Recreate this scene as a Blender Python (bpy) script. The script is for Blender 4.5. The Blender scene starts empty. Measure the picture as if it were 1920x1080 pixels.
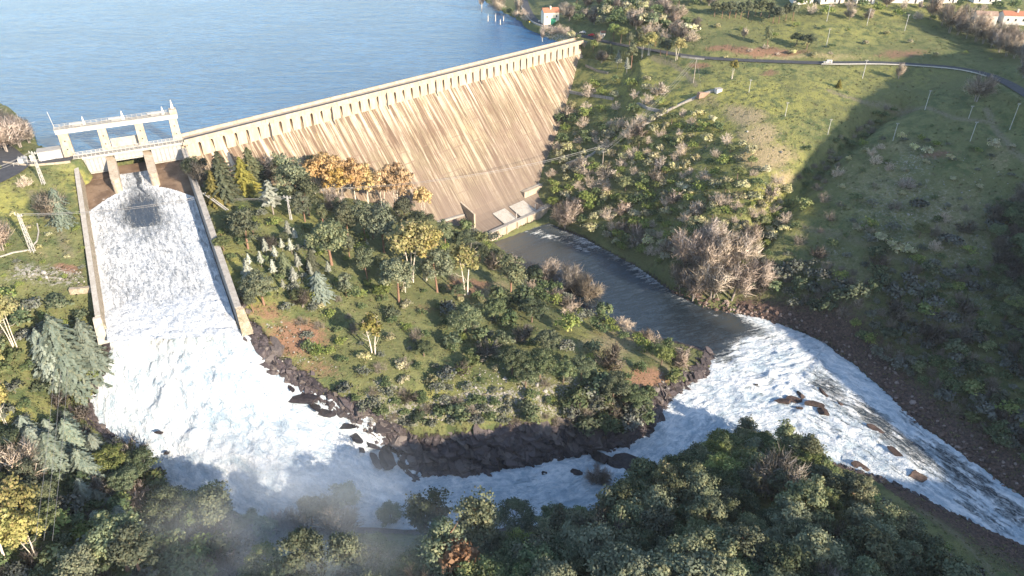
import bpy, math, random
import numpy as np
from mathutils import Vector, Matrix

# ------------------------------------------------------------------ camera, sky, sun
S = bpy.context.scene
COL = S.collection
CAM_H, PITCH, FPX = 100.0, 31.6, 1330.0
_P = math.radians(PITCH)
FW = np.array([0, math.cos(_P), -math.sin(_P)])
UP = np.array([0, math.sin(_P), math.cos(_P)])
RT = np.array([1.0, 0, 0])
CC = np.array([0, 0, CAM_H])
cam = bpy.data.cameras.new('camera')
cam.sensor_fit = 'HORIZONTAL'
cam.sensor_width = 36.0
cam.lens = 36.0 * FPX / 1920.0
cam.clip_start = 1.0
cam.clip_end = 6000.0
camo = bpy.data.objects.new('camera', cam)
COL.objects.link(camo)
camo.location = CC
camo.rotation_euler = (math.radians(90 - PITCH), 0, 0)
S.camera = camo

SUN_EL = math.radians(21.0)
SUN_H = np.array([0.715, -0.70])
SUN_H = SUN_H / np.linalg.norm(SUN_H)
SUNV = np.array([SUN_H[0] * math.cos(SUN_EL), SUN_H[1] * math.cos(SUN_EL), math.sin(SUN_EL)])
W = bpy.data.worlds.new('World')
S.world = W
W.use_nodes = True
nt = W.node_tree
bg = nt.nodes['Background']
sky = nt.nodes.new('ShaderNodeTexSky')
sky.sky_type = 'NISHITA'
sky.sun_disc = False
sky.sun_elevation = SUN_EL
sky.sun_rotation = math.atan2(SUN_H[0], SUN_H[1])
sky.air_density = 1.0
sky.dust_density = 0.6
sky.ozone_density = 1.2
nt.links.new(sky.outputs[0], bg.inputs[0])
bg.inputs[1].default_value = 0.15
sl = bpy.data.lights.new('sun', 'SUN')
sl.energy = 4.7
sl.angle = math.radians(0.5)
sl.color = (1.0, 0.85, 0.66)
so = bpy.data.objects.new('sun', sl)
COL.objects.link(so)
so.rotation_euler = Vector(SUNV).to_track_quat('Z', 'Y').to_euler()
so.location = (200, -200, 300)
S.view_settings.view_transform = 'Standard'
S.view_settings.look = 'None'
S.view_settings.gamma = 1.0
S.view_settings.exposure = 1.4
S.render.engine = 'CYCLES'
S.cycles.max_bounces = 5
S.cycles.diffuse_bounces = 2
S.cycles.glossy_bounces = 2
S.cycles.transmission_bounces = 2
S.cycles.volume_bounces = 2
S.cycles.transparent_max_bounces = 6
S.cycles.volume_step_rate = 2.0
S.cycles.use_denoising = True

# ------------------------------------------------------------------ helpers
rng = np.random.default_rng(7)
random.seed(7)

def ray(px, py):
    return FW * FPX + RT * (px - 960) + UP * (540 - py)

def at(px, py, z):
    d = ray(px, py)
    return CC + d * ((z - CAM_H) / d[2])

def pj(X):
    X = np.asarray(X, float)
    v = X - CC
    w = v @ FW
    w = np.where(np.abs(w) < 1, 1, w)
    return 960 + FPX * (v @ RT) / w, 540 - FPX * (v @ UP) / w, w

_pt = np.random.default_rng(3).random((256, 256))
def vnoise(x, y, s=0):
    x = np.asarray(x, float) + s * 17.31
    y = np.asarray(y, float) + s * 9.77
    xi = np.floor(x).astype(int); yi = np.floor(y).astype(int)
    fx = x - xi; fy = y - yi
    fx = fx * fx * (3 - 2 * fx); fy = fy * fy * (3 - 2 * fy)
    a = _pt[xi & 255, yi & 255]; b = _pt[(xi + 1) & 255, yi & 255]
    c = _pt[xi & 255, (yi + 1) & 255]; d = _pt[(xi + 1) & 255, (yi + 1) & 255]
    return (a * (1 - fx) + b * fx) * (1 - fy) + (c * (1 - fx) + d * fx) * fy

def fbm(x, y, o=4, s=0):
    t = 0; a = 0.5; n = 0
    for i in range(o):
        t = t + a * (vnoise(x * 2 ** i, y * 2 ** i, s + i) - 0.5); n += a; a *= 0.5
    return t / n * 2          # about -1..1

def sdist(P, X, Y, closed=True):
    """signed distance, positive inside the polygon"""
    P = np.asarray(P, float)[:, :2]
    n = len(P)
    best = np.full(X.shape, 1e18)
    ins = np.zeros(X.shape, bool)
    for i in range(n if closed else n - 1):
        a = P[i]; b = P[(i + 1) % n]
        e = b - a
        t = np.clip(((X - a[0]) * e[0] + (Y - a[1]) * e[1]) / max(e @ e, 1e-9), 0, 1)
        d2 = (X - a[0] - t * e[0]) ** 2 + (Y - a[1] - t * e[1]) ** 2
        best = np.minimum(best, d2)
        if closed:
            c = (a[1] > Y) != (b[1] > Y)
            xi = a[0] + (Y - a[1]) / (b[1] - a[1] + 1e-12) * e[0]
            ins ^= c & (X < xi)
    d = np.sqrt(best)
    return np.where(ins, d, -d) if closed else d

class RBF:
    def __init__(s, P, Z, reg=0.02):
        P = np.asarray(P, float); Z = np.asarray(Z, float)
        s.P = P
        n = len(P)
        K = np.sqrt(((P[:, None] - P[None]) ** 2).sum(-1)) + 0
        A = np.zeros((n + 3, n + 3))
        A[:n, :n] = -K + np.eye(n) * reg
        A[:n, n] = 1; A[:n, n + 1:] = P / 100
        A[n:, :n] = A[:n, n:].T
        s.w = np.linalg.solve(A, np.concatenate([Z, np.zeros(3)]))
    def __call__(s, X, Y):
        sh = X.shape
        Q = np.stack([X.ravel(), Y.ravel()], 1)
        out = np.empty(len(Q)); n = len(s.P)
        for i in range(0, len(Q), 20000):
            q = Q[i:i + 20000]
            K = np.sqrt((q[:, 0, None] - s.P[None, :, 0]) ** 2 + (q[:, 1, None] - s.P[None, :, 1]) ** 2 + 2.0)
            out[i:i + 20000] = -K @ s.w[:n] + s.w[n] + (q / 100) @ s.w[n + 1:]
        return out.reshape(sh)

# ---- mesh building
def link(name, me, parent=None, mat=None):
    o = bpy.data.objects.new(name, me)
    COL.objects.link(o)
    if parent is not None:
        o.parent = parent
    if mat is not None and me is not None and len(me.materials) == 0:
        me.materials.append(mat)
    return o

def tag(o, label, cat, group=None, kind=None):
    if label: o['label'] = label
    if cat: o['category'] = cat
    if group: o['group'] = group
    if kind: o['kind'] = kind
    return o

def empty(name, loc=(0, 0, 0), rz=0.0):
    o = bpy.data.objects.new(name, None)
    o.empty_display_size = 0.5
    COL.objects.link(o)
    o.location = loc
    o.rotation_euler = (0, 0, rz)
    return o

def npmesh(name, V, Q, smooth=True, attrs=None):
    """V (n,3), Q (m,4) or (m,3) ints"""
    me = bpy.data.meshes.new(name)
    V = np.ascontiguousarray(V, np.float32); Q = np.ascontiguousarray(Q, np.int32)
    k = Q.shape[1]
    me.vertices.add(len(V)); me.vertices.foreach_set('co', V.ravel())
    me.loops.add(Q.size); me.loops.foreach_set('vertex_index', Q.ravel())
    me.polygons.add(len(Q))
    me.polygons.foreach_set('loop_start', np.arange(0, Q.size, k, dtype=np.int32))
    me.polygons.foreach_set('loop_total', np.full(len(Q), k, np.int32))
    me.polygons.foreach_set('use_smooth', np.full(len(Q), smooth))
    for an, (ty, arr) in (attrs or {}).items():
        a = me.attributes.new(an, ty, 'POINT')
        arr = np.ascontiguousarray(arr, np.float32)
        a.data.foreach_set({'FLOAT': 'value', 'FLOAT_VECTOR': 'vector', 'FLOAT_COLOR': 'color'}[ty], arr.ravel())
    me.update(calc_edges=True)
    return me

class MB:
    def __init__(s):
        s.v = []; s.f = []
    def add(s, vs, fs):
        o = len(s.v)
        s.v += [tuple(float(c) for c in v) for v in vs]
        s.f += [tuple(i + o for i in f) for f in fs]
    def hexa(s, b, t):
        """bottom 4 and top 4 points"""
        s.add(list(b) + list(t), [(3, 2, 1, 0), (4, 5, 6, 7), (0, 1, 5, 4), (1, 2, 6, 5), (2, 3, 7, 6), (3, 0, 4, 7)])
    def box(s, c, ax, ay, az, sx, sy, sz):
        c = np.asarray(c, float); ax = np.asarray(ax) * sx / 2; ay = np.asarray(ay) * sy / 2; az = np.asarray(az) * sz / 2
        s.hexa([c - ax - ay - az, c + ax - ay - az, c + ax + ay - az, c - ax + ay - az],
               [c - ax - ay + az, c + ax - ay + az, c + ax + ay + az, c - ax + ay + az])
    def abox(s, x0, y0, z0, x1, y1, z1):
        s.hexa([(x0, y0, z0), (x1, y0, z0), (x1, y1, z0), (x0, y1, z0)], [(x0, y0, z1), (x1, y0, z1), (x1, y1, z1), (x0, y1, z1)])
    def beam(s, p, q, w, h=None, up=(0, 0, 1)):
        p = np.asarray(p, float); q = np.asarray(q, float); h = h or w
        d = q - p; L = np.linalg.norm(d); d = d / L
        u = np.asarray(up, float)
        if abs(d @ u) > 0.95: u = np.array([1.0, 0, 0])
        x = np.cross(d, u); x /= np.linalg.norm(x); u = np.cross(x, d)
        s.box((p + q) / 2, x, d, u, w, L, h)
    def tube(s, pts, r, n=6, cap=True):
        pts = [np.asarray(p, float) for p in pts]
        rr = r if hasattr(r, '__len__') else [r] * len(pts)
        o = len(s.v); vs = []; fs = []
        for i, p in enumerate(pts):
            d = pts[min(i + 1, len(pts) - 1)] - pts[max(i - 1, 0)]
            d = d / (np.linalg.norm(d) + 1e-9)
            u = np.array([0, 0, 1.0]) if abs(d[2]) < 0.9 else np.array([1.0, 0, 0])
            x = np.cross(d, u); x /= np.linalg.norm(x); y = np.cross(x, d)
            for k in range(n):
                a = 2 * math.pi * k / n
                vs.append(p + (x * math.cos(a) + y * math.sin(a)) * rr[i])
        for i in range(len(pts) - 1):
            for k in range(n):
                fs.append((i * n + k, i * n + (k + 1) % n, (i + 1) * n + (k + 1) % n, (i + 1) * n + k))
        if cap:
            fs.append(tuple(range(n))); fs.append(tuple((len(pts) - 1) * n + k for k in reversed(range(n))))
        s.add(vs, fs)
    def prism(s, poly, z0, z1):
        n = len(poly)
        s.add([(p[0], p[1], z0) for p in poly] + [(p[0], p[1], z1) for p in poly],
              [tuple(reversed(range(n))), tuple(range(n, 2 * n))] + [(i, (i + 1) % n, n + (i + 1) % n, n + i) for i in range(n)])
    def build(s, name, mat, parent=None, bevel=0.0, smooth=False):
        me = bpy.data.meshes.new(name)
        me.from_pydata(s.v, [], s.f)
        import bmesh
        bm = bmesh.new(); bm.from_mesh(me)
        bmesh.ops.recalc_face_normals(bm, faces=bm.faces)
        bm.to_mesh(me); bm.free()
        if smooth:
            me.polygons.foreach_set('use_smooth', [True] * len(me.polygons))
        o = link(name, me, parent, mat)
        if bevel:
            b = o.modifiers.new('bevel', 'BEVEL'); b.width = bevel; b.segments = 2; b.limit_method = 'ANGLE'
        return o

# ---- materials
class NT:
    def __init__(s, name):
        s.m = bpy.data.materials.new(name); s.m.use_nodes = True
        s.t = s.m.node_tree; s.b = s.t.nodes['Principled BSDF']; s.out = s.t.nodes['Material Output']
        s.b.inputs['Roughness'].default_value = 0.9
        s.b.inputs['Specular IOR Level'].default_value = 0.2
    def n(s, ty, **k):
        nd = s.t.nodes.new('ShaderNode' + ty)
        for a, v in k.items(): setattr(nd, a, v)
        return nd
    def l(s, a, b): s.t.links.new(a, b)
    def put(s, sock, v):
        if hasattr(v, 'is_output'): s.l(v, sock)
        else: sock.default_value = v
    def noise(s, co, scale, detail=4, rough=0.55, dist=0.0):
        nd = s.n('TexNoise'); nd.inputs['Scale'].default_value = scale; nd.inputs['Detail'].default_value = detail
        nd.inputs['Roughness'].default_value = rough; nd.inputs['Distortion'].default_value = dist
        if co is not None: s.l(co, nd.inputs['Vector'])
        return nd.outputs['Fac']
    def vor(s, co, scale, feature='F1', out='Distance', rand=1.0):
        nd = s.n('TexVoronoi', feature=feature); nd.inputs['Scale'].default_value = scale; nd.inputs['Randomness'].default_value = rand
        if co is not None: s.l(co, nd.inputs['Vector'])
        return nd.outputs[out]
    def mapr(s, v, a, b, c=0.0, d=1.0, smooth=True):
        nd = s.n('MapRange'); nd.interpolation_type = 'SMOOTHSTEP' if smooth else 'LINEAR'
        s.put(nd.inputs[0], v)
        for i, x in enumerate((a, b, c, d)): s.put(nd.inputs[1 + i], x)
        return nd.outputs[0]
    def math(s, op, a, b=0.0, c=0.0):
        nd = s.n('Math', operation=op); s.put(nd.inputs[0], a); s.put(nd.inputs[1], b); s.put(nd.inputs[2], c)
        return nd.outputs[0]
    def mix(s, f, a, b, mode='MIX'):
        nd = s.n('Mix', data_type='RGBA', blend_type=mode); nd.clamp_factor = True
        s.put(nd.inputs[0], f)
        for i, v in ((6, a), (7, b)):
            if isinstance(v, tuple) and len(v) == 3: v = v + (1,)
            s.put(nd.inputs[i], v)
        return nd.outputs[2]
    def attr(s, name, out='Fac'):
        nd = s.n('Attribute'); nd.attribute_name = name
        return nd.outputs[out]
    def sep(s, c):
        nd = s.n('SeparateColor'); s.l(c, nd.inputs[0]); return nd.outputs
    def co(s, which='Object'):
        return s.n('TexCoord').outputs[which]
    def scale(s, co, v):
        nd = s.n('Mapping'); nd.inputs['Scale'].default_value = v; s.l(co, nd.inputs[0]); return nd.outputs[0]
    def bump(s, h, strength=0.5, dist=0.3):
        nd = s.n('Bump'); s.put(nd.inputs['Strength'], strength); nd.inputs['Distance'].default_value = dist
        s.l(h, nd.inputs['Height']); s.l(nd.outputs[0], s.b.inputs['Normal']); return nd
    def base(s, c): 
        if isinstance(c, tuple) and len(c) == 3: c = c + (1,)
        s.put(s.b.inputs['Base Color'], c)
    def rough(s, v): s.put(s.b.inputs['Roughness'], v)

def geo_pos(t):
    return t.n('NewGeometry').outputs['Position']

def mat_concrete(name, c1, c2, sc=0.5, c3=None, bump=0.3):
    t = NT(name); p = geo_pos(t)
    n1 = t.noise(p, sc, 6, 0.65); n2 = t.noise(t.scale(p, (1, 1, 0.25)), sc * 3, 4, 0.6)
    c = t.mix(t.mapr(n1, 0.35, 0.65), c1, c2)
    if c3: c = t.mix(t.mapr(n2, 0.52, 0.72), c, c3)
    t.base(c); t.rough(0.9); t.bump(t.noise(p, sc * 8, 4), bump, 0.1)
    return t.m

def mat_flat(name, c, rough=0.7, var=0.15, sc=1.5, metal=0.0):
    t = NT(name); p = geo_pos(t)
    d = tuple(x * (1 - var * 2) for x in c)
    t.base(t.mix(t.mapr(t.noise(p, sc, 5, 0.6), 0.4, 0.7), c, d)); t.rough(rough)
    t.b.inputs['Metallic'].default_value = metal
    return t.m

M = {}
M['cream'] = mat_concrete('cream_concrete', (0.42, 0.355, 0.275), (0.33, 0.27, 0.205), 0.35, (0.25, 0.195, 0.14))
M['pale'] = mat_concrete('pale_concrete', (0.38, 0.36, 0.325), (0.31, 0.285, 0.25), 0.6, (0.25, 0.225, 0.19))
M['grey'] = mat_concrete('grey_concrete', (0.33, 0.31, 0.28), (0.25, 0.23, 0.21), 0.5, (0.15, 0.14, 0.12))
M['stone'] = mat_concrete('old_stone', (0.30, 0.26, 0.21), (0.20, 0.18, 0.14), 0.8, (0.11, 0.12, 0.07))
M['asphalt'] = mat_concrete('asphalt', (0.055, 0.056, 0.062), (0.075, 0.075, 0.08), 0.4, (0.045, 0.045, 0.05))
M['dirt'] = mat_concrete('dirt_track', (0.20, 0.165, 0.12), (0.15, 0.13, 0.09), 0.4, (0.10, 0.11, 0.05))
M['white'] = mat_concrete('white_paint', (0.50, 0.485, 0.455), (0.41, 0.395, 0.365), .9, (0.36, 0.33, 0.28), .1)
M['gatewhite'] = mat_concrete('gate_paint', (0.34, 0.35, 0.355), (0.28, 0.28, 0.28), 1.2, (0.33, 0.29, 0.25), 0.1)
M['steel'] = mat_flat('galvanised_steel', (0.30, 0.30, 0.30), 0.5, 0.1)
M['dark'] = mat_flat('dark_metal', (0.06, 0.06, 0.065), 0.5)
M['wire'] = mat_flat('wire_metal', (0.30, 0.29, 0.28), 0.5)
M['rooft'] = mat_concrete('roof_tiles', (0.40, 0.17, 0.10), (0.32, 0.14, 0.085), 1.5, (0.25, 0.12, 0.08))
M['glass'] = mat_flat('window_glass', (0.02, 0.025, 0.03), 0.1)
M['greend'] = mat_flat('green_paint', (0.03, 0.22, 0.13), 0.5)
M['redcar'] = mat_flat('red_paint', (0.45, 0.03, 0.03), 0.3, 0.03)
M['wood'] = mat_flat('pole_wood', (0.36, 0.31, 0.26), 0.9)
M['polew'] = mat_flat('concrete_pole', (0.46, 0.445, 0.42), 0.8)
M['rust'] = mat_flat('rust', (0.30, 0.10, 0.045), 0.9)
M['tyre'] = mat_flat('rubber', (0.02, 0.02, 0.02), 0.8)
# ------------------------------------------------------------------ frames of the dam and of the spillway
DA = at(345, 268, 0.0)
DB = at(1088, 80, 0.0)
DL = np.linalg.norm(DB - DA)
DD = (DB - DA) / DL
DN = np.array([DD[1], -DD[0], 0.0])        # downstream
ZT = -7.0
ZB, OB = -60.0, 47.0
FSL = OB / (ZT - ZB)
def dam(a, o, z): return DA + DD * a + DN * o + np.array([0, 0, z])
def foff(z): return max(0.0, (ZT - z) * FSL)
def face_hit(px, py):
    d = ray(px, py)
    # (C+t d - DA).n = (ZT - Cz - t dz)*FSL
    t = ((ZT - CAM_H) * FSL - (CC - DA) @ DN) / (d @ DN + d[2] * FSL)
    return CC + d * t

# spillway chute, tops of its two walls
LW0, LW1 = at(145, 303, -1.5), at(188, 592, -21.0)
RW0, RW1 = at(339, 275, -1.5), at(441, 578, -21.0)
def chute(u, v, dz=0.0):
    """u across 0..1, v along 0..1; height of the wall-top sheet + dz"""
    a = LW0 * (1 - v) + LW1 * v; b = RW0 * (1 - v) + RW1 * v
    p = a * (1 - u) + b * u
    return p + np.array([0, 0, dz])
FLOOR = -6.4
BA = at(128, 300, 0.0); BB = at(341, 268, 0.0)
BL = np.linalg.norm(BB - BA); BX = (BB - BA) / BL; BY = np.array([BX[1], -BX[0], 0.0])
def br(s, o, z): return BA + BX * s + BY * o + np.array([0, 0, z])

# ------------------------------------------------------------------ river outline (photo points carried to their own level)
def PP(L): return np.array([at(x, y, z) for x, y, z in L])
right_bank = [(1030, 418, -67), (1095, 446, -67), (1150, 476, -67), (1200, 503, -67), (1260, 546, -67), (1310, 573, -67), (1370, 586, -67),
              (1420, 595, -67.1), (1480, 614, -67.3), (1540, 640, -67.6), (1600, 682, -68), (1660, 735, -68.4), (1720, 792, -68.8), (1790, 842, -69.2),
              (1860, 890, -69.6), (1960, 962, -70.2), (2120, 1080, -71)]
left_near = [(2060, 1090, -71), (1910, 1018, -70.2), (1830, 982, -69.7), (1760, 948, -69.2), (1680, 907, -68.8), (1600, 880, -68.4), (1520, 855, -68.1), (1470, 838, -68),
             (1380, 862, -67.7), (1300, 885, -67.5), (1200, 915, -67.2), (1120, 955, -67), (1040, 985, -66.8), (900, 995, -66.6), (760, 995, -66.4), (620, 995, -66),
             (520, 985, -65.6), (420, 962, -64.5), (335, 930, -62.5), (290, 890, -59.5), (232, 832, -54), (180, 792, -50), (168, 752, -46), (198, 700, -40), (204, 650, -33.5), (199, 602, -27.5)]
right_up = [(437, 588, -27), (458, 615, -29), (484, 650, -33), (510, 690, -38), (552, 716, -42), (590, 742, -45), (640, 772, -49), (700, 815, -56), (742, 848, -61), (778, 903, -66),
            (800, 888, -66), (850, 890, -66), (900, 888, -66.1), (950, 880, -66.3), (1000, 868, -66.5), (1060, 852, -66.8), (1130, 843, -67), (1180, 836, -67), (1215, 810, -67), (1240, 775, -67),
            (1260, 745, -67), (1290, 722, -67), (1330, 700, -67), (1332, 662, -67), (1290, 646, -67), (1230, 633, -67), (1180, 617, -67), (1130, 597, -67), (1075, 568, -67), (1020, 542, -67),
            (985, 512, -67), (955, 480, -67), (925, 455, -67)]
RIV3 = PP(right_bank + left_near + right_up)
RIV = RIV3[:, :2]
toe_l = dam(113, 57, -67); toe_r = dam(160, 57, -67)
LAKE_Z = -2.6
shore_r = PP([(1050, 79, LAKE_Z), (1020, 68, LAKE_Z), (985, 48, LAKE_Z), (950, 26, LAKE_Z), (930, 15, LAKE_Z), (908, 2, LAKE_Z), (880, -20, LAKE_Z), (830, -60, LAKE_Z)])
shore_l = PP([(105, 283, LAKE_Z), (68, 275, LAKE_Z), (62, 252, LAKE_Z), (45, 232, LAKE_Z), (20, 205, LAKE_Z), (-10, 190, LAKE_Z), (-80, 160, LAKE_Z)])
lk = [dam(DL + 4, -6, 0)] + list(shore_r) + [np.array([-60, 1500, 0.]), np.array([-900, 1500, 0.]), np.array([-700, 420, 0.])] + list(shore_l[::-1]) + [br(-3, -6.5, 0), br(BL + 1, -6.5, 0), dam(2, -6, 0)]
LAKE = np.array([p[:2] for p in lk])

# ------------------------------------------------------------------ ground heights
ctrl = []
def C(*L):
    for x, y, z in L: ctrl.append(at(x, y, z))
for P in RIV3: ctrl.append(P + [0, 0, 0.4])
for P in list(shore_r) + list(shore_l): ctrl.append(P + [0, 0, 0.3])
# dam foot, on the face plane
for q in ((372, 318), (450, 338), (520, 352), (600, 362), (700, 378), (780, 398), (822, 414), (872, 425)):
    ctrl.append(face_hit(*q) + [0, 0, .3])
for q in ((1086, 112), (1074, 160), (1060, 205), (1046, 250), (1030, 290), (1016, 325), (1012, 348)):
    ctrl.append(face_hit(*q) + [0, 0, .3])
for a, o, z in ((60, 3, -34), (90, 8, -50), (120, 15, -66), (150, 15, -64), (180, 8, -52), (210, 3, -34), (DL - 8, -2, -16)):
    ctrl.append(dam(a, o, z))
# beside the chute
C((140, 318, -3), (125, 330, -3.5), (150, 400, -9), (165, 480, -15), (178, 560, -22), (180, 600, -25))
C((352, 300, -6), (375, 350, -9), (395, 420, -13), (420, 500, -19), (450, 572, -24))
# left hillside
C((0, 345, -1), (50, 335, -1.2), (100, 315, -1.0), (20, 280, -0.5), (60, 300, -0.6), (0, 255, 0.5), (-60, 300, 1), (30, 400, -7), (70, 450, -11), (0, 480, -12), (100, 520, -17), (0, 560, -18),
  (140, 540, -19), (60, 600, -23), (150, 640, -30), (0, 680, -27), (110, 700, -36), (40, 760, -34), (120, 790, -43), (0, 850, -38), (110, 880, -46), (200, 870, -52), (250, 930, -54), (140, 980, -48),
  (40, 980, -42), (0, 1080, -43), (120, 1080, -46), (300, 1000, -54), (260, 1080, -48), (-150, 700, -22), (-150, 1000, -34))
# near hillside under the camera
C((420, 1020, -56), (400, 1080, -50), (560, 1030, -56), (700, 1030, -55), (700, 1080, -49), (850, 1030, -54), (850, 1080, -48), (1000, 1015, -54), (1000, 1080, -46),
  (1120, 985, -54), (1200, 940, -55), (1200, 1010, -48), (1200, 1080, -42), (1300, 905, -55), (1400, 880, -56), (1400, 950, -47), (1400, 1080, -37), (1480, 860, -62), (1550, 900, -60), (1550, 980, -51),
  (1600, 940, -59), (1600, 1080, -46), (1700, 1000, -58), (1700, 1080, -53), (1780, 1000, -64), (1800, 1080, -60), (1900, 1070, -66.5))
for x, y, z in ((0, 60, -36), (-90, 60, -38), (90, 60, -34), (-180, 60, -28), (0, -60, -20), (160, 20, -40), (-200, -60, -10), (160, -80, -20), (250, 40, -62), (330, 0, -60)):
    ctrl.append(np.array([x, y, z], float))
# middle hill between chute and river
C((420, 395, -14), (470, 470, -20), (540, 420, -19), (560, 520, -25), (480, 600, -28), (520, 650, -35), (620, 480, -29), (700, 440, -32), (640, 570, -32), (600, 650, -37), (760, 470, -39), (720, 540, -36),
  (800, 540, -44), (720, 640, -39), (840, 480, -50), (880, 470, -58), (900, 560, -50), (820, 640, -44), (660, 720, -42), (740, 760, -48), (930, 520, -60), (960, 520, -62.5), (900, 650, -48), (1000, 570, -60), (1010, 620, -54),
  (1080, 605, -60.5), (1080, 650, -55), (980, 700, -49), (1160, 650, -60), (1160, 700, -56), (1240, 690, -61), (1240, 660, -63.5), (1090, 740, -54), (880, 730, -47), (800, 780, -51), (900, 785, -51.5), (1000, 775, -52.5),
  (1100, 785, -57), (1190, 775, -60), (700, 770, -48), (1290, 670, -64.5), (1300, 700, -64))
# right hillside
C((1100, 95, 0), (1140, 80, 1.0), (1100, 130, -7), (1160, 140, -8), (1090, 200, -16), (1180, 200, -18), (1060, 290, -39), (1120, 290, -38), (1200, 290, -33), (1060, 360, -55), (1130, 380, -54), (1100, 420, -60),
  (1220, 400, -51), (1200, 460, -60), (1300, 330, -34), (1300, 440, -47), (1290, 520, -60), (1240, 120, -3), (1300, 155, -5), (1345, 172, -6), (1300, 230, -18), (1400, 240, -14), (1420, 330, -26), (1400, 420, -40), (1380, 520, -57),
  (1500, 250, -14), (1480, 310, -24), (1520, 330, -27), (1450, 400, -38), (1500, 180, -4), (1600, 200, -7), (1600, 300, -19), (1600, 420, -33), (1520, 480, -46), (1480, 570, -60), (1600, 560, -49), (1580, 640, -63.5),
  (1700, 220, -8), (1700, 340, -22), (1720, 460, -34), (1720, 600, -51), (1700, 700, -63), (1800, 320, -17), (1820, 460, -32), (1840, 620, -49), (1840, 760, -61.5), (1900, 240, -6), (1900, 380, -22), (1920, 520, -35), (1920, 700, -54),
  (1920, 850, -64), (2100, 500, -25), (2100, 800, -55), (2100, 250, 0))
# the road and what lies beyond it
ROADZ = [(1225, 95, 1.2), (1290, 106, 1.5), (1360, 112, 2.0), (1450, 116, 2.6), (1550, 119, 3.2), (1650, 119, 3.8), (1740, 124, 4.2), (1800, 130, 4.4), (1850, 141, 4.4), (1885, 155, 4.2), (1915, 172, 4.0), (1960, 200, 4)]
C(*ROADZ)
C((1300, 95, 4), (1400, 90, 7), (1550, 98, 7), (1700, 100, 7), (1500, 60, 12), (1400, 40, 13), (1600, 40, 15), (1750, 60, 12), (1850, 100, 8), (1900, 60, 14), (1200, 40, 12), (1100, 40, 6), (1150, 50, 8), (1250, 10, 18), (1100, 5, 11),
  (1400, 5, 20), (1600, 8, 21), (1800, 10, 21), (1920, 30, 18), (1020, 45, 1.5), (1060, 58, 1.2), (1000, 25, 1.8), (985, 0, 2.0), (1120, 68, 1.4), (1075, 75, 0.2), (960, 12, 0.5), (1050, 20, 5), (1500, -40, 27), (1800, -40, 28), (1200, -30, 22), (1000, -60, 8), (2100, 60, 16))
for x, y, z in ((300, 900, 50), (800, 900, 60), (900, 400, 20), (500, 1400, 70), (-300, 1500, -20), (-700, 700, -15), (-600, 300, 20), (-500, 100, 10), (-800, -100, 20)):
    ctrl.append(np.array([x, y, z], float))
# the higher hill beyond the right edge of the photograph (it shades the right slopes)
SHADE = []
LAKE_IN = [np.array([x, y, -14.0]) for x, y in ((-200, 420), (-120, 380), (-50, 440), (0, 520), (-120, 620), (-300, 800), (-400, 500))]
ctrl += LAKE_IN
cp = np.array(ctrl)
base_h = RBF(cp[:, :2], cp[:, 2], reg=0.4)
wat_h = RBF(RIV, RIV3[:, 2], reg=0.05)

def axis(a, b, c, d, fine, lo, hi):
    return np.concatenate([np.arange(a, b, lo), np.arange(b, c, fine), np.arange(c, d + hi, hi)])
GX = axis(-900, -240, 330, 1300, 1.0, 16, 16)
GY = axis(-140, 60, 520, 1600, 1.0, 5, 14)
X, Y = np.meshgrid(GX, GY)
Z = base_h(X, Y)
# rise to the hill outside the frame
hx, hy = X - 330, Y - 60
RID = lambda X, Y: 78.0 * np.exp(-(((X - 395) / 95) ** 2 + ((Y - 10) / 130) ** 2))
Z0 = Z.copy()
dr = sdist(RIV, X, Y)
dl = sdist(LAKE, X, Y)
wz = wat_h(X, Y)
px_, py_, w_ = pj(np.stack([X, Y, Z], -1))
WPX = 34 * fbm(X / 16, Y / 16, 4, 71) * np.clip(260 / np.maximum(w_, 60), .4, 1.6); WPY = 17 * fbm(X / 16, Y / 16, 4, 77) * np.clip(260 / np.maximum(w_, 60), .4, 1.6)
def blobs(L):
    """soft ground patches: (px, py, rx, ry, strength)"""
    o = np.zeros(X.shape)
    ux, uy = px_ + WPX, py_ + WPY
    for x, y, rx, ry, s in L:
        o = np.maximum(o, s * np.exp(-(((ux - x) / rx) ** 2 + ((uy - y) / ry) ** 2) ** 1.3))
    return np.where(w_ > 20, o, 0)
CLIFF = [(800, 850, 80, 45, 1), (900, 845, 110, 50, 1), (1000, 825, 110, 45, 1), (1100, 805, 90, 45, 1), (1190, 795, 50, 45, 1), (720, 830, 60, 50, 1), (640, 770, 50, 30, .9), (560, 720, 40, 25, .8), (500, 665, 30, 40, .7), (1250, 745, 40, 35, .8)]
cliff = blobs(CLIFF)
nearbank = np.exp(-np.clip(-dr, 0, 99) / 6.0)
amp = 0.55 + 1.6 * np.clip(cliff, 0, 1)
rough = fbm(X / 14, Y / 14, 5, 1) * amp + fbm(X / 45, Y / 45, 3, 5) * 1.2
ridge = (1 - np.abs(fbm(X / 9 + Y / 14, Y / 9, 4, 9))) - 0.75
strata = np.abs((((X * 0.75 + Y * 1.0) / 7.0 + 1.1 * fbm(X / 18, Y / 18, 3, 95)) % 1.0) - 0.5) * 2
strata2 = np.abs((((X * 1.1 - Y * 0.4) / 5.0 + 1.0 * fbm(X / 12, Y / 12, 3, 97)) % 1.0) - 0.5) * 2
Z = Z + np.clip(cliff, 0, 1) * (2.2 * (strata - .5) + 1.3 * (strata2 - .5))
Z = Z + rough * np.clip(np.abs(dr) / 6, 0.15, 1) + ridge * cliff * 2.2
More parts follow.
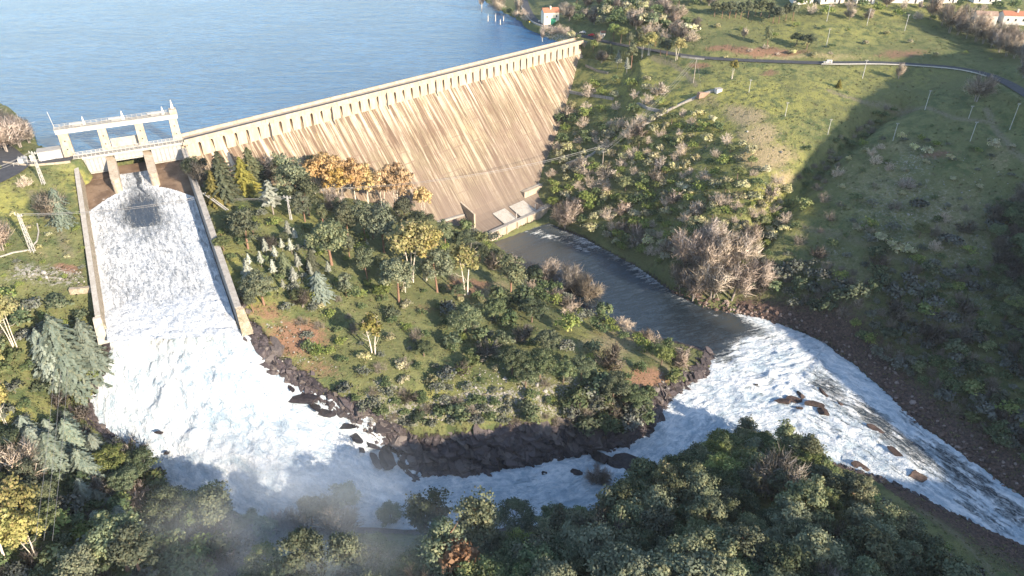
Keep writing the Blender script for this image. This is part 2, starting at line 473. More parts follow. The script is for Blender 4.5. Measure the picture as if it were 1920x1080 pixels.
# keep structures clear: the chute and the dam
def quad(pts, grow=0.0):
    d = sdist([p[:2] for p in pts], X, Y)
    return d + grow
qd = quad([LW0 - (LW1 - LW0) * .11, RW0 - (RW1 - RW0) * .11, RW1, LW1])
u = ((X - LW0[0]) * (LW1 - LW0)[0] + (Y - LW0[1]) * (LW1 - LW0)[1]) / ((LW1 - LW0)[:2] @ (LW1 - LW0)[:2])
fl = -1.5 + np.clip(u, 0, 1) * -19.5
Z = np.where(qd > -1.2, np.minimum(Z, fl + FLOOR - 1.5), Z)
Z = np.where((qd <= -1.2) & (qd > -5), np.minimum(Z, fl - 0.6 + (-qd) * 0.25), Z)
# river bed and banks
inn = np.clip(dr, 0, 6)
Z = np.where(dr > 0, np.minimum(Z, wz - 0.25 - 0.55 * inn), Z)
ou = np.clip(-dr, 0, 4)
Z = np.where((dr <= 0) & (dr > -4) & (qd < -2), np.maximum(Z, wz + 0.15 + 0.5 * ou), Z)
# lake
Z = np.where(dl > 0, np.minimum(Z, LAKE_Z - 0.3 - 0.5 * np.clip(dl, 0, 20)), Z)
ol = np.clip(-dl, 0, 5)
da_ = (X - DA[0]) * DD[0] + (Y - DA[1]) * DD[1]
do_ = (X - DA[0]) * DN[0] + (Y - DA[1]) * DN[1]
Z = np.where((dl <= 0) & (dl > -5) & ((da_ < -44) | (da_ > DL + 3)), np.maximum(Z, LAKE_Z + 0.2 + 0.35 * ol), Z)
# under the dam body
foff_a = np.clip((ZT - Z) * FSL, 0, None)
under = (da_ > -3) & (da_ < DL + 1) & (do_ > -12) & (do_ < 4)
Z = np.where(under, np.minimum(Z, -4.0), Z)
# the ground beside the dam stays low enough for the sun to reach the face
_cp = sorted([(float((q - DA) @ DD), float(q[2])) for q in [face_hit(*q) for q in ((1086, 112), (1074, 160), (1060, 205), (1046, 250), (1030, 290), (1016, 325), (1012, 348))]])
_cz = np.interp(da_, [c[0] for c in _cp], [c[1] for c in _cp]); _co = np.clip((ZT - _cz) * FSL, 0, None)
_lim = _cz + 0.4 + 0.10 * np.clip(do_ - _co, 0, 40) + 0.6 * np.clip(do_ - _co - 40, 0, None)
Z = np.where((da_ > 168) & (da_ < DL + 2) & (do_ > -4), np.minimum(Z, _lim), Z)
# the gully that splits the right hillside
_gp = [at(*q) for q in ((1700, 190, -4), (1650, 200, -5), (1600, 245, -12), (1545, 300, -21), (1490, 350, -30), (1450, 400, -38), (1420, 450, -46))]
_gd = np.abs(sdist([p[:2] for p in _gp], X, Y, closed=False)) + 2.0 * fbm(X / 9, Y / 9, 3, 81)
Z = Z - 8.0 * np.exp(-np.clip(_gd, 0, 99) ** 2 / 34)
# level ground below roads
def flatten(path, w, soft):
    """path: list of 3d points; ground takes the road's level"""
    global Z
    P = np.array(path, float)
    best = np.full(X.shape, 1e9); zz = np.zeros(X.shape)
    for a, b in zip(P[:-1], P[1:]):
        e = b - a
        t = np.clip(((X - a[0]) * e[0] + (Y - a[1]) * e[1]) / (e[:2] @ e[:2]), 0, 1)
        d = np.hypot(X - a[0] - t * e[0], Y - a[1] - t * e[1])
        m = d < best
        best = np.where(m, d, best); zz = np.where(m, a[2] + t * e[2], zz)
    k = np.clip((w + soft - best) / soft, 0, 1); k = k * k * (3 - 2 * k)
    Z = Z * (1 - k) + zz * k
def spline(P, n=8):
    P = [np.asarray(p, float) for p in P]; P = [2 * P[0] - P[1]] + P + [2 * P[-1] - P[-2]]
    out = []
    for i in range(1, len(P) - 2):
        for k in range(n):
            t = k / n; a, b, c, d = P[i - 1:i + 3]
            out.append(0.5 * (2 * b + (c - a) * t + (2 * a - 5 * b + 4 * c - d) * t * t + (3 * b - a - 3 * c + d) * t ** 3))
    out.append(P[-2]); return out
R_TOP = spline([at(*q) for q in ROADZ])
R_HOUSE = spline([at(975, -30, 2), at(982, 0, 2), at(992, 25, 1.8), at(1008, 42, 1.4), at(1035, 52, 1.0), at(1070, 62, 0.6), at(1105, 71, 0.6), at(1150, 82, 0.8), at(1225, 95, 1.2)])
R_LEFT = spline([at(-60, 255, -0.3), at(-10, 275, -0.3), at(22, 300, -0.3), at(30, 312, -0.4), at(10, 328, -0.5), at(-40, 352, -0.8)])
R_LEFT2 = spline([at(20, 300, -0.3), at(60, 305, -0.3), at(100, 303, -0.1), at(135, 299, 0.0)])
flatten(R_TOP, 4.5, 5); flatten(R_HOUSE, 4.0, 4); flatten(R_LEFT, 5.5, 3); flatten(R_LEFT2, 3.2, 2)
PATHS = {
 'hill': [(1225, 108, 0), (1260, 118, 0), (1285, 138, 0), (1305, 160, 0)],
 'track': [(1555, 170, 0), (1620, 192, 0), (1700, 208, 0), (1790, 222, 0), (1850, 228, 0)],
 'track2': [(1850, 205, 0), (1868, 245, 0), (1900, 285, 0), (1950, 320, 0)],
}
# the shading hill beyond the right edge
Z = np.maximum(Z, -40 + RID(X, Y) * 1.55 + fbm(X / 40, Y / 40, 3, 3) * 3) if False else Z
# hill beyond the right edge of the frame, whose crest carries the edge of the shade
def gfun(Zg):
    def G(x, y):
        x = np.asarray(x, float); y = np.asarray(y, float)
        i = np.clip(np.searchsorted(GX, x) - 1, 0, len(GX) - 2); j = np.clip(np.searchsorted(GY, y) - 1, 0, len(GY) - 2)
        fx = np.clip((x - GX[i]) / (GX[i + 1] - GX[i]), 0, 1); fy = np.clip((y - GY[j]) / (GY[j + 1] - GY[j]), 0, 1)
        return (Zg[j, i] * (1 - fx) + Zg[j, i + 1] * fx) * (1 - fy) + (Zg[j + 1, i] * (1 - fx) + Zg[j + 1, i + 1] * fx) * fy
    return G
G = gfun(Z)
_ts = np.concatenate([np.linspace(0.05, 0.35, 1500), np.linspace(0.35, 1.2, 1500)[1:]])
def hit(px, py, lift=0.0):
    d = ray(px, py)
    P = CC + d * _ts[:, None]
    g = G(P[:, 0], P[:, 1]) + lift
    k = np.argmax(P[:, 2] < g)
    if P[k, 2] >= g[k]: k = len(_ts) - 1
    a, b = _ts[max(k - 1, 0)], _ts[k]
    for _ in range(12):
        m = (a + b) / 2; p = CC + d * m
        if p[2] < float(G(p[0], p[1])) + lift: b = m
        else: a = m
    p = CC + d * b
    return np.array([p[0], p[1], float(G(p[0], p[1]))])

# the edge of the shade on the right slopes, walked back along the sunlight to the ridge of a hill beyond the frame
EDGE = [(1700, 105, 0), (1640, 165, 0), (1600, 190, 0), (1540, 255, 0), (1500, 300, 0), (1475, 350, 0), (1450, 400, 1.5), (1440, 450, 1), (1440, 520, 0.5), (1470, 600, 0), (1560, 655, 0), (1640, 725, 0), (1720, 805, 0), (1760, 890, 0),
        (1640, 980, 8), (1500, 990, 12), (1350, 990, 12), (1200, 1000, 12), (1050, 1020, 11.5), (900, 1040, 9), (700, 1060, 8), (500, 1080, 7), (300, 1080, 8), (100, 1080, 8)]
def ridge_x(y): return np.where(y >= 60, 345.0, 345.0 - 1.25 * (60 - y))
cr = []
for x, y, l in EDGE:
    p = hit(x, y) + [0, 0, l]
    t = np.linspace(20, 900, 4000)
    q = p + SUNV * t[:, None]
    k = int(np.argmax(q[:, 0] > ridge_x(q[:, 1])))
    cr.append(q[k])
cr = np.array(cr)
cr = cr[np.argsort(cr[:, 1])]
yy = np.arange(cr[0, 1] - 60, 420, 2.0)
zz = np.interp(yy, cr[:, 1], cr[:, 2])
zz = np.convolve(np.pad(zz, 6, 'edge'), np.ones(13) / 13, 'valid')
zz = np.where(yy > cr[-1, 1], zz - 0.55 * (yy - cr[-1, 1]), zz)
zz = zz + 1.6 * fbm(yy / 5, yy * 0 + 3.3, 4, 15)
crest_z = np.interp(Y, yy, zz)
crest_d = X - ridge_x(Y)
hillz = crest_z - np.where(crest_d < 0, -crest_d * 0.9, crest_d * 0.35) + fbm(X / 30, Y / 30, 4, 12) * 2.0
_fx = 0.78 * (Y * FW[1] + (CAM_H - Z) * math.sin(_P))
Z = np.where((X > _fx + 14) & (Y > -140) & (Y < 430), np.maximum(Z, hillz), Z)
G = gfun(Z)
# ------------------------------------------------------------------ the ground sheet
px_, py_, w_ = pj(np.stack([X, Y, Z], -1))
wet = np.clip(blobs([(x, y, rx * .95, ry * .8, s) for x, y, rx, ry, s in CLIFF]), 0, 1)
wet = np.maximum(wet, np.where((dr > -4.5) & (px_ < 1330) & (py_ > 590), np.clip((4.5 + dr) / 3 + .35 * fbm(X / 4, Y / 4, 3, 88), 0, .9), 0))
wet = np.maximum(wet, np.where((dr > 0), 0.8, 0))
lich = blobs([(1690, 400, 150, 110, .42), (1820, 560, 100, 100, .42), (1560, 470, 60, 50, .4), (1250, 330, 160, 80, .35), (760, 775, 60, 26, 1), (690, 745, 50, 20, .6), (860, 765, 80, 26, 1), (960, 758, 80, 30, 1), (1060, 745, 80, 30, .9), (1150, 760, 60, 35, .7), (1010, 715, 50, 18, .7), (900, 735, 60, 18, .6), (720, 720, 40, 15, .6),
              (60, 515, 60, 14, .8), (100, 525, 60, 14, .6), (1290, 700, 40, 14, .9), (1250, 745, 40, 20, .6), (1720, 300, 60, 40, .5), (1800, 470, 60, 50, .4), (1030, 70, 60, 10, .8)])
red = blobs([(560, 630, 70, 40, 1), (500, 585, 50, 22, .7), (600, 690, 60, 25, .6), (1215, 710, 55, 22, 1), (1150, 690, 40, 20, .5), (870, 540, 50, 18, .9), (800, 575, 40, 15, .5), (1430, 97, 100, 9, .9), (1360, 95, 60, 8, .8), (1690, 100, 60, 10, .7),
             (1310, 128, 30, 8, .8), (1440, 135, 25, 8, .7), (1760, 290, 50, 10, .7), (120, 510, 30, 12, .9), (90, 645, 30, 12, .6), (700, 1000, 60, 30, .4), (640, 960, 70, 25, .4), (1430, 590, 60, 18, .8), (1530, 650, 60, 20, .8), (1600, 660, 60, 30, .7), (490, 640, 30, 40, .6)])
dry = blobs([(1650, 350, 120, 70, .45), (1800, 420, 110, 110, .5), (1600, 520, 110, 60, .45), (1780, 600, 110, 80, .45), (1690, 270, 60, 20, .5), (1400, 215, 45, 22, 1), (1420, 250, 45, 25, 1), (1440, 290, 60, 28, 1), (1480, 330, 30, 20, .8), (1330, 190, 40, 18, .6), (1310, 270, 60, 25, .4), (930, 545, 40, 25, .7), (1150, 640, 70, 45, .7), (740, 500, 50, 40, .4), (1100, 310, 40, 30, .4),
             (460, 595, 30, 15, .5), (1500, 105, 160, 8, .6), (60, 480, 40, 20, .4), (1860, 300, 30, 40, .5), (1760, 450, 40, 10, .5), (1640, 480, 60, 12, .4)])
rub = np.where((dr <= 0) & (px_ > 1380), np.exp(-np.clip(-dr - 2, 0, 99) / np.clip(5 + (px_ - 1400) / 45, 4, 15)), 0) * (py_ < px_ * 0.75 - 330)
rub = np.maximum(rub, np.where((dr <= 0) & (dr > -3) & (px_ > 1480), .8, 0))
lush_sunlit = np.clip(blobs([(1400, 190, 150, 60, .9), (1330, 240, 140, 80, .8), (1250, 200, 90, 60, .8), (1450, 300, 70, 60, .7), (1180, 160, 90, 50, .8), (1560, 170, 90, 40, .6), (1650, 140, 120, 20, .5), (1450, 370, 70, 60, .9), (1300, 300, 120, 80, .7), (1150, 170, 80, 40, .8), (1250, 150, 60, 30, .6), (1200, 420, 60, 30, .8), (470, 560, 60, 40, .6), (560, 400, 60, 30, .8), (450, 520, 40, 60, .7), (30, 390, 60, 40, .8), (160, 340, 50, 20, .9), (20, 320, 30, 30, .9), (1700, 20, 200, 20, .7), (1550, 60, 150, 30, .6), (1100, 600, 40, 30, .8), (900, 740, 150, 20, .5), (40, 780, 60, 40, .7)]), 0, 1)  # lush grass, plus blobs that paint sunlit brightness onto the right slope
track = np.zeros(X.shape)
for nm, P in PATHS.items():
    wpts = [hit(x, y) for x, y, _ in P]
    d = -sdist([p[:2] for p in wpts], X, Y, closed=False)
    d = np.abs(d)
    track = np.maximum(track, np.clip(1.6 - d / 1.3, 0, 1))
for P in ([(1060, 545), (1000, 520)], [(950, 520), (1010, 548), (1080, 585), (1150, 620), (1210, 660), (1260, 700)], [(1500, 425), (1580, 440), (1650, 470), (1720, 500)], [(1730, 960), (1790, 1000), (1850, 1060), (1880, 1100)], [(60, 360), (110, 430), (130, 480)]):
    wpts = [hit(*q) for q in P]
    d = np.abs(sdist([p[:2] for p in wpts], X, Y, closed=False))
    track = np.maximum(track, 0.75 * np.clip(1.7 - d / 1.2, 0, 1))
R1 = np.stack([wet, dry, red, np.ones_like(wet)], -1)
R2 = np.stack([lich, rub, track, np.ones_like(wet)], -1)
R3 = np.stack([lush_sunlit, np.clip(-dr / 60, 0, 1), np.zeros_like(wet), np.ones_like(wet)], -1)

t = NT('ground_cover')
p = geo_pos(t)
a1 = t.sep(t.attr('mask_a', 'Color')); a2 = t.sep(t.attr('mask_b', 'Color')); a3 = t.sep(t.attr('mask_c', 'Color'))
nL = t.noise(p, 0.035, 5, 0.6); nM = t.noise(p, 0.22, 5, 0.65); nS = t.noise(p, 1.6, 4, 0.7); nX = t.noise(p, 0.75, 5, 0.7)
g = t.mix(t.mapr(nM, 0.36, 0.64), (0.076, 0.100, 0.040), (0.165, 0.168, 0.070))
g = t.mix(t.mapr(nL, 0.42, 0.62), g, (0.120, 0.128, 0.053))
g = t.mix(t.math('MULTIPLY', a3[0], t.mapr(nM, 0.35, 0.6)), g, (0.275, 0.265, 0.072))  # yellow grass tone, raised so the right slope looks sunlit
g = t.mix(t.mapr(nX, 0.56, 0.72, 0, 0.75), g, (0.215, 0.175, 0.105))
g = t.mix(t.mapr(nS, 0.56, 0.74, 0, 0.8), g, (0.060, 0.066, 0.032))
g = t.mix(t.mapr(t.noise(p, 0.5, 4, 0.6), 0.55, 0.75, 0, 0.7), g, (0.075, 0.060, 0.036))
ed = lambda m, lo=0.25, hi=0.6: t.mapr(t.math('ADD', m, t.math('MULTIPLY', t.math('SUBTRACT', nX, 0.5), 1.1)), lo, hi)
dryc = t.mix(t.mapr(nS, 0.35, 0.65), (0.34, 0.26, 0.165), (0.22, 0.19, 0.095))
g = t.mix(ed(a1[1], 0.2, 0.9), g, dryc)
redc = t.mix(t.mapr(nS, 0.4, 0.65), (0.225, 0.13, 0.085), (0.15, 0.095, 0.06))
g = t.mix(ed(a1[2], 0.3, 0.8), g, redc)
spk = t.vor(p, 1.1); spk2 = t.noise(p, 0.9, 6, 0.75)
rk = t.mix(t.mapr(spk2, 0.38, 0.62), (0.12, 0.115, 0.105), (0.33, 0.31, 0.28))
g = t.mix(t.math('MULTIPLY', ed(a2[0], 0.2, 0.8), t.mapr(spk2, 0.47, 0.56)), g, rk)
rub = t.mix(t.mapr(t.vor(p, 0.9, out='Color') if False else t.noise(p, 1.3, 4, 0.7), 0.35, 0.65), (0.045, 0.034, 0.03), (0.13, 0.085, 0.07))
g = t.mix(ed(a2[1], 0.25, 0.7), g, rub)
# bare wet rock with joints
warp = t.n('VectorMath', operation='ADD'); nc = t.n('TexNoise'); nc.inputs['Scale'].default_value = 0.25; nc.inputs['Detail'].default_value = 3
t.l(p, nc.inputs['Vector']); vm = t.n('VectorMath', operation='SCALE'); t.l(nc.outputs['Color'], vm.inputs[0]); vm.inputs['Scale'].default_value = 5.0
t.l(p, warp.inputs[0]); t.l(vm.outputs[0], warp.inputs[1])
wp = warp.outputs[0]
crk = t.vor(t.scale(wp, (0.55, 0.35, 0.30)), 0.20, 'DISTANCE_TO_EDGE')
crk2 = t.vor(t.scale(wp, (0.25, 0.6, 0.9)), 0.55, 'DISTANCE_TO_EDGE')
wr = t.mix(t.mapr(t.noise(p, 0.6, 6, 0.7), 0.35, 0.68), (0.040, 0.034, 0.038), (0.135, 0.112, 0.118))
wr = t.mix(t.mapr(t.noise(t.scale(p, (1, 1, 0.3)), 0.35, 4, 0.6), 0.56, 0.7), wr, (0.10, 0.072, 0.052))
cm = t.mapr(t.noise(p, 0.12, 3, .6), .42, .6)
wr = t.mix(t.math('MULTIPLY', cm, t.mapr(crk, 0.0, 0.03, .9, 0)), wr, (0.014, 0.011, 0.012))
wr = t.mix(t.math('MULTIPLY', t.mapr(t.noise(p, .2, 3, .6), .5, .62), t.mapr(crk2, 0.0, 0.025, 0.6, 0)), wr, (0.018, 0.015, 0.015))
wf = ed(a1[0], 0.35, 0.6)
g = t.mix(wf, g, wr)
g = t.mix(t.math('MULTIPLY', a2[2], t.mapr(nX, 0.3, 0.55)), g, t.mix(t.mapr(nS, 0.4, 0.7), (0.20, 0.17, 0.115), (0.13, 0.125, 0.07)))
t.base(g)
t.rough(t.mapr(wf, 0, 1, 0.95, 0.45))
h = t.math('ADD', t.math('MULTIPLY', nS, 0.5), t.math('MULTIPLY', nX, 0.9))
h = t.math('ADD', h, t.math('MULTIPLY', wf, t.math('ADD', t.math('MULTIPLY', t.mapr(crk, 0, 0.25), 1.2), t.math('MULTIPLY', t.noise(wp, .45, 6, .72), 3.0))))
h = t.math('ADD', h, t.math('MULTIPLY', a2[0], t.math('MULTIPLY', spk2, 1.2)))
t.bump(h, 0.9, 0.8)
M['ground'] = t.m
ny, nx = X.shape
idx = np.arange(nx * ny).reshape(ny, nx)
Q = np.stack([idx[:-1, :-1], idx[:-1, 1:], idx[1:, 1:], idx[1:, :-1]], -1).reshape(-1, 4)
me = npmesh('ground', np.stack([X, Y, Z], -1).reshape(-1, 3), Q, True,
            {'mask_a': ('FLOAT_COLOR', R1.reshape(-1, 4)), 'mask_b': ('FLOAT_COLOR', R2.reshape(-1, 4)), 'mask_c': ('FLOAT_COLOR', R3.reshape(-1, 4))})
go = link('ground', me, None, M['ground']); tag(go, 'grassy rocky valley ground around the dam', 'ground', None, 'structure')
del R1, R2, R3

# ------------------------------------------------------------------ lake
t = NT('lake_water')
p = geo_pos(t)
rp = t.n('Mapping'); rp.inputs['Rotation'].default_value = (0, 0, math.radians(20)); rp.inputs['Scale'].default_value = (0.5, 1.5, 1); t.l(p, rp.inputs[0])
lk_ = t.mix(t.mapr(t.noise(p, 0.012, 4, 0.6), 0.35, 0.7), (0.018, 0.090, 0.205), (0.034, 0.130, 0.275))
t.base(t.mix(t.mapr(t.noise(rp.outputs[0], 0.33, 6, 0.72), 0.42, 0.62), lk_, (0.012, 0.060, 0.150)))  # fine wave shading painted in as darker ripple colour
t.rough(0.22); t.b.inputs['Specular IOR Level'].default_value = 0.5; t.b.inputs['IOR'].default_value = 1.33
rot = t.n('Mapping'); rot.inputs['Rotation'].default_value = (0, 0, math.radians(25)); rot.inputs['Scale'].default_value = (0.6, 1.6, 1); t.l(p, rot.inputs[0])
wv = t.math('ADD', t.noise(rot.outputs[0], 0.35, 6, 0.72), t.math('MULTIPLY', t.noise(rot.outputs[0], 0.06, 3, 0.6), 1.5))
t.bump(wv, 0.9, 1.1)
M['lake'] = t.m
# sheet over the lake outline, a little wider than it so that the ground cuts its edge
mb = MB()
cen = LAKE.mean(0)
lx, ly = np.meshgrid(np.arange(-900, 120, 12.0), np.arange(230, 1600, 12.0))
dlk = sdist(LAKE, lx, ly)
li = np.arange(lx.size).reshape(lx.shape)
# dam line limits the sheet: clip vertices to the upstream face
a_ = (lx - DA[0]) * DD[0] + (ly - DA[1]) * DD[1]; o_ = (lx - DA[0]) * DN[0] + (ly - DA[1]) * DN[1]
ex = np.clip(o_ + 6.2, 0, None)
lx2 = lx - np.where(o_ < 14, ex, 0) * DN[0]; ly2 = ly - np.where(o_ < 14, ex, 0) * DN[1]
b_ = (lx2 - BA[0]) * BY[0] + (ly2 - BA[1]) * BY[1]
exb = np.where((a_ < 6) & (b_ > -4.0) & (b_ < 12), b_ + 4.0, 0)
lx2 = lx2 - exb * BY[0]; ly2 = ly2 - exb * BY[1]
ok = (dlk > -14) & ((o_ < 12) | (a_ < 6)) & (b_ < 12)
cell = ok[:-1, :-1] & ok[:-1, 1:] & ok[1:, 1:] & ok[1:, :-1]
Q = np.stack([li[:-1, :-1], li[:-1, 1:], li[1:, 1:], li[1:, :-1]], -1)[cell]
us, inv = np.unique(Q, return_inverse=True)
V = np.stack([lx2.ravel(), ly2.ravel(), np.full(lx.size, LAKE_Z)], -1)[us]
lo = link('reservoir_water', npmesh('reservoir_water', V, inv.reshape(-1, 4)), None, M['lake'])
tag(lo, 'blue rippled reservoir water held behind the dam', 'water', None, 'structure')

# ------------------------------------------------------------------ river and rapids
WX = np.arange(-150, 185, 0.6); WY = np.arange(118, 345, 0.6)
wx, wy = np.meshgrid(WX, WY)
wd = sdist(RIV, wx, wy)
# also keep clear of the dam toe
wo = (wx - DA[0]) * DN[0] + (wy - DA[1]) * DN[1]
wzz = wat_h(wx, wy)
P0 = np.stack([wx, wy, wzz], -1)
qx, qy, _ = pj(P0)
def wblob(L):
    o = np.zeros(wx.shape)
    for x, y, rx, ry, s, an in L:
        ca, sa = math.cos(math.radians(an)), math.sin(math.radians(an))
        dx, dy = qx - x, qy - y
        o = np.maximum(o, s * np.exp(-(((dx * ca + dy * sa) / rx) ** 2 + ((-dx * sa + dy * ca) / ry) ** 2) ** 1.4))
    return o
# churned water: everything but the calm pool under the dam and the green tongues
calm = wblob([(1010, 480, 110, 75, 1, 30), (1120, 540, 140, 75, 1, 28), (1230, 590, 120, 60, 1, 20), (1300, 620, 80, 45, 1, 30), (960, 450, 60, 30, 1, 0), (1335, 605, 60, 40, .9, 30)])
tong = wblob([(1560, 735, 60, 26, .75, 40), (1640, 790, 80, 20, .95, 42), (1720, 850, 90, 20, .9, 38), (1780, 900, 90, 16, .6, 38), (1800, 880, 120, 20, .8, 38), (1700, 775, 60, 16, .55, 42), (1590, 770, 60, 25, .5, 30), (1830, 960, 70, 14, .5, 35), (1900, 960, 70, 20, .7, 38), (1390, 610, 70, 16, .85, 20), (1440, 710, 30, 10, .3, 20), (1550, 800, 50, 12, .4, 35), (1690, 885, 60, 10, .4, 35)])
rap = wblob([(1480, 720, 190, 130, 1, 25), (1650, 830, 200, 90, 1, 35), (1820, 930, 200, 90, 1, 35), (1330, 700, 60, 60, .5, 0)])
low = wblob([(1000, 920, 330, 80, 1, 0), (1230, 820, 140, 90, 1, -20)])
foam = np.clip(1 - np.maximum(calm * 1.25, 0), 0, 1) * (1 - .16 * rap) * (1 - .14 * low)
foam = np.clip(foam - tong * 0.50, 0, 1)
# thin white lines where the pool meets the far bank
line = wblob([(1020, 440, 60, 7, .8, 14), (1075, 460, 50, 7, .75, 24), (1000, 428, 40, 10, .5, 10), (1150, 484, 40, 4, .6, 24), (1195, 501, 16, 2.5, .9, 10), (1250, 525, 30, 3, .7, 30), (1285, 548, 16, 3, .7, 30), (1340, 590, 20, 3, .5, 20)])
brown = 0.75 * tong + wblob([(1050, 430, 50, 12, 1, 20), (1110, 455, 50, 10, .9, 28), (1020, 480, 60, 30, .6, 0), (960, 455, 50, 25, .7, 0)])
foam = np.maximum(foam, line * (0.55 + 0.45 * fbm(qx / 14, qy / 3, 3, 21)))
# flow direction coordinates for streaks
cl = PP([(320, 600, -27), (330, 700, -40), (380, 800, -53), (520, 890, -63), (760, 940, -66), (1000, 915, -66.5), (1180, 860, -67), (1330, 760, -67), (1480, 720, -68), (1640, 800, -69), (1800, 910, -70), (2000, 1030, -71)])[:, :2]
best = np.full(wx.shape, 1e9); al = np.zeros(wx.shape); ac = np.zeros(wx.shape); acc = 0
for a, b in zip(cl[:-1], cl[1:]):
    e = b - a; L = np.linalg.norm(e)
    tt = ((wx - a[0]) * e[0] + (wy - a[1]) * e[1]) / L ** 2; tc = np.clip(tt, 0, 1)
    d = np.hypot(wx - a[0] - tc * e[0], wy - a[1] - tc * e[1])
    s = ((wx - a[0]) * -e[1] + (wy - a[1]) * e[0]) / L
    m = d < best; best = np.where(m, d, best); al = np.where(m, acc + tc * L, al); ac = np.where(m, s, ac); acc += L
# turbulence
plume = wblob([(310, 640, 110, 45, 1, 0), (330, 720, 130, 80, 1, 0), (420, 830, 170, 90, .8, 20), (620, 900, 150, 60, .6, 15)])
rough_w = np.clip(foam, 0, 1) * (0.30 + 0.55 * wblob([(1480, 720, 160, 110, .7, 20), (1620, 860, 160, 60, .7, 30), (1000, 910, 260, 60, .8, 0), (1250, 800, 120, 70, .5, -20)])) + plume * 0.9
b1 = np.abs(fbm(wx / 7.5, wy / 7.5, 5, 31)); b2 = np.abs(fbm(al / 6, ac / 2.4, 4, 35))
wzz = wzz + rough_w * (3.4 * (0.35 - b1) + 1.5 * (0.3 - b2)) + plume * (1.4 + 2.6 * fbm(wx / 13, wy / 13, 4, 41))
wzz = wzz + (1 - foam) * 0.05 * fbm(wx / 3, wy / 3, 3, 51)
# the dry edge tucks under the ground
edge = np.clip((wd + 1.4) / 2.5, 0, 1)
wzz = np.where(wd < 1.0, wat_h(wx, wy) + (wzz - wat_h(wx, wy)) * edge, wzz)
ok = (wd > -1.5) & (wo > 54.0)
cell = ok[:-1, :-1] & ok[:-1, 1:] & ok[1:, 1:] & ok[1:, :-1]
li = np.arange(wx.size).reshape(wx.shape)
Q = np.stack([li[:-1, :-1], li[:-1, 1:], li[1:, 1:], li[1:, :-1]], -1)[cell]
us, inv = np.unique(Q, return_inverse=True)
V = np.stack([wx, wy, wzz], -1).reshape(-1, 3)[us]
fa = np.stack([foam, brown, plume, np.ones_like(foam)], -1).reshape(-1, 4)[us]
fl = np.stack([al, ac, np.zeros_like(al)], -1).reshape(-1, 3)[us]
me = npmesh('river_water', V, inv.reshape(-1, 4), True, {'foam': ('FLOAT_COLOR', fa), 'flow': ('FLOAT_VECTOR', fl)})
def water_mat(name, deep, mud, fscale=(0.13, 0.75, 1), lo=0.30, hi=0.80, wsc=0.9, psc=0.55, gain=2.6, hollow=(0.36, 0.46, 0.54)):
    t = NT(name); p = geo_pos(t)
    f = t.sep(t.attr('foam', 'Color')); v = t.attr('flow', 'Vector')
    fv = t.scale(v, fscale)
    nw = t.n('TexNoise'); nw.inputs['Scale'].default_value = 0.35; nw.inputs['Detail'].default_value = 3; t.l(p, nw.inputs['Vector'])
    sc = t.n('VectorMath', operation='SCALE'); sc.inputs['Scale'].default_value = 1.6; t.l(nw.outputs['Color'], sc.inputs[0])
    ad = t.n('VectorMath', operation='ADD'); t.l(fv, ad.inputs[0]); t.l(sc.outputs[0], ad.inputs[1])
    s1 = t.noise(ad.outputs[0], wsc, 7, 0.68, 0.6)
    s2 = t.noise(p, psc, 6, 0.7, 0.8)
    lace = t.vor(ad.outputs[0], 0.9, 'DISTANCE_TO_EDGE')
    tot = t.math('ADD', t.math('MULTIPLY', f[0], 1.25), t.math('MULTIPLY', t.math('SUBTRACT', t.math('ADD', t.math('MULTIPLY', s1, 0.75), t.math('MULTIPLY', s2, 0.25)), 0.5), gain))
    tot = t.math('SUBTRACT', tot, t.math('MULTIPLY', t.mapr(lace, 0.0, 0.3), 0.12))
    k = t.mapr(tot, lo, hi)
    w = t.mix(f[1], deep, mud)
    w = t.mix(t.mapr(tot, -0.2, 0.5), w, tuple(c * 2.2 + 0.01 for c in deep))
    big = t.noise(p, 0.13, 6, 0.68, 0.8)
    white = t.mix(t.mapr(t.math('ADD', t.math('MULTIPLY', s1, .6), t.math('ADD', t.math('MULTIPLY', s2, 0.35), t.math('MULTIPLY', big, .6))), 0.62, 0.96), hollow, (0.84, 0.855, 0.865))  # blue-grey shading between the foam lumps painted in by noise
    t.base(t.mix(k, w, white))
    t.rough(t.mapr(k, 0, 1, 0.16, 0.85)); t.b.inputs['Specular IOR Level'].default_value = 0.45
    h = t.math('ADD', t.math('MULTIPLY', t.math('MULTIPLY', k, t.math('ADD', s1, s2)), 1.1), t.math('MULTIPLY', t.noise(p, 1.1, 3, 0.6), 0.12))
    t.bump(h, 1.0, 1.3)
    return t.m
M['river'] = water_mat('river_water', (0.014, 0.022, 0.030), (0.085, 0.082, 0.066))
ro = link('river_water', me, None, M['river'])
tag(ro, 'river running from the calm pool and the white rapids', 'water', None, 'structure')

# ------------------------------------------------------------------ water sheet on the chute
U, Vv = np.meshgrid(np.linspace(0.004, 0.978, 120), np.linspace(0.03, 1.06, 300))
base = (np.asarray(LW0) * (1 - Vv[..., None]) + np.asarray(LW1) * Vv[..., None]) * (1 - U[..., None]) + (np.asarray(RW0) * (1 - Vv[..., None]) + np.asarray(RW1) * Vv[..., None]) * U[..., None]
base[..., 2] += FLOOR
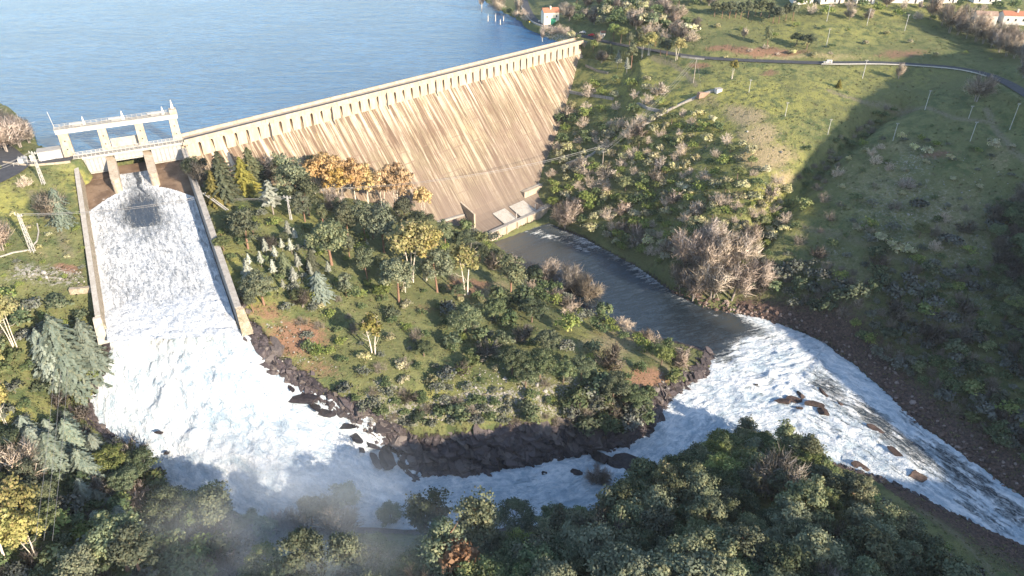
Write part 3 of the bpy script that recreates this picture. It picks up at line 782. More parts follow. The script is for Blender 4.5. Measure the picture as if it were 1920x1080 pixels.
# the stream leaves the middle gate and fans out into a parabola, outside it the floor is dry
fan = 0.25 * np.clip((Vv - 0.17) / 0.30, 0, 1) ** 0.5 + 0.19
uc = 0.5
inside = (fan * 1.0 + 0.30 * np.clip((Vv - 0.17) / 0.2, 0, 1)) - np.abs(U - uc)
depth = 0.35 + 0.25 * np.exp(-(inside / 0.05) ** 2)
cv = al_c = Vv * np.linalg.norm(LW1 - LW0); cu = U * 39.0
tur = fbm(cu / 1.4, cv / 2.6, 4, 61)
zc = base[..., 2] + depth + 0.22 * np.abs(tur) * np.clip(Vv * 3, 0.2, 1)
rimmed = np.exp(-(np.clip(inside, 0, 1) / 0.045) ** 2)
Uo = U; U = U + 0.055 * fbm(cu / 2.4, cv / 5.0, 5, 68); 
dark = np.exp(-(((U - 0.47) / 0.17) ** 2 + ((Vv - 0.33) / 0.13) ** 2) ** 1.3) * 1.0
dark = np.maximum(dark, np.exp(-(((U - 0.52) / 0.022) ** 2 + ((Vv - 0.12) / 0.10) ** 2) ** 2) * .9)
dark = np.maximum(dark, np.exp(-(((U - 0.515) / (0.035 + 0 * U)) ** 2 + ((Vv - 0.03) / 0.03) ** 2) ** 2) * .9)
U = Uo
fo = 0.52 - 0.70 * dark + 0.45 * rimmed + 0.10 * (Vv > .3) * fbm(cu / 6, cv / 10, 3, 66)
fo = np.where(Vv > 0.42, np.maximum(fo, 0.50 + 0.10 * fbm(cu / 5, cv / 9, 3, 67)), fo)
fo = fo + 0.3 * np.clip((Vv - 0.90) / 0.1, 0, 1) + 0.25 * np.exp(-((U - 0.86) / 0.05) ** 2) * (Vv > .3) + .3 * np.exp(-((U - 0.03) / 0.03) ** 2)
tz = 0.86 + 0.07 * fbm(U * 5, U * 0 + 1.7, 4, 73) - 0.05 * U
kk = np.clip((Vv - tz) / 0.07, 0, 1)
fo = fo * (1 - kk) + 1.15 * kk
zc = zc + kk * (0.5 + 1.5 * np.abs(fbm(cu / 4, cv / 4, 4, 75)))
fo = fo + 0.32 * (1 - dark)
ok = inside > 0
cell = ok[:-1, :-1] & ok[:-1, 1:] & ok[1:, 1:] & ok[1:, :-1]
li = np.arange(U.size).reshape(U.shape)
Q = np.stack([li[:-1, :-1], li[:-1, 1:], li[1:, 1:], li[1:, :-1]], -1)[cell]
us, inv = np.unique(Q, return_inverse=True)
base[..., 2] = zc
V = base.reshape(-1, 3)[us]
fa = np.stack([np.clip(fo, 0, 1.2), 0 * fo, 0 * fo, np.ones_like(fo)], -1).reshape(-1, 4)[us]
fl = np.stack([cv, cu, np.zeros_like(cu)], -1).reshape(-1, 3)[us]
me = npmesh('spillway_water', V, inv.reshape(-1, 4), True, {'foam': ('FLOAT_COLOR', fa), 'flow': ('FLOAT_VECTOR', fl)})
M['chutewater'] = water_mat('chute_water', (0.036, 0.046, 0.060), (0.1, 0.07, 0.05), (0.26, 1.0, 1), 0.05, 1.15, 1.0, 0.9, 3.0, (0.50, 0.55, 0.61))
co_ = link('spillway_water', me, None, M['chutewater'])
tag(co_, 'white water sheet fanning down the spillway chute', 'water', None, 'structure')
# ------------------------------------------------------------------ materials of the dam
def mat_face():
    t = NT('weathered_dam_concrete')
    v = t.attr('flow', 'Vector')      # x along the crest, y metres down the slope
    sp = t.n('SeparateXYZ'); t.l(v, sp.inputs[0])
    st = t.noise(t.scale(v, (0.65, 0.024, 1)), 1.0, 7, 0.74, 0.5)
    st2 = t.noise(t.scale(v, (0.13, 0.016, 1)), 1.0, 6, 0.68, 0.5)
    st3 = t.noise(t.scale(v, (1.3, 0.07, 1)), 1.0, 5, 0.75, .4)
    blot = t.noise(t.scale(v, (1, .6, 1)), 0.055, 8, 0.72)
    c = t.mix(t.mapr(st2, 0.42, 0.58), (0.175, 0.142, 0.094), (0.300, 0.252, 0.168))
    c = t.mix(t.mapr(blot, 0.46, 0.60, 0, 0.85), c, (0.205, 0.155, 0.115))
    c = t.mix(t.mapr(st, 0.50, 0.585, 0, 0.92), c, (0.105, 0.072, 0.050))
    c = t.mix(t.mapr(st, 0.47, 0.40, 0, 0.8), c, (0.40, 0.335, 0.26))
    c = t.mix(t.mapr(st3, 0.51, 0.60, 0, 0.8), c, (0.13, 0.08, 0.055))
    # lift joints: thin level lines
    w = t.n('TexWave', wave_type='BANDS', bands_direction='Y'); w.inputs['Scale'].default_value = 0.055; w.inputs['Distortion'].default_value = 1.2; w.inputs['Detail'].default_value = 2
    t.l(v, w.inputs['Vector'])
    c = t.mix(t.math('MULTIPLY', t.mapr(w.outputs['Fac'], 0.955, 0.995, 0, 0.8), t.mapr(t.noise(v, 0.12, 4, 0.6), 0.45, 0.62)), c, (0.17, 0.12, 0.09))
    wx_ = t.n('TexWave', wave_type='BANDS', bands_direction='X'); wx_.inputs['Scale'].default_value = 0.01; t.l(v, wx_.inputs['Vector'])
    # dark runs below the slots of the arcade
    fr = t.math('ABSOLUTE', t.math('SUBTRACT', t.math('FRACT', t.math('DIVIDE', t.math('SUBTRACT', sp.outputs[0], 0.78), 31.45 / 6)), 0.5))
    run = t.math('MULTIPLY', t.mapr(fr, 0.30, 0.08, 0, 1), t.mapr(sp.outputs[1], 46, 9, 0, 1))
    c = t.mix(t.math('MULTIPLY', run, t.mapr(t.noise(t.scale(v, (.9, .03, 1)), 1.0, 5, .7), .36, .58, 0, .95)), c, (0.135, 0.088, 0.06))
    c = t.mix(t.math('MULTIPLY', t.mapr(sp.outputs[1], 26, 10, 0, .6), t.mapr(st, .52, .42, 0, 1)), c, (0.52, 0.435, 0.33))
    green = t.math('MULTIPLY', t.mapr(t.noise(t.scale(v, (1, .5, 1)), 0.09, 5, 0.65), 0.60, 0.72), t.mapr(sp.outputs[1], 40, 5, 0, 1))
    c = t.mix(t.math('MULTIPLY', green, 0.75), c, (0.27, 0.235, 0.085))
    # the foot of the dam is greyer and darker
    c = t.mix(t.mapr(t.math('ADD', sp.outputs[1], t.math('MULTIPLY', blot, 40)), 50, 100, 0, 0.8), c, (0.150, 0.118, 0.098))
    t.base(c); t.rough(0.92)
    t.bump(t.math('ADD', t.math('MULTIPLY', st, 0.6), t.math('MULTIPLY', w.outputs['Fac'], -0.15)), 0.35, 0.4)
    return t.m
M['face'] = mat_face()
def mat_rib():
    t = NT('arcade_concrete'); p = geo_pos(t)
    n1 = t.noise(t.scale(p, (1, 1, 0.18)), 0.8, 5, 0.7)
    c = t.mix(t.mapr(n1, 0.35, 0.6), (0.43, 0.37, 0.285), (0.35, 0.29, 0.215))
    c = t.mix(t.mapr(n1, 0.60, 0.75, 0, 0.8), c, (0.27, 0.185, 0.12))
    t.base(c); t.bump(n1, 0.2, 0.1); return t.m
M['rib'] = mat_rib()
def mat_chute():
    t = NT('stained_chute_floor'); p = geo_pos(t)
    n1 = t.noise(p, 0.16, 6, 0.65); n2 = t.noise(p, 0.9, 5, 0.7)
    c = t.mix(t.mapr(n1, 0.38, 0.62), (0.105, 0.070, 0.048), (0.19, 0.135, 0.095))
    c = t.mix(t.mapr(n2, 0.56, 0.72, 0, 0.8), c, (0.055, 0.042, 0.036))
    c = t.mix(t.mapr(t.noise(p, 0.3, 3), 0.66, 0.75), c, (0.36, 0.33, 0.30))
    t.base(c); t.rough(0.6); t.bump(n2, 0.3, 0.1); return t.m
M['chute'] = mat_chute()
def mat_rubblewall():
    t = NT('masonry_wall'); p = geo_pos(t)
    e = t.vor(p, 1.6, 'DISTANCE_TO_EDGE'); cc = t.vor(p, 1.6, 'F1', 'Color')
    s = t.sep(cc)
    c = t.mix(s[0], (0.26, 0.215, 0.16), (0.40, 0.335, 0.255))
    c = t.mix(t.mapr(e, 0.0, 0.09, 0.9, 0), c, (0.15, 0.13, 0.10))
    c = t.mix(t.mapr(t.noise(p, 0.4, 4, 0.6), 0.5, 0.72, 0, 0.7), c, (0.12, 0.12, 0.065))
    t.base(c); t.bump(e, 0.5, 0.15); return t.m
M['masonry'] = mat_rubblewall()

# ------------------------------------------------------------------ the dam
DAM = empty('dam', dam(0, 0, 0))
tag(DAM, 'long straight concrete dam with brown streaked face and arcaded crest', 'dam')
DAM_INV = Vector(DAM.location)
def child(o, root):
    """parts are built in world coordinates; keep them where they are"""
    o.parent = root
    o.matrix_parent_inverse = Matrix.Translation(-Vector(root.location)) if root.rotation_euler.z == 0 else root.matrix_basis.inverted()
    return o
AE = DL + 3.0
na = 126
aa = np.linspace(-0.5, AE, na)
prof = [(0.0 + 0 * 1, -0.9)]
prof = [(-2.6, -1.0), (-2.5, -1.3)]
zs = np.concatenate([np.linspace(-1.3, ZT, 6)[1:], np.linspace(ZT, ZB, 30)[1:]])
for z in zs:
    if z >= ZT: prof.append((-2.5 + 2.5 * ((-1.3 - z) / (-1.3 - ZT)), z))
    else: prof.append((foff(z), z))
# bucket curve at the toe
prof[-3:] = [(OB - 4.6, -55.0), (OB - 2.0, -57.6), (OB + 1.0, -59.4)]
prof += [(OB + 5, -61.0), (OB + 10, -62.6), (OB + 10, -72), (-8, -72), (-8, -1.0)]
V = []; fl = []
dist = 0; ds = [0]
for (o0, z0), (o1, z1) in zip(prof[:-1], prof[1:]): ds.append(ds[-1] + math.hypot(o1 - o0, z1 - z0))
for a in aa:
    for (o, z), s in zip(prof, ds):
        wob = 0.0
        V.append(dam(a, o, z)); fl.append((a, s, 0))
k = len(prof)
Q = []
for i in range(na - 1):
    for j in range(k):
        Q.append((i * k + j, (i + 1) * k + j, (i + 1) * k + (j + 1) % k, i * k + (j + 1) % k))
me = npmesh('dam_face', np.array(V), np.array(Q)[:, ::-1], False, {'flow': ('FLOAT_VECTOR', np.array(fl))})
# close the two ends
import bmesh
bm = bmesh.new(); bm.from_mesh(me)
bm.verts.ensure_lookup_table()
for i in (0, na - 1):
    try: bm.faces.new([bm.verts[i * k + j] for j in range(k)])
    except ValueError: pass
bmesh.ops.recalc_face_normals(bm, faces=bm.faces); bm.to_mesh(me); bm.free()
child(link('dam_face', me, None, M['face']), DAM)

def dbox(mb, a0, a1, o0, o1, z0, z1):
    mb.hexa([dam(a0, o0, z0), dam(a1, o0, z0), dam(a1, o1, z0), dam(a0, o1, z0)], [dam(a0, o0, z1), dam(a1, o0, z1), dam(a1, o1, z1), dam(a0, o1, z1)])
mb = MB(); dbox(mb, -0.6, AE, -8.3, 0.35, -0.995, -0.05); child(mb.build('crest_slab', M['cream']), DAM)
mb = MB(); dbox(mb, -0.6, AE + 1.5, -5.2, -1.6, -0.046, 0.0); child(mb.build('crest_road', M['asphalt']), DAM)
mb = MB(); dbox(mb, -0.6, AE, -1.55, 0.30, -0.047, 0.13); child(mb.build('footway', M['cream']), DAM)
# parapets: downstream one low wall with coping, upstream one of stone colour
mb = MB(); dbox(mb, 0.2, AE, -0.15, 0.15, 0.132, 0.95); dbox(mb, 0.2, AE, -0.25, 0.25, 0.952, 1.12); child(mb.build('parapet', M['cream']), DAM)
mb = MB(); dbox(mb, 0.2, AE, -8.2, -7.6, -0.047, 0.95); dbox(mb, 0.2, AE, -8.35, -7.45, 0.952, 1.15); child(mb.build('parapet', M['cream']), DAM)
# ribs of the arcade: one mesh each, the heavier ones carry the drain pipes of the block joints
def rib(a, w, name='rib'):
    mb = MB()
    z1 = -1.0
    pts = []
    for da in (-w / 2, w / 2):
        pts.append([dam(a + da, -2.75, z1), dam(a + da, 0.0, z1), dam(a + da, 0.02, ZT + 0.2), dam(a + da, -0.3, ZT + 0.2)])
    mb.hexa(pts[0], pts[1])
    return child(mb.build(name, M['rib']), DAM)
bay = 31.45 / 6
a0 = 3.4
nb = int((AE - 3) / bay)
for i in range(nb):
    a = a0 + i * bay
    joint = (i % 6 == 0)
    rib(a, 4.2 if joint else 3.95)
    if joint and i:
        mb = MB(); mb.tube([dam(a + 2.6, 0.45, -0.3), dam(a + 2.6, 0.4, ZT + .2), dam(a + 2.6, 1.4, ZT - 1.4)], 0.24, 6)
        child(mb.build('drain_pipe', M['dark']), DAM)
# arched heads between the ribs: a panel in every bay whose lower edge is a flat arch
for i in range(nb - 1):
    am = a0 + (i + .5) * bay; w = 1.36
    mb = MB()
    n = 8; lo = []; hi = []
    for kx in range(n + 1):
        s = -1 + 2 * kx / n
        zz_ = -1.15 - 0.8 * (abs(s) ** 2.4)
        lo.append((am + s * w / 2, zz_)); hi.append((am + s * w / 2, -0.998))
    for o1, o2 in ((-0.35, -0.05),):
        for kx in range(n):
            mb.hexa([dam(lo[kx][0], o1, lo[kx][1]), dam(lo[kx + 1][0], o1, lo[kx + 1][1]), dam(lo[kx + 1][0], o2, lo[kx + 1][1]), dam(lo[kx][0], o2, lo[kx][1])],
                    [dam(hi[kx][0], o1, hi[kx][1]), dam(hi[kx + 1][0], o1, hi[kx + 1][1]), dam(hi[kx + 1][0], o2, hi[kx + 1][1]), dam(hi[kx][0], o2, hi[kx][1])])
    child(mb.build('arch_head', M['rib']), DAM)
# toe: apron wall, coping, slabs, side walls, railing
mb = MB(); dbox(mb, 112, 161, OB + 10.02, OB + 11.2, -71, -61.6); child(mb.build('toe_wall', M['cream']), DAM)
mb = MB(); dbox(mb, 111.5, 161.5, OB + 9.6, OB + 11.6, -61.58, -61.0); child(mb.build('coping', M['grey']), DAM)
for a in (118, 125.5, 133, 140.5, 148, 155):
    mb = MB(); dbox(mb, a - .3, a + .3, OB + 11.22, OB + 11.7, -70, -61.8); child(mb.build('pilaster', M['cream']), DAM)
for a0_, a1_ in ((126, 135), (138, 149)):
    mb = MB()
    P = [(OB + 0.2, -58.4), (OB + 9.4, -61.35)]
    mb.hexa([dam(a0_, P[0][0], P[0][1] - .9), dam(a1_, P[0][0], P[0][1] - .9), dam(a1_, P[1][0], P[1][1] - .9), dam(a0_, P[1][0], P[1][1] - .9)],
            [dam(a0_, P[0][0], P[0][1]), dam(a1_, P[0][0], P[0][1]), dam(a1_, P[1][0], P[1][1]), dam(a0_, P[1][0], P[1][1])])
    child(mb.build('outlet_slab', M['pale']), DAM)
    mb = MB()
    mb.beam(dam(a1_ - .5, OB + 9.2, -61.2), dam(a1_ - .5, OB + 9.2, -57.8), 0.35); child(mb.build('lamp_post', M['polew']), DAM)
mb = MB()
for i in range(9):
    a = 150 + i * 1.4
    mb.beam(dam(a, OB + 10.6, -61), dam(a, OB + 10.6, -59.6), 0.1)
for z in (-59.6, -60.2): mb.beam(dam(150, OB + 10.6, z), dam(161.4, OB + 10.6, z), 0.1)
for z in (-59.6, -60.2): mb.beam(dam(161.4, OB + 10.6, z), dam(163.5, OB + 16, z - .6), 0.1)
child(mb.build('railing', M['steel']), DAM)
mb = MB(); mb.hexa([dam(161.4, OB + 9.8, -68), dam(163.4, OB + 9.8, -68), dam(165.4, OB + 17, -68), dam(163.4, OB + 17, -68)], [dam(161.4, OB + 9.8, -61.1), dam(163.4, OB + 9.8, -61.1), dam(165.4, OB + 17, -62.4), dam(163.4, OB + 17, -62.4)])
child(mb.build('wing_wall', M['grey']), DAM)
# stepped training walls standing on the face beside the outlet
def trainwall(a_lo, z_top, out, lean):
    mb = MB()
    zf = z_top
    o_ = foff(zf)
    mb.hexa([dam(a_lo, o_ - 1, zf - 9), dam(a_lo + 1, o_ - 1, zf - 9), dam(a_lo + 1 + lean, o_ + out, zf - 12), dam(a_lo + lean, o_ + out, zf - 12)],
            [dam(a_lo, o_ - .6, zf), dam(a_lo + 1, o_ - .6, zf), dam(a_lo + 1 + lean, o_ + out, zf - 2.6), dam(a_lo + lean, o_ + out, zf - 2.6)])
    child(mb.build('training_wall', M['cream']), DAM)
trainwall(112, -50, 12, -1.5)
pa = face_hit(978, 358); pb = face_hit(1024, 352)
aa0 = (pa - DA) @ DD; aa1 = (pb - DA) @ DD; zz0 = pa[2]
mb = MB(); dbox(mb, aa0 - 1, aa1 + 5, foff(zz0) - 3, foff(zz0) + 3.2, zz0 - 8, zz0 + .3); child(mb.build('buttress', M['cream']), DAM)
mb = MB()
for i in range(8):
    a = aa0 + i * (aa1 + 5 - aa0) / 7
    mb.beam(dam(a, foff(zz0) + 3, zz0 + .3), dam(a, foff(zz0) + 3, zz0 + 1.4), 0.1)
mb.beam(dam(aa0, foff(zz0) + 3, zz0 + 1.4), dam(aa1 + 5, foff(zz0) + 3, zz0 + 1.4), 0.12)
child(mb.build('railing', M['steel']), DAM)
pl_ = face_hit(822, 413); al0 = (pl_ - DA) @ DD
mb = MB()
pc = face_hit(868, 402); ac0 = (pc - DA) @ DD
mb.beam(dam(al0 - 4, foff(pl_[2]) + 1, pl_[2]), dam(ac0, foff(pc[2]) + .6, pc[2]), 1.2, 1.0); child(mb.build('kerb', M['grey']), DAM)
# end block at the right abutment, above the bare rock
mb = MB(); dbox(mb, AE + 0.1, AE + 9, -7, 1.2, -9, 0.02); child(mb.build('abutment_block', M['stone']), DAM)
mb = MB(); dbox(mb, AE + .1, AE + 5, -8.4, -7.4, -1, 1.5); child(mb.build('end_wall', M['cream']), DAM)
mb = MB()
mb.hexa([dam(AE + 9, 1.2, -13), dam(AE + 10, 1.2, -13), dam(AE + 18, 9, -16), dam(AE + 17, 9, -16)], [dam(AE + 9, 1.2, -4), dam(AE + 10, 1.2, -4), dam(AE + 18, 9, -11), dam(AE + 17, 9, -11)])
child(mb.build('wing_wall', M['cream']), DAM)

# ------------------------------------------------------------------ the spillway
SPW = empty('spillway', chute(.5, 0))
tag(SPW, 'gated spillway with tall white hoist gantry and long concrete chute', 'spillway')
def sp_part(mb, name, mat, bevel=0.0): return child(mb.build(name, mat, None, bevel), SPW)
# floor
nu, nv = 20, 60
V = []; fl = []
for j in range(nv + 1):
    for i in range(nu + 1):
        p = chute(i / nu * 1.0, j / nv * 1.03 - 0.03); p[2] += FLOOR; V.append(p)
Q = [(j * (nu + 1) + i, j * (nu + 1) + i + 1, (j + 1) * (nu + 1) + i + 1, (j + 1) * (nu + 1) + i) for j in range(nv) for i in range(nu)]
child(link('chute_floor', npmesh('chute_floor', np.array(V), np.array(Q), True), None, M['chute']), SPW)
CX = (RW0 - LW0); CXL = np.linalg.norm(CX[:2]); CXN = np.array([CX[0], CX[1], 0]) / CXL
CY = (LW1 - LW0); CYN = np.array([CY[0], CY[1], 0]) / np.linalg.norm(CY[:2])
# side walls
def wall(P0, P1, side, v0, v1, th, zt, name='side_wall', mat='masonry', bat=0.6):
    mb = MB(); n = 16
    out = -CXN if side < 0 else CXN
    for i in range(n):
        s0, s1 = v0 + (v1 - v0) * i / n, v0 + (v1 - v0) * (i + 1) / n
        a = P0 + (P1 - P0) * s0; b = P0 + (P1 - P0) * s1
        z = np.array([0, 0, 1.0])
        mb.hexa([a - out * bat + z * -7.4, b - out * bat + z * -7.4, b + out * (th + .5) + z * -7.4, a + out * (th + .5) + z * -7.4], [a + z * zt, b + z * zt, b + out * th + z * zt, a + out * th + z * zt])
    return sp_part(mb, name, M[mat])
wall(LW0, LW1, -1, -0.06, 1.0, 1.3, 0.0)
wall(RW0, RW1, 1, 0.02, 1.0, 1.7, 0.0, 'side_wall', 'grey')
for P0, P1, out, th, tm in ((LW0, LW1, -CXN, 1.3, 'pale'), (RW0, RW1, CXN, 1.7, 'grey')):
    mb = MB(); a = P0 + (P1 - P0) * (-.06 if th < 1.5 else .02); b = P1
    z = np.array([0, 0, 1.0])
    mb.hexa([a - out * .12 + z * .003, b - out * .12 + z * .003, b + out * (th + .12) + z * .003, a + out * (th + .12) + z * .003], [a - out * .12 + z * .3, b - out * .12 + z * .3, b + out * (th + .12) + z * .3, a + out * (th + .12) + z * .3])
    sp_part(mb, 'wall_coping', M[tm])
# stone end of the right wall and of the left wall
mb = MB(); e = RW1 + CYN * 0.05
mb.hexa([e + (0, 0, -9), e + CXN * 3.6 + (0, 0, -9), e + CXN * 3.6 + CYN * 2.6 + (0, 0, -9), e + CYN * 2.6 + (0, 0, -9)], [e + (0, 0, 0.1), e + CXN * 2.2 + (0, 0, .1), e + CXN * 2.4 + CYN * 1 + (0, 0, -.2), e + CYN * 1 + (0, 0, -.2)])
sp_part(mb, 'wall_end', M['masonry'])
mb = MB(); e = LW1 + CYN * 0.05
mb.hexa([e + (0, 0, -9), e - CXN * 3.0 + (0, 0, -9), e - CXN * 3.0 + CYN * 1.8 + (0, 0, -9), e + CYN * 1.8 + (0, 0, -9)], [e + (0, 0, 0), e - CXN * 2 + (0, 0, 0), e - CXN * 2.2 + CYN * .8 + (0, 0, -.2), e + CYN * .8 + (0, 0, -.2)])
sp_part(mb, 'wall_end', M['pale'])
# bridge across the gates; its own frame along the crest of the spillway
def bbox(mb, s0, s1, o0, o1, z0, z1):
    mb.hexa([br(s0, o0, z0), br(s1, o0, z0), br(s1, o1, z0), br(s0, o1, z0)], [br(s0, o0, z1), br(s1, o0, z1), br(s1, o1, z1), br(s0, o1, z1)])
mb = MB(); bbox(mb, 1.5, BL + 1.5, -4.6, 0.0, -0.85, -0.05); sp_part(mb, 'bridge_deck', M['pale'])
mb = MB(); bbox(mb, 0.5, BL + 1.5, -4.0, -0.7, -0.047, 0.0); sp_part(mb, 'roadway', M['asphalt'])
for o in (-0.15, -4.45):
    mb = MB()
    n = 26
    for i in range(n + 1):
        s = 2 + (BL - 1.5) * i / n; mb.beam(br(s, o, -.045), br(s, o, 1.05), 0.10)
    for z in (0.55, 1.05): mb.beam(br(2, o, z), br(BL + .5, o, z), 0.11)
    bbox(mb, 1.5, BL + 1.2, o - .15, o + .15, -0.046, 0.14)
    sp_part(mb, 'railing', M['white'])
# gantry pillars
SP = [0.4, 13.6, 26.8, BL - 1.0]
pw = [3.4, 2.9, 2.9, 2.9]
HB = 8.6
for s, w in zip(SP, pw):
    mb = MB()
    mb.hexa([br(s - w / 2 - .25, -8.2, -4), br(s + w / 2 + .25, -8.2, -4), br(s + w / 2 + .25, -5.0, -4), br(s - w / 2 - .25, -5.0, -4)],
            [br(s - w / 2, -7.8, HB), br(s + w / 2, -7.8, HB), br(s + w / 2, -5.4, HB), br(s - w / 2, -5.4, HB)])
    o = sp_part(mb, 'pillar', M['cream'], 0.06)
    for z in (2.2, 5.4):
        mb = MB(); bbox(mb, s - .25, s + .25, -5.24 - z * .04, -5.0 - z * .04 + .02, z, z + .5)
        child(mb.build('window', M['dark']), SPW)
mb = MB(); bbox(mb, SP[0] - 2.2, SP[3] + 2.0, -8.3, -4.9, HB + .003, HB + 1.6)
sp_part(mb, 'gantry_beam', M['white'], 0.05)
mb = MB(); bbox(mb, SP[0] - 2.4, SP[3] + 2.2, -8.5, -4.7, HB + 1.603, HB + 1.85); sp_part(mb, 'gantry_deck', M['pale'])
mb = MB()
n = 24
for o in (-8.35, -4.85):
    for i in range(n + 1):
        s = SP[0] - 2.2 + (SP[3] - SP[0] + 4.2) * i / n; mb.beam(br(s, o, HB + 1.85), br(s, o, HB + 2.9), 0.09)
    for z in (HB + 2.4, HB + 2.9): mb.beam(br(SP[0] - 2.2, o, z), br(SP[3] + 2, o, z), 0.09)
sp_part(mb, 'railing', M['pale'])
for s in (6.0, 19.5, 33.5):
    mb = MB(); bbox(mb, s - 1.6, s + 1.6, -7.6, -6.2, HB + 1.853, HB + 2.8); mb.tube([br(s - 2.6, -6.9, HB + 2.7), br(s + 2.6, -6.9, HB + 2.7)], 0.45, 8)
    mb.beam(br(s - 5, -6.9, HB + 2.4), br(s + 5, -6.9, HB + 2.4), .22)
    sp_part(mb, 'hoist', M['steel'])
for s, h, w in ((8.4, 3.2, .55), (22.0, 3.4, .7), (36.5, 3.0, .6), (40.3, 5.2, .8)):
    mb = MB()
    mb.hexa([br(s - w, -7.5, HB + 1.853), br(s + w, -7.5, HB + 1.853), br(s + w, -6.4, HB + 1.853), br(s - w, -6.4, HB + 1.853)],
            [br(s - .12, -7.1, HB + 1.85 + h), br(s + .12, -7.1, HB + 1.85 + h), br(s + .12, -6.9, HB + 1.85 + h), br(s - .12, -6.9, HB + 1.85 + h)])
    sp_part(mb, 'signal_mast', M['white'])
mb = MB(); bbox(mb, SP[3] - .6, SP[3] + 2.1, -8.3, -4.9, HB + 1.853, HB + 3.6); sp_part(mb, 'hoist_cabin', M['cream'], 0.05)
mb = MB(); mb.tube([br(SP[0] - 2, -6.8, HB + 1.8), br(SP[0] - 2.6, -6.8, HB + 8.5)], 0.09, 5); sp_part(mb, 'antenna', M['polew'])
mb = MB(); bbox(mb, 15.4, 25.2, -8.6, -8.2, -3, 3.2); sp_part(mb, 'raised_gate', M['pale'])
# piers with rounded noses
for s in (14.0, 27.2):
    mb = MB()
    c0 = br(s, 0, 0); top = []
    ang = CYN
    side = np.array([ang[1], -ang[0], 0]); w = 1.55; L1 = 13.0
    for k_ in range(9):
        th_ = math.pi * k_ / 8
        top.append(c0 + ang * (L1 + w * math.sin(th_)) + side * (w * math.cos(th_)))
    back = [c0 - ang * 5 - side * w, c0 - ang * 5 + side * w]
    poly = top + back
    n = len(poly)
    def ztop(p): return -1.7 - max(0, (p - c0) @ ang) * 0.26
    def zbot(p): return -16
    mb.add([(p[0], p[1], zbot(p)) for p in poly] + [(p[0], p[1], ztop(p)) for p in poly], [tuple(reversed(range(n))), tuple(range(n, 2 * n))] + [(i, (i + 1) % n, n + (i + 1) % n, n + i) for i in range(n)])
    sp_part(mb, 'pier', M['cream'])
    mb = MB()
    ring = top
    for p_, q_ in zip(ring[:-1], ring[1:]):
        mb.beam(p_ + (0, 0, ztop(p_) - 1.6), q_ + (0, 0, ztop(q_) - 1.6), .28, .5)
    sp_part(mb, 'pier_band', M['grey'])
# gates: ribbed white leaves, the middle one lifted
for (s0, s1, zt_, zb_) in ((2.6, 12.4, -0.9, -6.6), (15.6, 25.6, -0.9, -3.0), (28.8, BL - 0.6, -0.9, -6.6)):
    gmb = MB(); bbox(gmb, s0, s1, -1.6, -1.2, zb_, zt_ + .03)
    g_ = sp_part(gmb, 'gate', M['gatewhite'])
    n = 7
    for i in range(n + 1):
        mb = MB(); s = s0 + (s1 - s0) * i / n
        bbox(mb, s - .09, s + .09, -1.197, -0.85, zb_, zt_)
        r_ = mb.build('gate_rib', M['steel']); child(r_, SPW)
    mb = MB(); bbox(mb, s0, s1, -1.197, -0.6, zb_ - .45, zb_ - .003); child(mb.build('gate_sill', M['pale']), SPW)
# ogee under the gates
mb = MB()
for s0, s1 in ((1.5, 12.45), (15.55, 25.65), (28.75, BL)):
    mb.hexa([br(s0, -5, -13), br(s1, -5, -13), br(s1, 2.2, -13), br(s0, 2.2, -13)], [br(s0, -5, -7.1), br(s1, -5, -7.1), br(s1, 2.2, -8.3), br(s0, 2.2, -8.3)])
sp_part(mb, 'sill', M['chute'])
# stairs and pipe along the right wall
mb = MB(); q0 = RW0 + (RW1 - RW0) * .36 + CXN * 2 + (0, 0, .6); q1 = q0 + CXN * 6 + CYN * 9 + (0, 0, -4.5)
mb.beam(q0, q1, 0.35); mb.beam(q0 + CXN * .8, q1 + CXN * .8, 0.3); sp_part(mb, 'stair', M['pale'])
mb = MB()
n = 24
for i in range(n + 1):
    p0_ = RW0 + (RW1 - RW0) * (.03 + .30 * i / n) + CXN * 1.4 + (0, 0, .3)
    mb.beam(p0_, p0_ + (0, 0, 1.0), .09)
mb.beam(RW0 + (RW1 - RW0) * .03 + CXN * 1.4 + (0, 0, 1.3), RW0 + (RW1 - RW0) * .33 + CXN * 1.4 + (0, 0, 1.3), .1)
sp_part(mb, 'railing', M['pale'])
# retaining block between spillway and dam
mb = MB()
mb.hexa([RW0 + CXN * 1.8 + (0, 0, -14), dam(6, 0.5, -14), dam(6, -6, -14), RW0 + CXN * 1.8 - CYN * 6 + (0, 0, -14)], [RW0 + CXN * 1.8 + (0, 0, .2), dam(1.0, 0.0, -1.2), dam(1.0, -6, -1.2), RW0 + CXN * 1.8 - CYN * 6 + (0, 0, -1.2)])
sp_part(mb, 'link_wall', M['cream'])
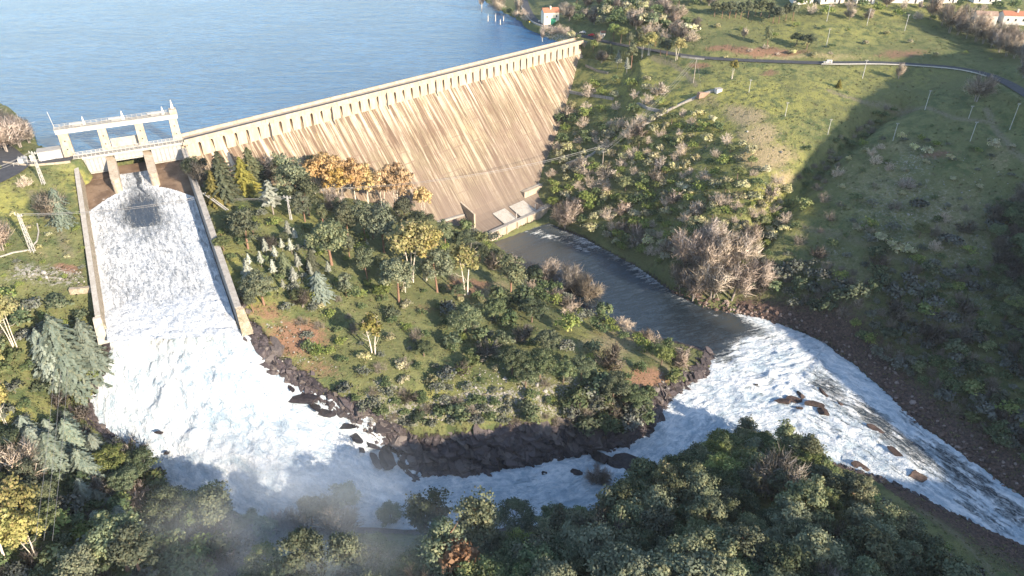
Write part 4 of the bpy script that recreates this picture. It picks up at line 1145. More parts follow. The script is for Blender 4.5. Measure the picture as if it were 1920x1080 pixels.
# ------------------------------------------------------------------ roads
def ribbon(name, path, w, mat, lift=0.12, flat=False, tagl=None):
    P = [np.array(p, float) for p in path]
    V = []; Q = []
    nc = 5
    for i, p in enumerate(P):
        d = P[min(i + 1, len(P) - 1)] - P[max(i - 1, 0)]; d = d / np.linalg.norm(d[:2])
        s = np.array([d[1], -d[0], 0])
        for k in range(nc):
            q = p + s * (k / (nc - 1) - .5) * w
            q[2] = (p[2] if flat else float(G(q[0], q[1]))) + lift
            V.append(q)
    for i in range(len(P) - 1):
        for k in range(nc - 1):
            Q.append((i * nc + k, i * nc + k + 1, (i + 1) * nc + k + 1, (i + 1) * nc + k))
    o = link(name, npmesh(name, np.array(V), np.array(Q)[:, ::-1], True), None, mat)
    if tagl: tag(o, tagl, 'road', None, 'structure')
    return o
def dense(path, step=2.0):
    out = []
    for a, b in zip(path[:-1], path[1:]):
        n = max(1, int(np.linalg.norm(b - a) / step))
        out += [a + (b - a) * k / n for k in range(n)]
    return out + [path[-1]]
R_TOPd, R_HOUSEd, R_LEFTd, R_LEFT2d = dense(R_TOP), dense(R_HOUSE), dense(R_LEFT), dense(R_LEFT2)
ribbon('asphalt_road', R_TOPd, 6.5, M['asphalt'], 0.35, True, 'dark asphalt road curving across the far hillside')
ribbon('asphalt_road', R_HOUSEd, 5.5, M['asphalt'], 0.30, True, 'asphalt road running past the red roofed house to the dam')
ribbon('asphalt_road', R_LEFTd, 9.0, M['asphalt'], 0.30, True, 'dark asphalt road at the bend beside the gantry')
ribbon('asphalt_road', R_LEFT2d, 5.2, M['asphalt'], 0.26, True, 'short road from the bend to the spillway bridge')
def offset(path, d, dz=0.0):
    out = []
    for i, p in enumerate(path):
        e = path[min(i + 1, len(path) - 1)] - path[max(i - 1, 0)]; e = e / np.linalg.norm(e[:2])
        out.append(p + np.array([e[1], -e[0], 0]) * d + np.array([0, 0, dz]))
    return out
def sweep(name, path, prof, mat, parent=None):
    """prof: list of (side, up) closed outline"""
    V = []; k = len(prof)
    for i, p in enumerate(path):
        e = path[min(i + 1, len(path) - 1)] - path[max(i - 1, 0)]; e = e / np.linalg.norm(e[:2]); s = np.array([e[1], -e[0], 0])
        for a, b in prof: V.append(p + s * a + np.array([0, 0, b]))
    Q = [(i * k + j, i * k + (j + 1) % k, (i + 1) * k + (j + 1) % k, (i + 1) * k + j) for i in range(len(path) - 1) for j in range(k)]
    me = bpy.data.meshes.new(name); me.from_pydata([tuple(map(float, v)) for v in V], [], Q + [tuple(range(k)), tuple((len(path) - 1) * k + j for j in reversed(range(k)))])
    bm = bmesh.new(); bm.from_mesh(me); bmesh.ops.recalc_face_normals(bm, faces=bm.faces); bm.to_mesh(me); bm.free()
    return link(name, me, parent, mat)
# white crash barrier along the outside of the far road
bx = [p for p in R_TOPd if 1536 < pj(p)[0] < 1860]
rail = empty('crash_barrier', bx[0]); tag(rail, 'long white crash barrier along the curve of the far road', 'crash barrier')
side = 3.9
bo = offset(bx, side)
o = sweep('rail', bo, [(-.05, .45), (.05, .45), (.05, .95), (-.05, .95)], M['white']); child(o, rail)
for i in range(0, len(bo), 4):
    if i // 4 > 60: break
    mb = MB(); mb.beam(bo[i] + (0, 0, -.3), bo[i] + (0, 0, .46), .14); child(mb.build('post', M['steel']), rail)
# low stone guard walls
def lowwall(name, path, h, th, mat, label, cat='wall'):
    o = sweep(name, path, [(-th / 2, -1.2), (th / 2, -1.2), (th / 2, h), (-th / 2, h)], mat); tag(o, label, cat); return o
def gpath(L, lift=0.0, step=3.0):
    return [np.array([p[0], p[1], float(G(p[0], p[1])) + lift]) for p in dense([hit(*q) for q in L], step)]
lowwall('roadside_wall', [p for p in offset(R_LEFTd, 5.4) if pj(p)[1] > 318][:40] or offset(R_LEFTd, 5.4), .8, .5, M['pale'], 'low pale kerb wall round the outside of the road bend')
lowwall('roadside_wall', offset(R_LEFT2d, 3.1), .7, .45, M['cream'], 'low tan wall between the short bridge road and the grass')
hp = [p for p in R_HOUSEd if 985 < pj(p)[0] < 1085]
lowwall('roadside_wall', offset(hp, -3.4) if pj(offset(hp, -3.4)[5])[0] < pj(hp[5])[0] else offset(hp, 3.4), .9, .5, M['pale'], 'pale parapet wall along the lakeside road below the red roofed house')
wp = [p for p in R_TOPd if 1280 < pj(p)[0] < 1330]
lowwall('roadside_wall', offset(wp, side), .9, .4, M['grey'], 'short grey wall where the far road leaves the trees')
lowwall('terrace_wall', gpath([(1052, 172), (1090, 178), (1130, 183), (1150, 187)]), 1.2, 1.0, M['grey'], 'grey terrace wall on the slope beside the dam, ending among bushes')
lowwall('terrace_wall', gpath([(1188, 198), (1215, 205), (1252, 212)]), 1.2, 1.0, M['grey'], 'grey terrace wall meeting the stone pipeline wall at mid slope')
lowwall('terrace_wall', gpath([(1098, 124), (1120, 134), (1140, 138)]), 1.0, .8, M['stone'], 'short brown wall on the grass just below the dam end')
lowwall('pipeline_wall', gpath([(1192, 243), (1225, 225), (1252, 208), (1290, 190), (1322, 176), (1350, 168)]), 1.0, 1.2, M['grey'], 'straight grey stone wall climbing the sunny slope to a white chamber')
lowwall('terrace_wall', gpath([(1060, 309), (1085, 300), (1108, 292), (1118, 285)]), 1.0, .8, M['pale'], 'pale curved wall among bushes beside the lower dam face')
lowwall('terrace_wall', gpath([(132, 549), (150, 548), (172, 545)]), 1.6, 1.4, M['masonry'], 'short rubble wall butting against the outside of the chute wall')
lowwall('water_channel', gpath([(0, 482), (25, 474), (58, 469)]), .35, .45, M['pale'], 'thin white channel wall leading to the lattice pylon foot')
lowwall('water_channel', gpath([(60, 464), (70, 452), (73, 435), (70, 420)]), .3, .35, M['pale'], 'curved white pipe bending uphill behind the lattice pylon')

# ------------------------------------------------------------------ buildings
def frame(px, py, rz=0.0, z=None):
    p = hit(px, py)
    if z is not None: p[2] = z
    c, s = math.cos(rz), math.sin(rz)
    ex, ey = np.array([c, s, 0]), np.array([-s, c, 0])
    return p, (lambda x, y, z: p + ex * x + ey * y + np.array([0, 0, z]))
def fbx(mb, f, x0, x1, y0, y1, z0, z1):
    mb.hexa([f(x0, y0, z0), f(x1, y0, z0), f(x1, y1, z0), f(x0, y1, z0)], [f(x0, y0, z1), f(x1, y0, z1), f(x1, y1, z1), f(x0, y1, z1)])
def house(name, label, px, py, rz, L, D, H, R, wallm, roofm, wins=(), door=None, chimney=True, eave=0.4, cat='house', group=None):
    p, f = frame(px, py, rz)
    root = empty(name, p); tag(root, label, cat, group)
    mb = MB()
    fbx(mb, f, -L / 2, L / 2, 0, D, -2, H)
    # gables
    for x in (-L / 2, L / 2 - .3):
        mb.add([f(x, 0, H), f(x + .3, 0, H), f(x + .3, D, H), f(x, D, H), f(x, D / 2, H + R), f(x + .3, D / 2, H + R)], [(0, 1, 5, 4), (3, 4, 5, 2), (0, 4, 3), (1, 2, 5)])
    child(mb.build('walls', wallm), root)
    mb = MB()
    e = eave
    k = R / (D / 2)
    for y0, y1, za, zb in ((-e, D / 2, H - e * k, H + R), (D / 2, D + e, H + R, H - e * k)):
        mb.hexa([f(-L / 2 - e, y0, za + .05), f(L / 2 + e, y0, za + .05), f(L / 2 + e, y1, zb + .05), f(-L / 2 - e, y1, zb + .05)],
                [f(-L / 2 - e, y0, za + .3), f(L / 2 + e, y0, za + .3), f(L / 2 + e, y1, zb + .3), f(-L / 2 - e, y1, zb + .3)])
    ro = mb.build('roof', roofm); child(ro, root)
    if chimney:
        mb = MB(); fbx(mb, f, -.6, .2, D * .3, D * .3 + .8, H + R * .4, H + R + 1.2); fbx(mb, f, -.75, .35, D * .3 - .15, D * .3 + .95, H + R + 1.203, H + R + 1.4); child(mb.build('chimney', wallm), root)
    for x, z, w, h in wins:
        mb = MB(); fbx(mb, f, x - w / 2, x + w / 2, -.05, .1, z, z + h); child(mb.build('window', M['glass']), root)
        mb = MB(); fbx(mb, f, x - w / 2 - .15, x + w / 2 + .15, -.12, -.02, z - .18, z - .003); child(mb.build('window_sill', M['pale']), root)
    if door:
        x, w, h, dm = door
        mb = MB(); fbx(mb, f, x - w / 2, x + w / 2, -.06, .1, 0, h); child(mb.build('door', dm), root)
        mb = MB(); fbx(mb, f, x - w / 2 - .2, x + w / 2 + .2, -.03, .08, h + .003, h + .3); child(mb.build('lintel', M['pale']), root)
    return root
M['plaster'] = mat_flat('plaster', (0.70, 0.64, 0.52), 0.9, 0.08)
M['whitewash'] = mat_flat('whitewash', (0.54, 0.52, 0.485), 0.9, 0.08)
M['roofbrown'] = mat_concrete('brown_roof_tiles', (0.34, 0.24, 0.18), (0.27, 0.185, 0.14), 1.5, (0.19, 0.15, 0.12))
house('house', 'cream gabled house with red tiled roof and big green door beside the lake', 1034, 47, math.radians(14), 10.5, 7.5, 8.0, 2.2, M['plaster'], M['rooft'], [(-3.2, 4.8, .9, 1.2), (3.4, 5, .9, 1.2)], (1.2, 3.6, 4.2, M['greend']))
house('kiosk', 'small white hut with a red roof beside the parked cars', 1131, 71, math.radians(8), 2.6, 3, 3.0, .7, M['whitewash'], M['rooft'], [(.0, 1.2, .8, .8)], None, False, .2, 'hut')
# houses along the top edge
tops = [(1505, 8, 12, 3.0, 'white house at the top edge nearest the row of pines'), (1560, 7, 14, 3.4, 'white house with long low front, second from the pines at the top edge'), (1622, 7, 11, 3.2, 'small white house between two wider ones at the top edge'),
        (1695, 6, 22, 3.0, 'widest white house along the top edge above the slope'), (1775, 6, 12, 3.2, 'white house above the poplars at the top edge'), (1850, 7, 16, 3.2, 'white house farthest along the top edge row')]
for x, y, L, H, lb in tops:
    house('house', lb, x, y, math.radians(random.uniform(-4, 4)), L, 8, H + .8, 1.6, M['whitewash'] if x != 1560 else M['plaster'], M['roofbrown'], [(-L * .3, 1.2, 1, 1.2), (L * .1, 1.2, 1, 1.2)], (L * .3, 1.1, 2.2, M['dark']), True, .3, 'house', 'white houses along the top edge')
house('house', 'white farm building with dark gateway among bare trees', 1846, 48, math.radians(-14), 11, 7, 5.5, 1.6, M['whitewash'], M['roofbrown'], [(2.5, 2.6, .9, 1.1), (-2.5, 2.6, .9, 1.1)], (0, 1.4, 2.4, M['dark']), False, .25)
house('house', 'long white farmhouse with orange roof at the far corner', 1905, 47, math.radians(-10), 15, 8, 5.0, 1.7, M['whitewash'], M['rooft'], [(-5, 2.2, .9, 1.1), (-1, 2.2, .9, 1.1), (3, 2.2, .9, 1.1)], (5.5, 1.3, 2.2, M['dark']), True, .3)
# white utility box left of the gantry, small tank
p = at(101, 289, -0.2); f = lambda x, y, z: br(-2.6 + x, -1.5 + y, z)
root = empty('utility_building', br(-4.5, -3, 0)); tag(root, 'plain white flat roofed box building beside the gantry', 'building')
mb = MB(); bbox(mb, -9.6, -1.9, -8.2, -3.4, -2, 3.2); child(mb.build('walls', M['whitewash']), root)
mb = MB(); bbox(mb, -9.8, -1.7, -8.4, -3.2, 3.203, 3.45); child(mb.build('roof', M['pale']), root)
mb = MB(); bbox(mb, -4.6, -3.6, -3.38, -3.3, -.2, 1.9); child(mb.build('door', M['steel']), root)
root = empty('transformer', br(-15, -5, 0)); tag(root, 'small white transformer cabinet behind the fence near the gantry', 'transformer')
mb = MB(); bbox(mb, -16.5, -13.5, -6.5, -4, -1, 1.8); child(mb.build('cabinet', M['white'], None, .05), root)
mb = MB(); bbox(mb, -12.6, -11.6, -6, -5, -1, 2.2); child(mb.build('pillar', M['white'], None, .05), root)
for k_ in range(3):
    mb = MB(); mb.tube([br(-16 + k_, -5.2, 1.8), br(-16 + k_, -5.2, 2.6)], .12, 6); child(mb.build('bushing', M['steel']), root)
# white chamber at the upper end of the wall
p, f = frame(1347, 172, math.radians(20)); root = empty('valve_chamber', p); tag(root, 'small white valve chamber at the top end of the long stone wall', 'chamber')
mb = MB(); fbx(mb, f, -1.6, 1.6, -1, 1.4, -1, 1.5); child(mb.build('body', M['whitewash'], None, .06), root)
mb = MB(); fbx(mb, f, -1.8, 1.8, -1.2, 1.6, 1.503, 1.75); child(mb.build('lid', M['pale']), root)
p, f = frame(1322, 178, math.radians(30)); root = empty('brick_ruin', p); tag(root, 'low reddish broken masonry beside the stone wall', 'masonry')
mb = MB(); fbx(mb, f, -5, 4, -1, 1, -1, 1.2); mb.hexa([f(-5, -1.2, 1.2), f(0, -1.2, 1.2), f(0, 1, 1.2), f(-5, 1, 1.2)], [f(-4.5, -1, 1.9), f(-1, -.8, 1.6), f(-1, .8, 1.6), f(-4.5, .8, 2.1)]); child(mb.build('masonry', mat_concrete('brick_red', (.30, .20, .15), (.24, .16, .12), 1.0)), root)

# ------------------------------------------------------------------ vehicles
def car(label, p, heading, paint, van=False):
    c, s = math.cos(heading), math.sin(heading)
    ex, ey = np.array([c, s, 0]), np.array([-s, c, 0])
    f = lambda x, y, z: np.asarray(p) + ex * x + ey * y + np.array([0, 0, z])
    root = empty('parked_car' if not van else 'car', p); tag(root, label, 'car')
    L, Wd = 4.4, 1.8
    h1 = .95; h2 = 1.55 if not van else 1.85
    mb = MB()
    outline = [(-2.2, .35), (-2.2, .85), (-1.9, h1), (-1.6, h1), (-1.2, h2), (.5, h2), (1.15, h1 + .02), (2.0, .88), (2.2, .7), (2.2, .35)] if not van else [(-2.2, .35), (-2.2, h2 - .1), (-2.0, h2), (.5, h2), (1.1, h1 + .05), (2.0, .95), (2.2, .75), (2.2, .35)]
    n = len(outline)
    V = [f(x, -Wd / 2 + (.14 if z > h1 + .1 else 0), z) for x, z in outline] + [f(x, Wd / 2 - (.14 if z > h1 + .1 else 0), z) for x, z in outline]
    mb.add(V, [tuple(range(n)), tuple(range(2 * n - 1, n - 1, -1))] + [(i, n + i, n + (i + 1) % n, (i + 1) % n) for i in range(n)])
    child(mb.build('body', paint, None, .07), root)
    for sgn in (-1, 1):
        y = sgn * (Wd / 2 - .055)
        mb = MB(); mb.hexa([f(-1.3, y - .03, h1 + .03), f(.95, y - .03, h1 + .03), f(.95, y + .03, h1 + .03), f(-1.3, y + .03, h1 + .03)], [f(-1.05, y - .1 * sgn - .02, h2 - .12), f(.42, y - .1 * sgn - .02, h2 - .12), f(.42, y - .1 * sgn + .03, h2 - .12), f(-1.05, y - .1 * sgn + .03, h2 - .12)])
        child(mb.build('side_window', M['glass']), root)
        for x in (-1.35, 1.35):
            mb = MB(); mb.tube([f(x, sgn * .92, .33), f(x, sgn * .68, .33)], .33, 12); wo_ = mb.build('wheel', M['tyre'], None); child(wo_, root)
        mb = MB(); mb.box(f(2.18, sgn * .62, .68), ex, ey, (0, 0, 1), .12, .4, .16); child(mb.build('headlight', M['steel']), root)
    mb = MB(); mb.hexa([f(1.17, -.72, h1 + .05), f(1.22, -.72, h1 + .05), f(1.22, .72, h1 + .05), f(1.17, .72, h1 + .05)], [f(.53, -.6, h2 - .1), f(.60, -.6, h2 - .08), f(.60, .6, h2 - .08), f(.53, .6, h2 - .1)])
    child(mb.build('windscreen', M['glass']), root)
    return root
def onroad(path, px, off):
    k = min(range(len(path)), key=lambda i: abs(pj(path[i])[0] - px))
    e = path[min(k + 1, len(path) - 1)] - path[max(k - 1, 0)]
    q = offset(path, off)[k]
    return q, math.atan2(e[1], e[0])
q, a = onroad(R_TOPd, 1553, 1.2); car('white car driving on the far hillside road by the barrier end', q + (0, 0, .36), a + math.pi, M['white'], True)
q = hit(1093, 63); car('white car parked on the verge near the small white hut', q + (0, 0, .15), math.radians(160), M['white'])
q = hit(1109, 68); car('red car parked between the white car and the hut', q + (0, 0, .15), math.radians(165), M['redcar'])

# ------------------------------------------------------------------ poles, pylons and wires
def pole(label, px, py, h, r=.2, mat=None, arm=1.6, lean=0.0, cat='pole', name='utility_pole', group=None):
    p = hit(px, py); root = empty(name, p); tag(root, label, cat, group)
    mb = MB(); mb.tube([p + (0, 0, -.6), p + (lean, 0, h)], [r, r * .7], 8); child(mb.build('shaft', mat or M['polew']), root)
    if arm:
        mb = MB(); mb.beam(p + (lean - arm / 2, .1, h - .5), p + (lean + arm / 2, -.1, h - .5), .16); child(mb.build('crossarm', M['steel']), root)
        for k_ in (-1, 0, 1):
            mb = MB(); mb.tube([p + (lean + k_ * arm * .45, 0, h - .45), p + (lean + k_ * arm * .45, 0, h - .05)], .09, 6); child(mb.build('insulator', M['white']), root)
    return p + np.array([lean, 0, h - .1])
def lattice(label, px, py, h, w0=1.1, w1=.5):
    p = hit(px, py); root = empty('lattice_pylon', p); tag(root, label, 'pylon')
    for sx in (-1, 1):
        for sy in (-1, 1):
            mb = MB(); mb.beam(p + (sx * w0 / 2, sy * w0 / 2, -.4), p + (sx * w1 / 2, sy * w1 / 2, h), .14); child(mb.build('leg', M['polew']), root)
    mb = MB(); n = int(h / 1.1)
    for i in range(n):
        z0, z1 = h * i / n, h * (i + 1) / n; a_, b_ = w0 + (w1 - w0) * i / n, w0 + (w1 - w0) * (i + 1) / n
        for sx, sy, tx, ty in ((-1, -1, 1, -1), (1, -1, 1, 1), (1, 1, -1, 1), (-1, 1, -1, -1)):
            if i % 2: sx, sy, tx, ty = tx, ty, sx, sy
            mb.beam(p + (sx * a_ / 2, sy * a_ / 2, z0), p + (tx * b_ / 2, ty * b_ / 2, z1), .10)
    child(mb.build('bracing', M['polew']), root)
    mb = MB(); mb.beam(p + (-1.5, .5, h - .3), p + (1.5, -.5, h - .3), .2); mb.beam(p + (-1.1, .4, h - 1.5), p + (1.1, -.4, h - 1.5), .18); child(mb.build('crossarm', M['polew']), root)
    for k_ in (-1.3, 0, 1.3):
        mb = MB(); mb.tube([p + (k_, -k_ / 3, h - .2), p + (k_, -k_ / 3, h + .5)], .14, 6); child(mb.build('insulator', M['white']), root)
    return p + np.array([0, 0, h])
tA = lattice('white lattice pylon on the grass beside the chute, carrying three wires', 62, 472, 13.5)
tB = lattice('white lattice pylon beside the road near the gantry', 82, 345, 12.0, .9, .4)
tC = lattice('white lattice pylon among the pines on the middle hill', 546, 412, 9.5, .7, .35)
tD = pole('slender grey pole between the pylon and the orange trees', 611, 392, 9, .14, M['polew'], 1.4)
tE = pole('pole standing on the chute wall where the wires cross', 379, 402, 7, .16, M['polew'], 1.4)
tF = pole('tall brown wooden pole with dark base among the lower slope bushes', 1129, 321, 11, .22, M['wood'], 1.6)
tG = pole('tall wooden pole with stays above the stone wall', 1300, 155, 13, .22, M['wood'], 1.8)
p1 = pole('white concrete pole just under the crash barrier', 1617, 147, 9.5, .19)
whites = [(1549, 87, 9.5, 'white concrete pole on the grass above the far road car'), (1625, 48, 9, 'white concrete pole second of the upper row of three'), (1550, 40, 9, 'white concrete pole first of the upper row, nearest the pines'), (1696, 58, 9, 'white concrete pole third of the upper row of three'),
          (1734, 206, 9.5, 'white concrete pole on the shaded slope above the dirt track'), (1893, 243, 12, 'tallest white concrete pole beside the branching track'), (1819, 265, 9, 'white concrete pole above the lit bushes, below the track'), (1674, 264, 8.5, 'white concrete pole in shade beside the yellow bush'),
          (1552, 252, 7.5, 'white concrete pole on the edge between sun and shade'), (1472, 218, 7, 'white concrete pole in the middle of the sunny meadow'), (1404, 173, 6.5, 'white concrete pole near the valve chamber'), (1816, 222, 6, 'thin grey pole above the dirt track')]
wtop = {}
for x, y, h, lb in whites: wtop[(x, y)] = pole(lb, x, y, h, .17, None, 1.2, 0, 'pole', 'utility_pole', 'concrete poles on the right hillside')
def wire(label, a, b, sag, r=.045, dz=(0, 0, 0), group='power line wires'):
    a = np.asarray(a) + dz; b = np.asarray(b) + dz
    mb = MB(); n = 16
    pts = [a + (b - a) * i / n - np.array([0, 0, sag * 4 * (i / n) * (1 - i / n)]) for i in range(n + 1)]
    mb.tube(pts, r, 4, False)
    o = mb.build('power_line', M['wire']); tag(o, label, 'wire', group); return o
nm = ['near', 'middle', 'far']
for k_, dz in enumerate(((-1.2, .4, 0), (0, 0, .3), (1.2, -.4, 0))):
    wire('%s wire crossing the chute from the lattice pylon to the wall pole' % nm[k_], tA, tE, 1.6, .045, dz)
    wire('%s wire between the wall pole and the grove pylon' % nm[k_], tE, tC, .9, .045, dz)
    wire('%s wire from the grove pylon into the orange trees' % nm[k_], tC, tD, .5, .045, dz)
    wire('%s wire from the orange trees along the dam foot to the slope pole' % nm[k_], tD, tF + (0, 0, 3), 4.5, .045, dz)
    wire('%s wire from the slope pole up to the tall stayed pole' % nm[k_], tF, tG, 3.0, .05, dz)
    wire('%s wire from the roadside pylon out over the road bend' % nm[k_], tB, at(-60, 330, 4), 1.0, .045, dz)
    wire('%s wire running down the near left slope to the bottom edge' % nm[k_], hit(118 + 12 * k_, 700) + (0, 0, 7), hit(112 + 15 * k_, 1100) + (0, 0, 16), 1.0, .035)
for (px, py, qx_, qy_, nm_) in ((1352, 60, 0, 0, 'stay'), ):
    pg = hit(1315, 166); wire('stay wire of the tall wooden pole', tG, pg, 0, .04, group='stay wires')
# small white signs and posts
def post(name, label, px, py, h, mat, w=.5, cat='post'):
    p = hit(px, py); root = empty(name, p); tag(root, label, cat)
    mb = MB(); mb.beam(p + (0, 0, -.3), p + (0, 0, h), .12); child(mb.build('post', M['steel']), root)
    mb = MB(); mb.box(p + (0, -.08, h - .4), (1, 0, 0), (0, 1, 0), (0, 0, 1), w, .06, .7); child(mb.build('panel', mat), root)
post('sign', 'small white sign board beside the house on the lake road', 1011, 45, 2.4, M['white'], 1.6, 'sign')
post('sign', 'small yellow sign on the wall of the lake road', 993, 46, 2.2, mat_flat('yellow_paint', (.6, .45, .05)), .8, 'sign')
p, f = frame(8, 248, .3); root = empty('white_van', p); tag(root, 'small white trailer among bare bushes at the left edge', 'trailer')
mb = MB(); fbx(mb, f, -1.8, 1.8, -.9, .9, .5, 2.1); child(mb.build('body', M['white'], None, .1), root)
for x in (-1, 1):
    mb = MB(); mb.tube([f(x, -.95, .4), f(x, -.7, .4)], .38, 10); child(mb.build('wheel', M['tyre']), root)
# fence beside the utility building
fp = [br(-18 + 1.5 * i, -2.6, 0) for i in range(7)]
root = empty('railing_fence', fp[0]); tag(root, 'pale rail fence in front of the transformer near the gantry', 'fence')
for q in fp:
    mb = MB(); mb.beam(q + (0, 0, -.6), q + (0, 0, 1.1), .1); child(mb.build('post', M['white']), root)
mb = MB(); mb.beam(fp[0] + (0, 0, 1.05), fp[-1] + (0, 0, 1.05), .1); child(mb.build('top_rail', M['white']), root)
mb = MB(); mb.beam(fp[0] + (0, 0, .5), fp[-1] + (0, 0, .5), .08); child(mb.build('mid_rail', M['white']), root)
# ------------------------------------------------------------------ foliage materials
def mat_leaf(name, a, b, c=None, trans=0.40, var=0.36):
    t = NT(name)
    tone = t.attr('tone')
    oi = t.n('ObjectInfo')
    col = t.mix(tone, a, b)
    if c: col = t.mix(t.mapr(t.math('FRACT', t.math('MULTIPLY', tone, 7.3)), 0.72, 0.9, 0, .8), col, c)
    hs = t.n('HueSaturation'); t.l(col, hs.inputs['Color'])
    t.l(t.mapr(oi.outputs['Random'], 0, 1, 0.485, 0.515, False), hs.inputs['Hue'])
    t.l(t.mapr(t.math('FRACT', t.math('MULTIPLY', oi.outputs['Random'], 13.7)), 0, 1, 0.75, 1.1, False), hs.inputs['Saturation'])
    t.l(t.mapr(t.math('FRACT', t.math('MULTIPLY', oi.outputs['Random'], 5.3)), 0, 1, 1 - var, 1 + var, False), hs.inputs['Value'])
    t.base(hs.outputs[0]); t.rough(0.8); t.b.inputs['Specular IOR Level'].default_value = 0.15
    tr = t.n('BsdfTranslucent'); t.l(hs.outputs[0], tr.inputs[0])
    mx = t.n('MixShader'); mx.inputs[0].default_value = trans
    t.l(t.b.outputs[0], mx.inputs[1]); t.l(tr.outputs[0], mx.inputs[2]); t.l(mx.outputs[0], t.out.inputs[0])
    return t.m
LM = {
 'pine': mat_leaf('pine_needles', (0.100, 0.124, 0.070), (0.235, 0.262, 0.160), (0.285, 0.275, 0.150), .38, .45),
 'dark': mat_leaf('dark_leaves', (0.078, 0.114, 0.059), (0.193, 0.238, 0.119), (0.272, 0.283, 0.158)),
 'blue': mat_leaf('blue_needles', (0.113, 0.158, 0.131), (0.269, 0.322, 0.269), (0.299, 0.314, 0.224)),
 'silver': mat_leaf('silver_needles', (0.270, 0.297, 0.243), (0.540, 0.553, 0.459), None),
 'gold': mat_leaf('golden_needles', (0.156, 0.168, 0.030), (0.360, 0.324, 0.060), None),
 'euca': mat_leaf('yellow_green_leaves', (0.180, 0.187, 0.056), (0.444, 0.401, 0.132), (0.500, 0.387, 0.167)),
 'orange': mat_leaf('orange_leaves', (0.372, 0.228, 0.076), (0.660, 0.469, 0.186), (0.580, 0.456, 0.221)),
 'rust': mat_leaf('rusty_leaves', (0.336, 0.144, 0.048), (0.540, 0.264, 0.096), None),
 'twig': mat_leaf('bare_twigs', (0.325, 0.254, 0.204), (0.660, 0.559, 0.448), (0.529, 0.448, 0.406), .1),
 'twigd': mat_leaf('dark_bare_twigs', (0.115, 0.098, 0.080), (0.26, 0.225, 0.19), None, .1),
 'shrub': mat_leaf('dry_shrub_leaves', (0.370, 0.321, 0.185), (0.660, 0.622, 0.389), (0.467, 0.486, 0.194)),
 'green': mat_leaf('fresh_green_leaves', (0.124, 0.168, 0.052), (0.292, 0.336, 0.124), (0.365, 0.349, 0.146)),
 'grey': mat_leaf('grey_shrub_leaves', (0.085, 0.092, 0.075), (0.205, 0.21, 0.175), (0.13, 0.15, 0.085), .15),
}
M['bark'] = mat_flat('bark', (0.16, 0.115, 0.085), 0.95, 0.2, 3)
M['barkpale'] = mat_flat('pale_bark', (0.62, 0.55, 0.46), 0.85, 0.15, 2)
M['barkpine'] = mat_flat('pine_bark', (0.24, 0.145, 0.10), 0.95, 0.2, 3)
M['barkgrey'] = mat_flat('grey_bark', (0.26, 0.225, 0.20), 0.95, 0.15, 3)

# ------------------------------------------------------------------ crown builders (unit height 1)
def leafmesh(name, P, Nrm, size, tone, aspect=1.0, updir=None, ns=None):
    """one small quad per point; normals for shading follow ns"""
    n = len(P)
    r = np.random.default_rng(abs(hash(name)) % 99991 if False else len(name) * 131 + n)
    if updir is None:
        v = r.normal(size=(n, 3))
    else:
        v = updir + r.normal(size=(n, 3)) * 0.25
    T = v - (v * Nrm).sum(1, keepdims=True) * Nrm
    T /= np.linalg.norm(T, axis=1, keepdims=True) + 1e-9
    B = np.cross(Nrm, T)
    s = (np.asarray(size) * r.uniform(.6, 1.35, n))[:, None]
    a = T * s * aspect / 2; b = B * s / 2
    V = np.stack([P - a - b * .75, P + a * .2 - b, P + a + b * .35, P - a * .35 + b], 1).reshape(-1, 3)
    Q = np.arange(4 * n).reshape(n, 4)
    me = npmesh(name, V, Q, True, {'tone': ('FLOAT', np.repeat(tone, 4))})
    if ns is not None:
        nn = ns + r.normal(size=ns.shape) * .22
        nn /= np.linalg.norm(nn, axis=1, keepdims=True) + 1e-9
        me.normals_split_custom_set_from_vertices(np.repeat(nn, 4, 0).tolist())
    return me
def unit(r, n):
    v = r.normal(size=(n, 3)); return v / np.linalg.norm(v, axis=1, keepdims=True)
def clumpcrown(name, seed, env, nclump, crad, nleaf, lsize, flat=0.8, hollow=.55):
    """env(r) -> clump centre; crown is many leaf clumps with gaps between"""
    r = np.random.default_rng(seed)
    Ps = []; Ns = []; Ts = []; SN = []
    for i in range(nclump):
        c = env(r); R = crad * r.uniform(.6, 1.35)
        d = unit(r, nleaf)
        d[:, 2] = np.where(d[:, 2] < -.35, -d[:, 2], d[:, 2])
        rad = R * (hollow + (1 - hollow) * r.random(nleaf) ** .5) * (1 + .25 * r.normal(size=nleaf))
        sc = np.array([r.uniform(.8, 1.2), r.uniform(.8, 1.2), flat * r.uniform(.8, 1.1)])
        Ps.append(c + d * rad[:, None] * sc)
        nn = d * .75 + unit(r, nleaf) * .8; Ns.append(nn / np.linalg.norm(nn, axis=1, keepdims=True))
        SN.append(d + np.array([0, 0, .55]))
        tb = r.random(); Ts.append(np.clip(tb * .65 + .35 * r.random(nleaf) , 0, 1))
    return leafmesh(name, np.concatenate(Ps), np.concatenate(Ns), lsize, np.concatenate(Ts), 1.25, None, np.concatenate(SN))
def ell(cx, cy, cz, rx, ry, rz, shell=.5, up=0.0):
    def f(r):
        d = unit(r, 1)[0]
        if d[2] < -.2 - up: d[2] *= -1
        k = shell + (1 - shell) * r.random()
        return np.array([cx + d[0] * rx * k, cy + d[1] * ry * k, cz + d[2] * rz * k])
    return f
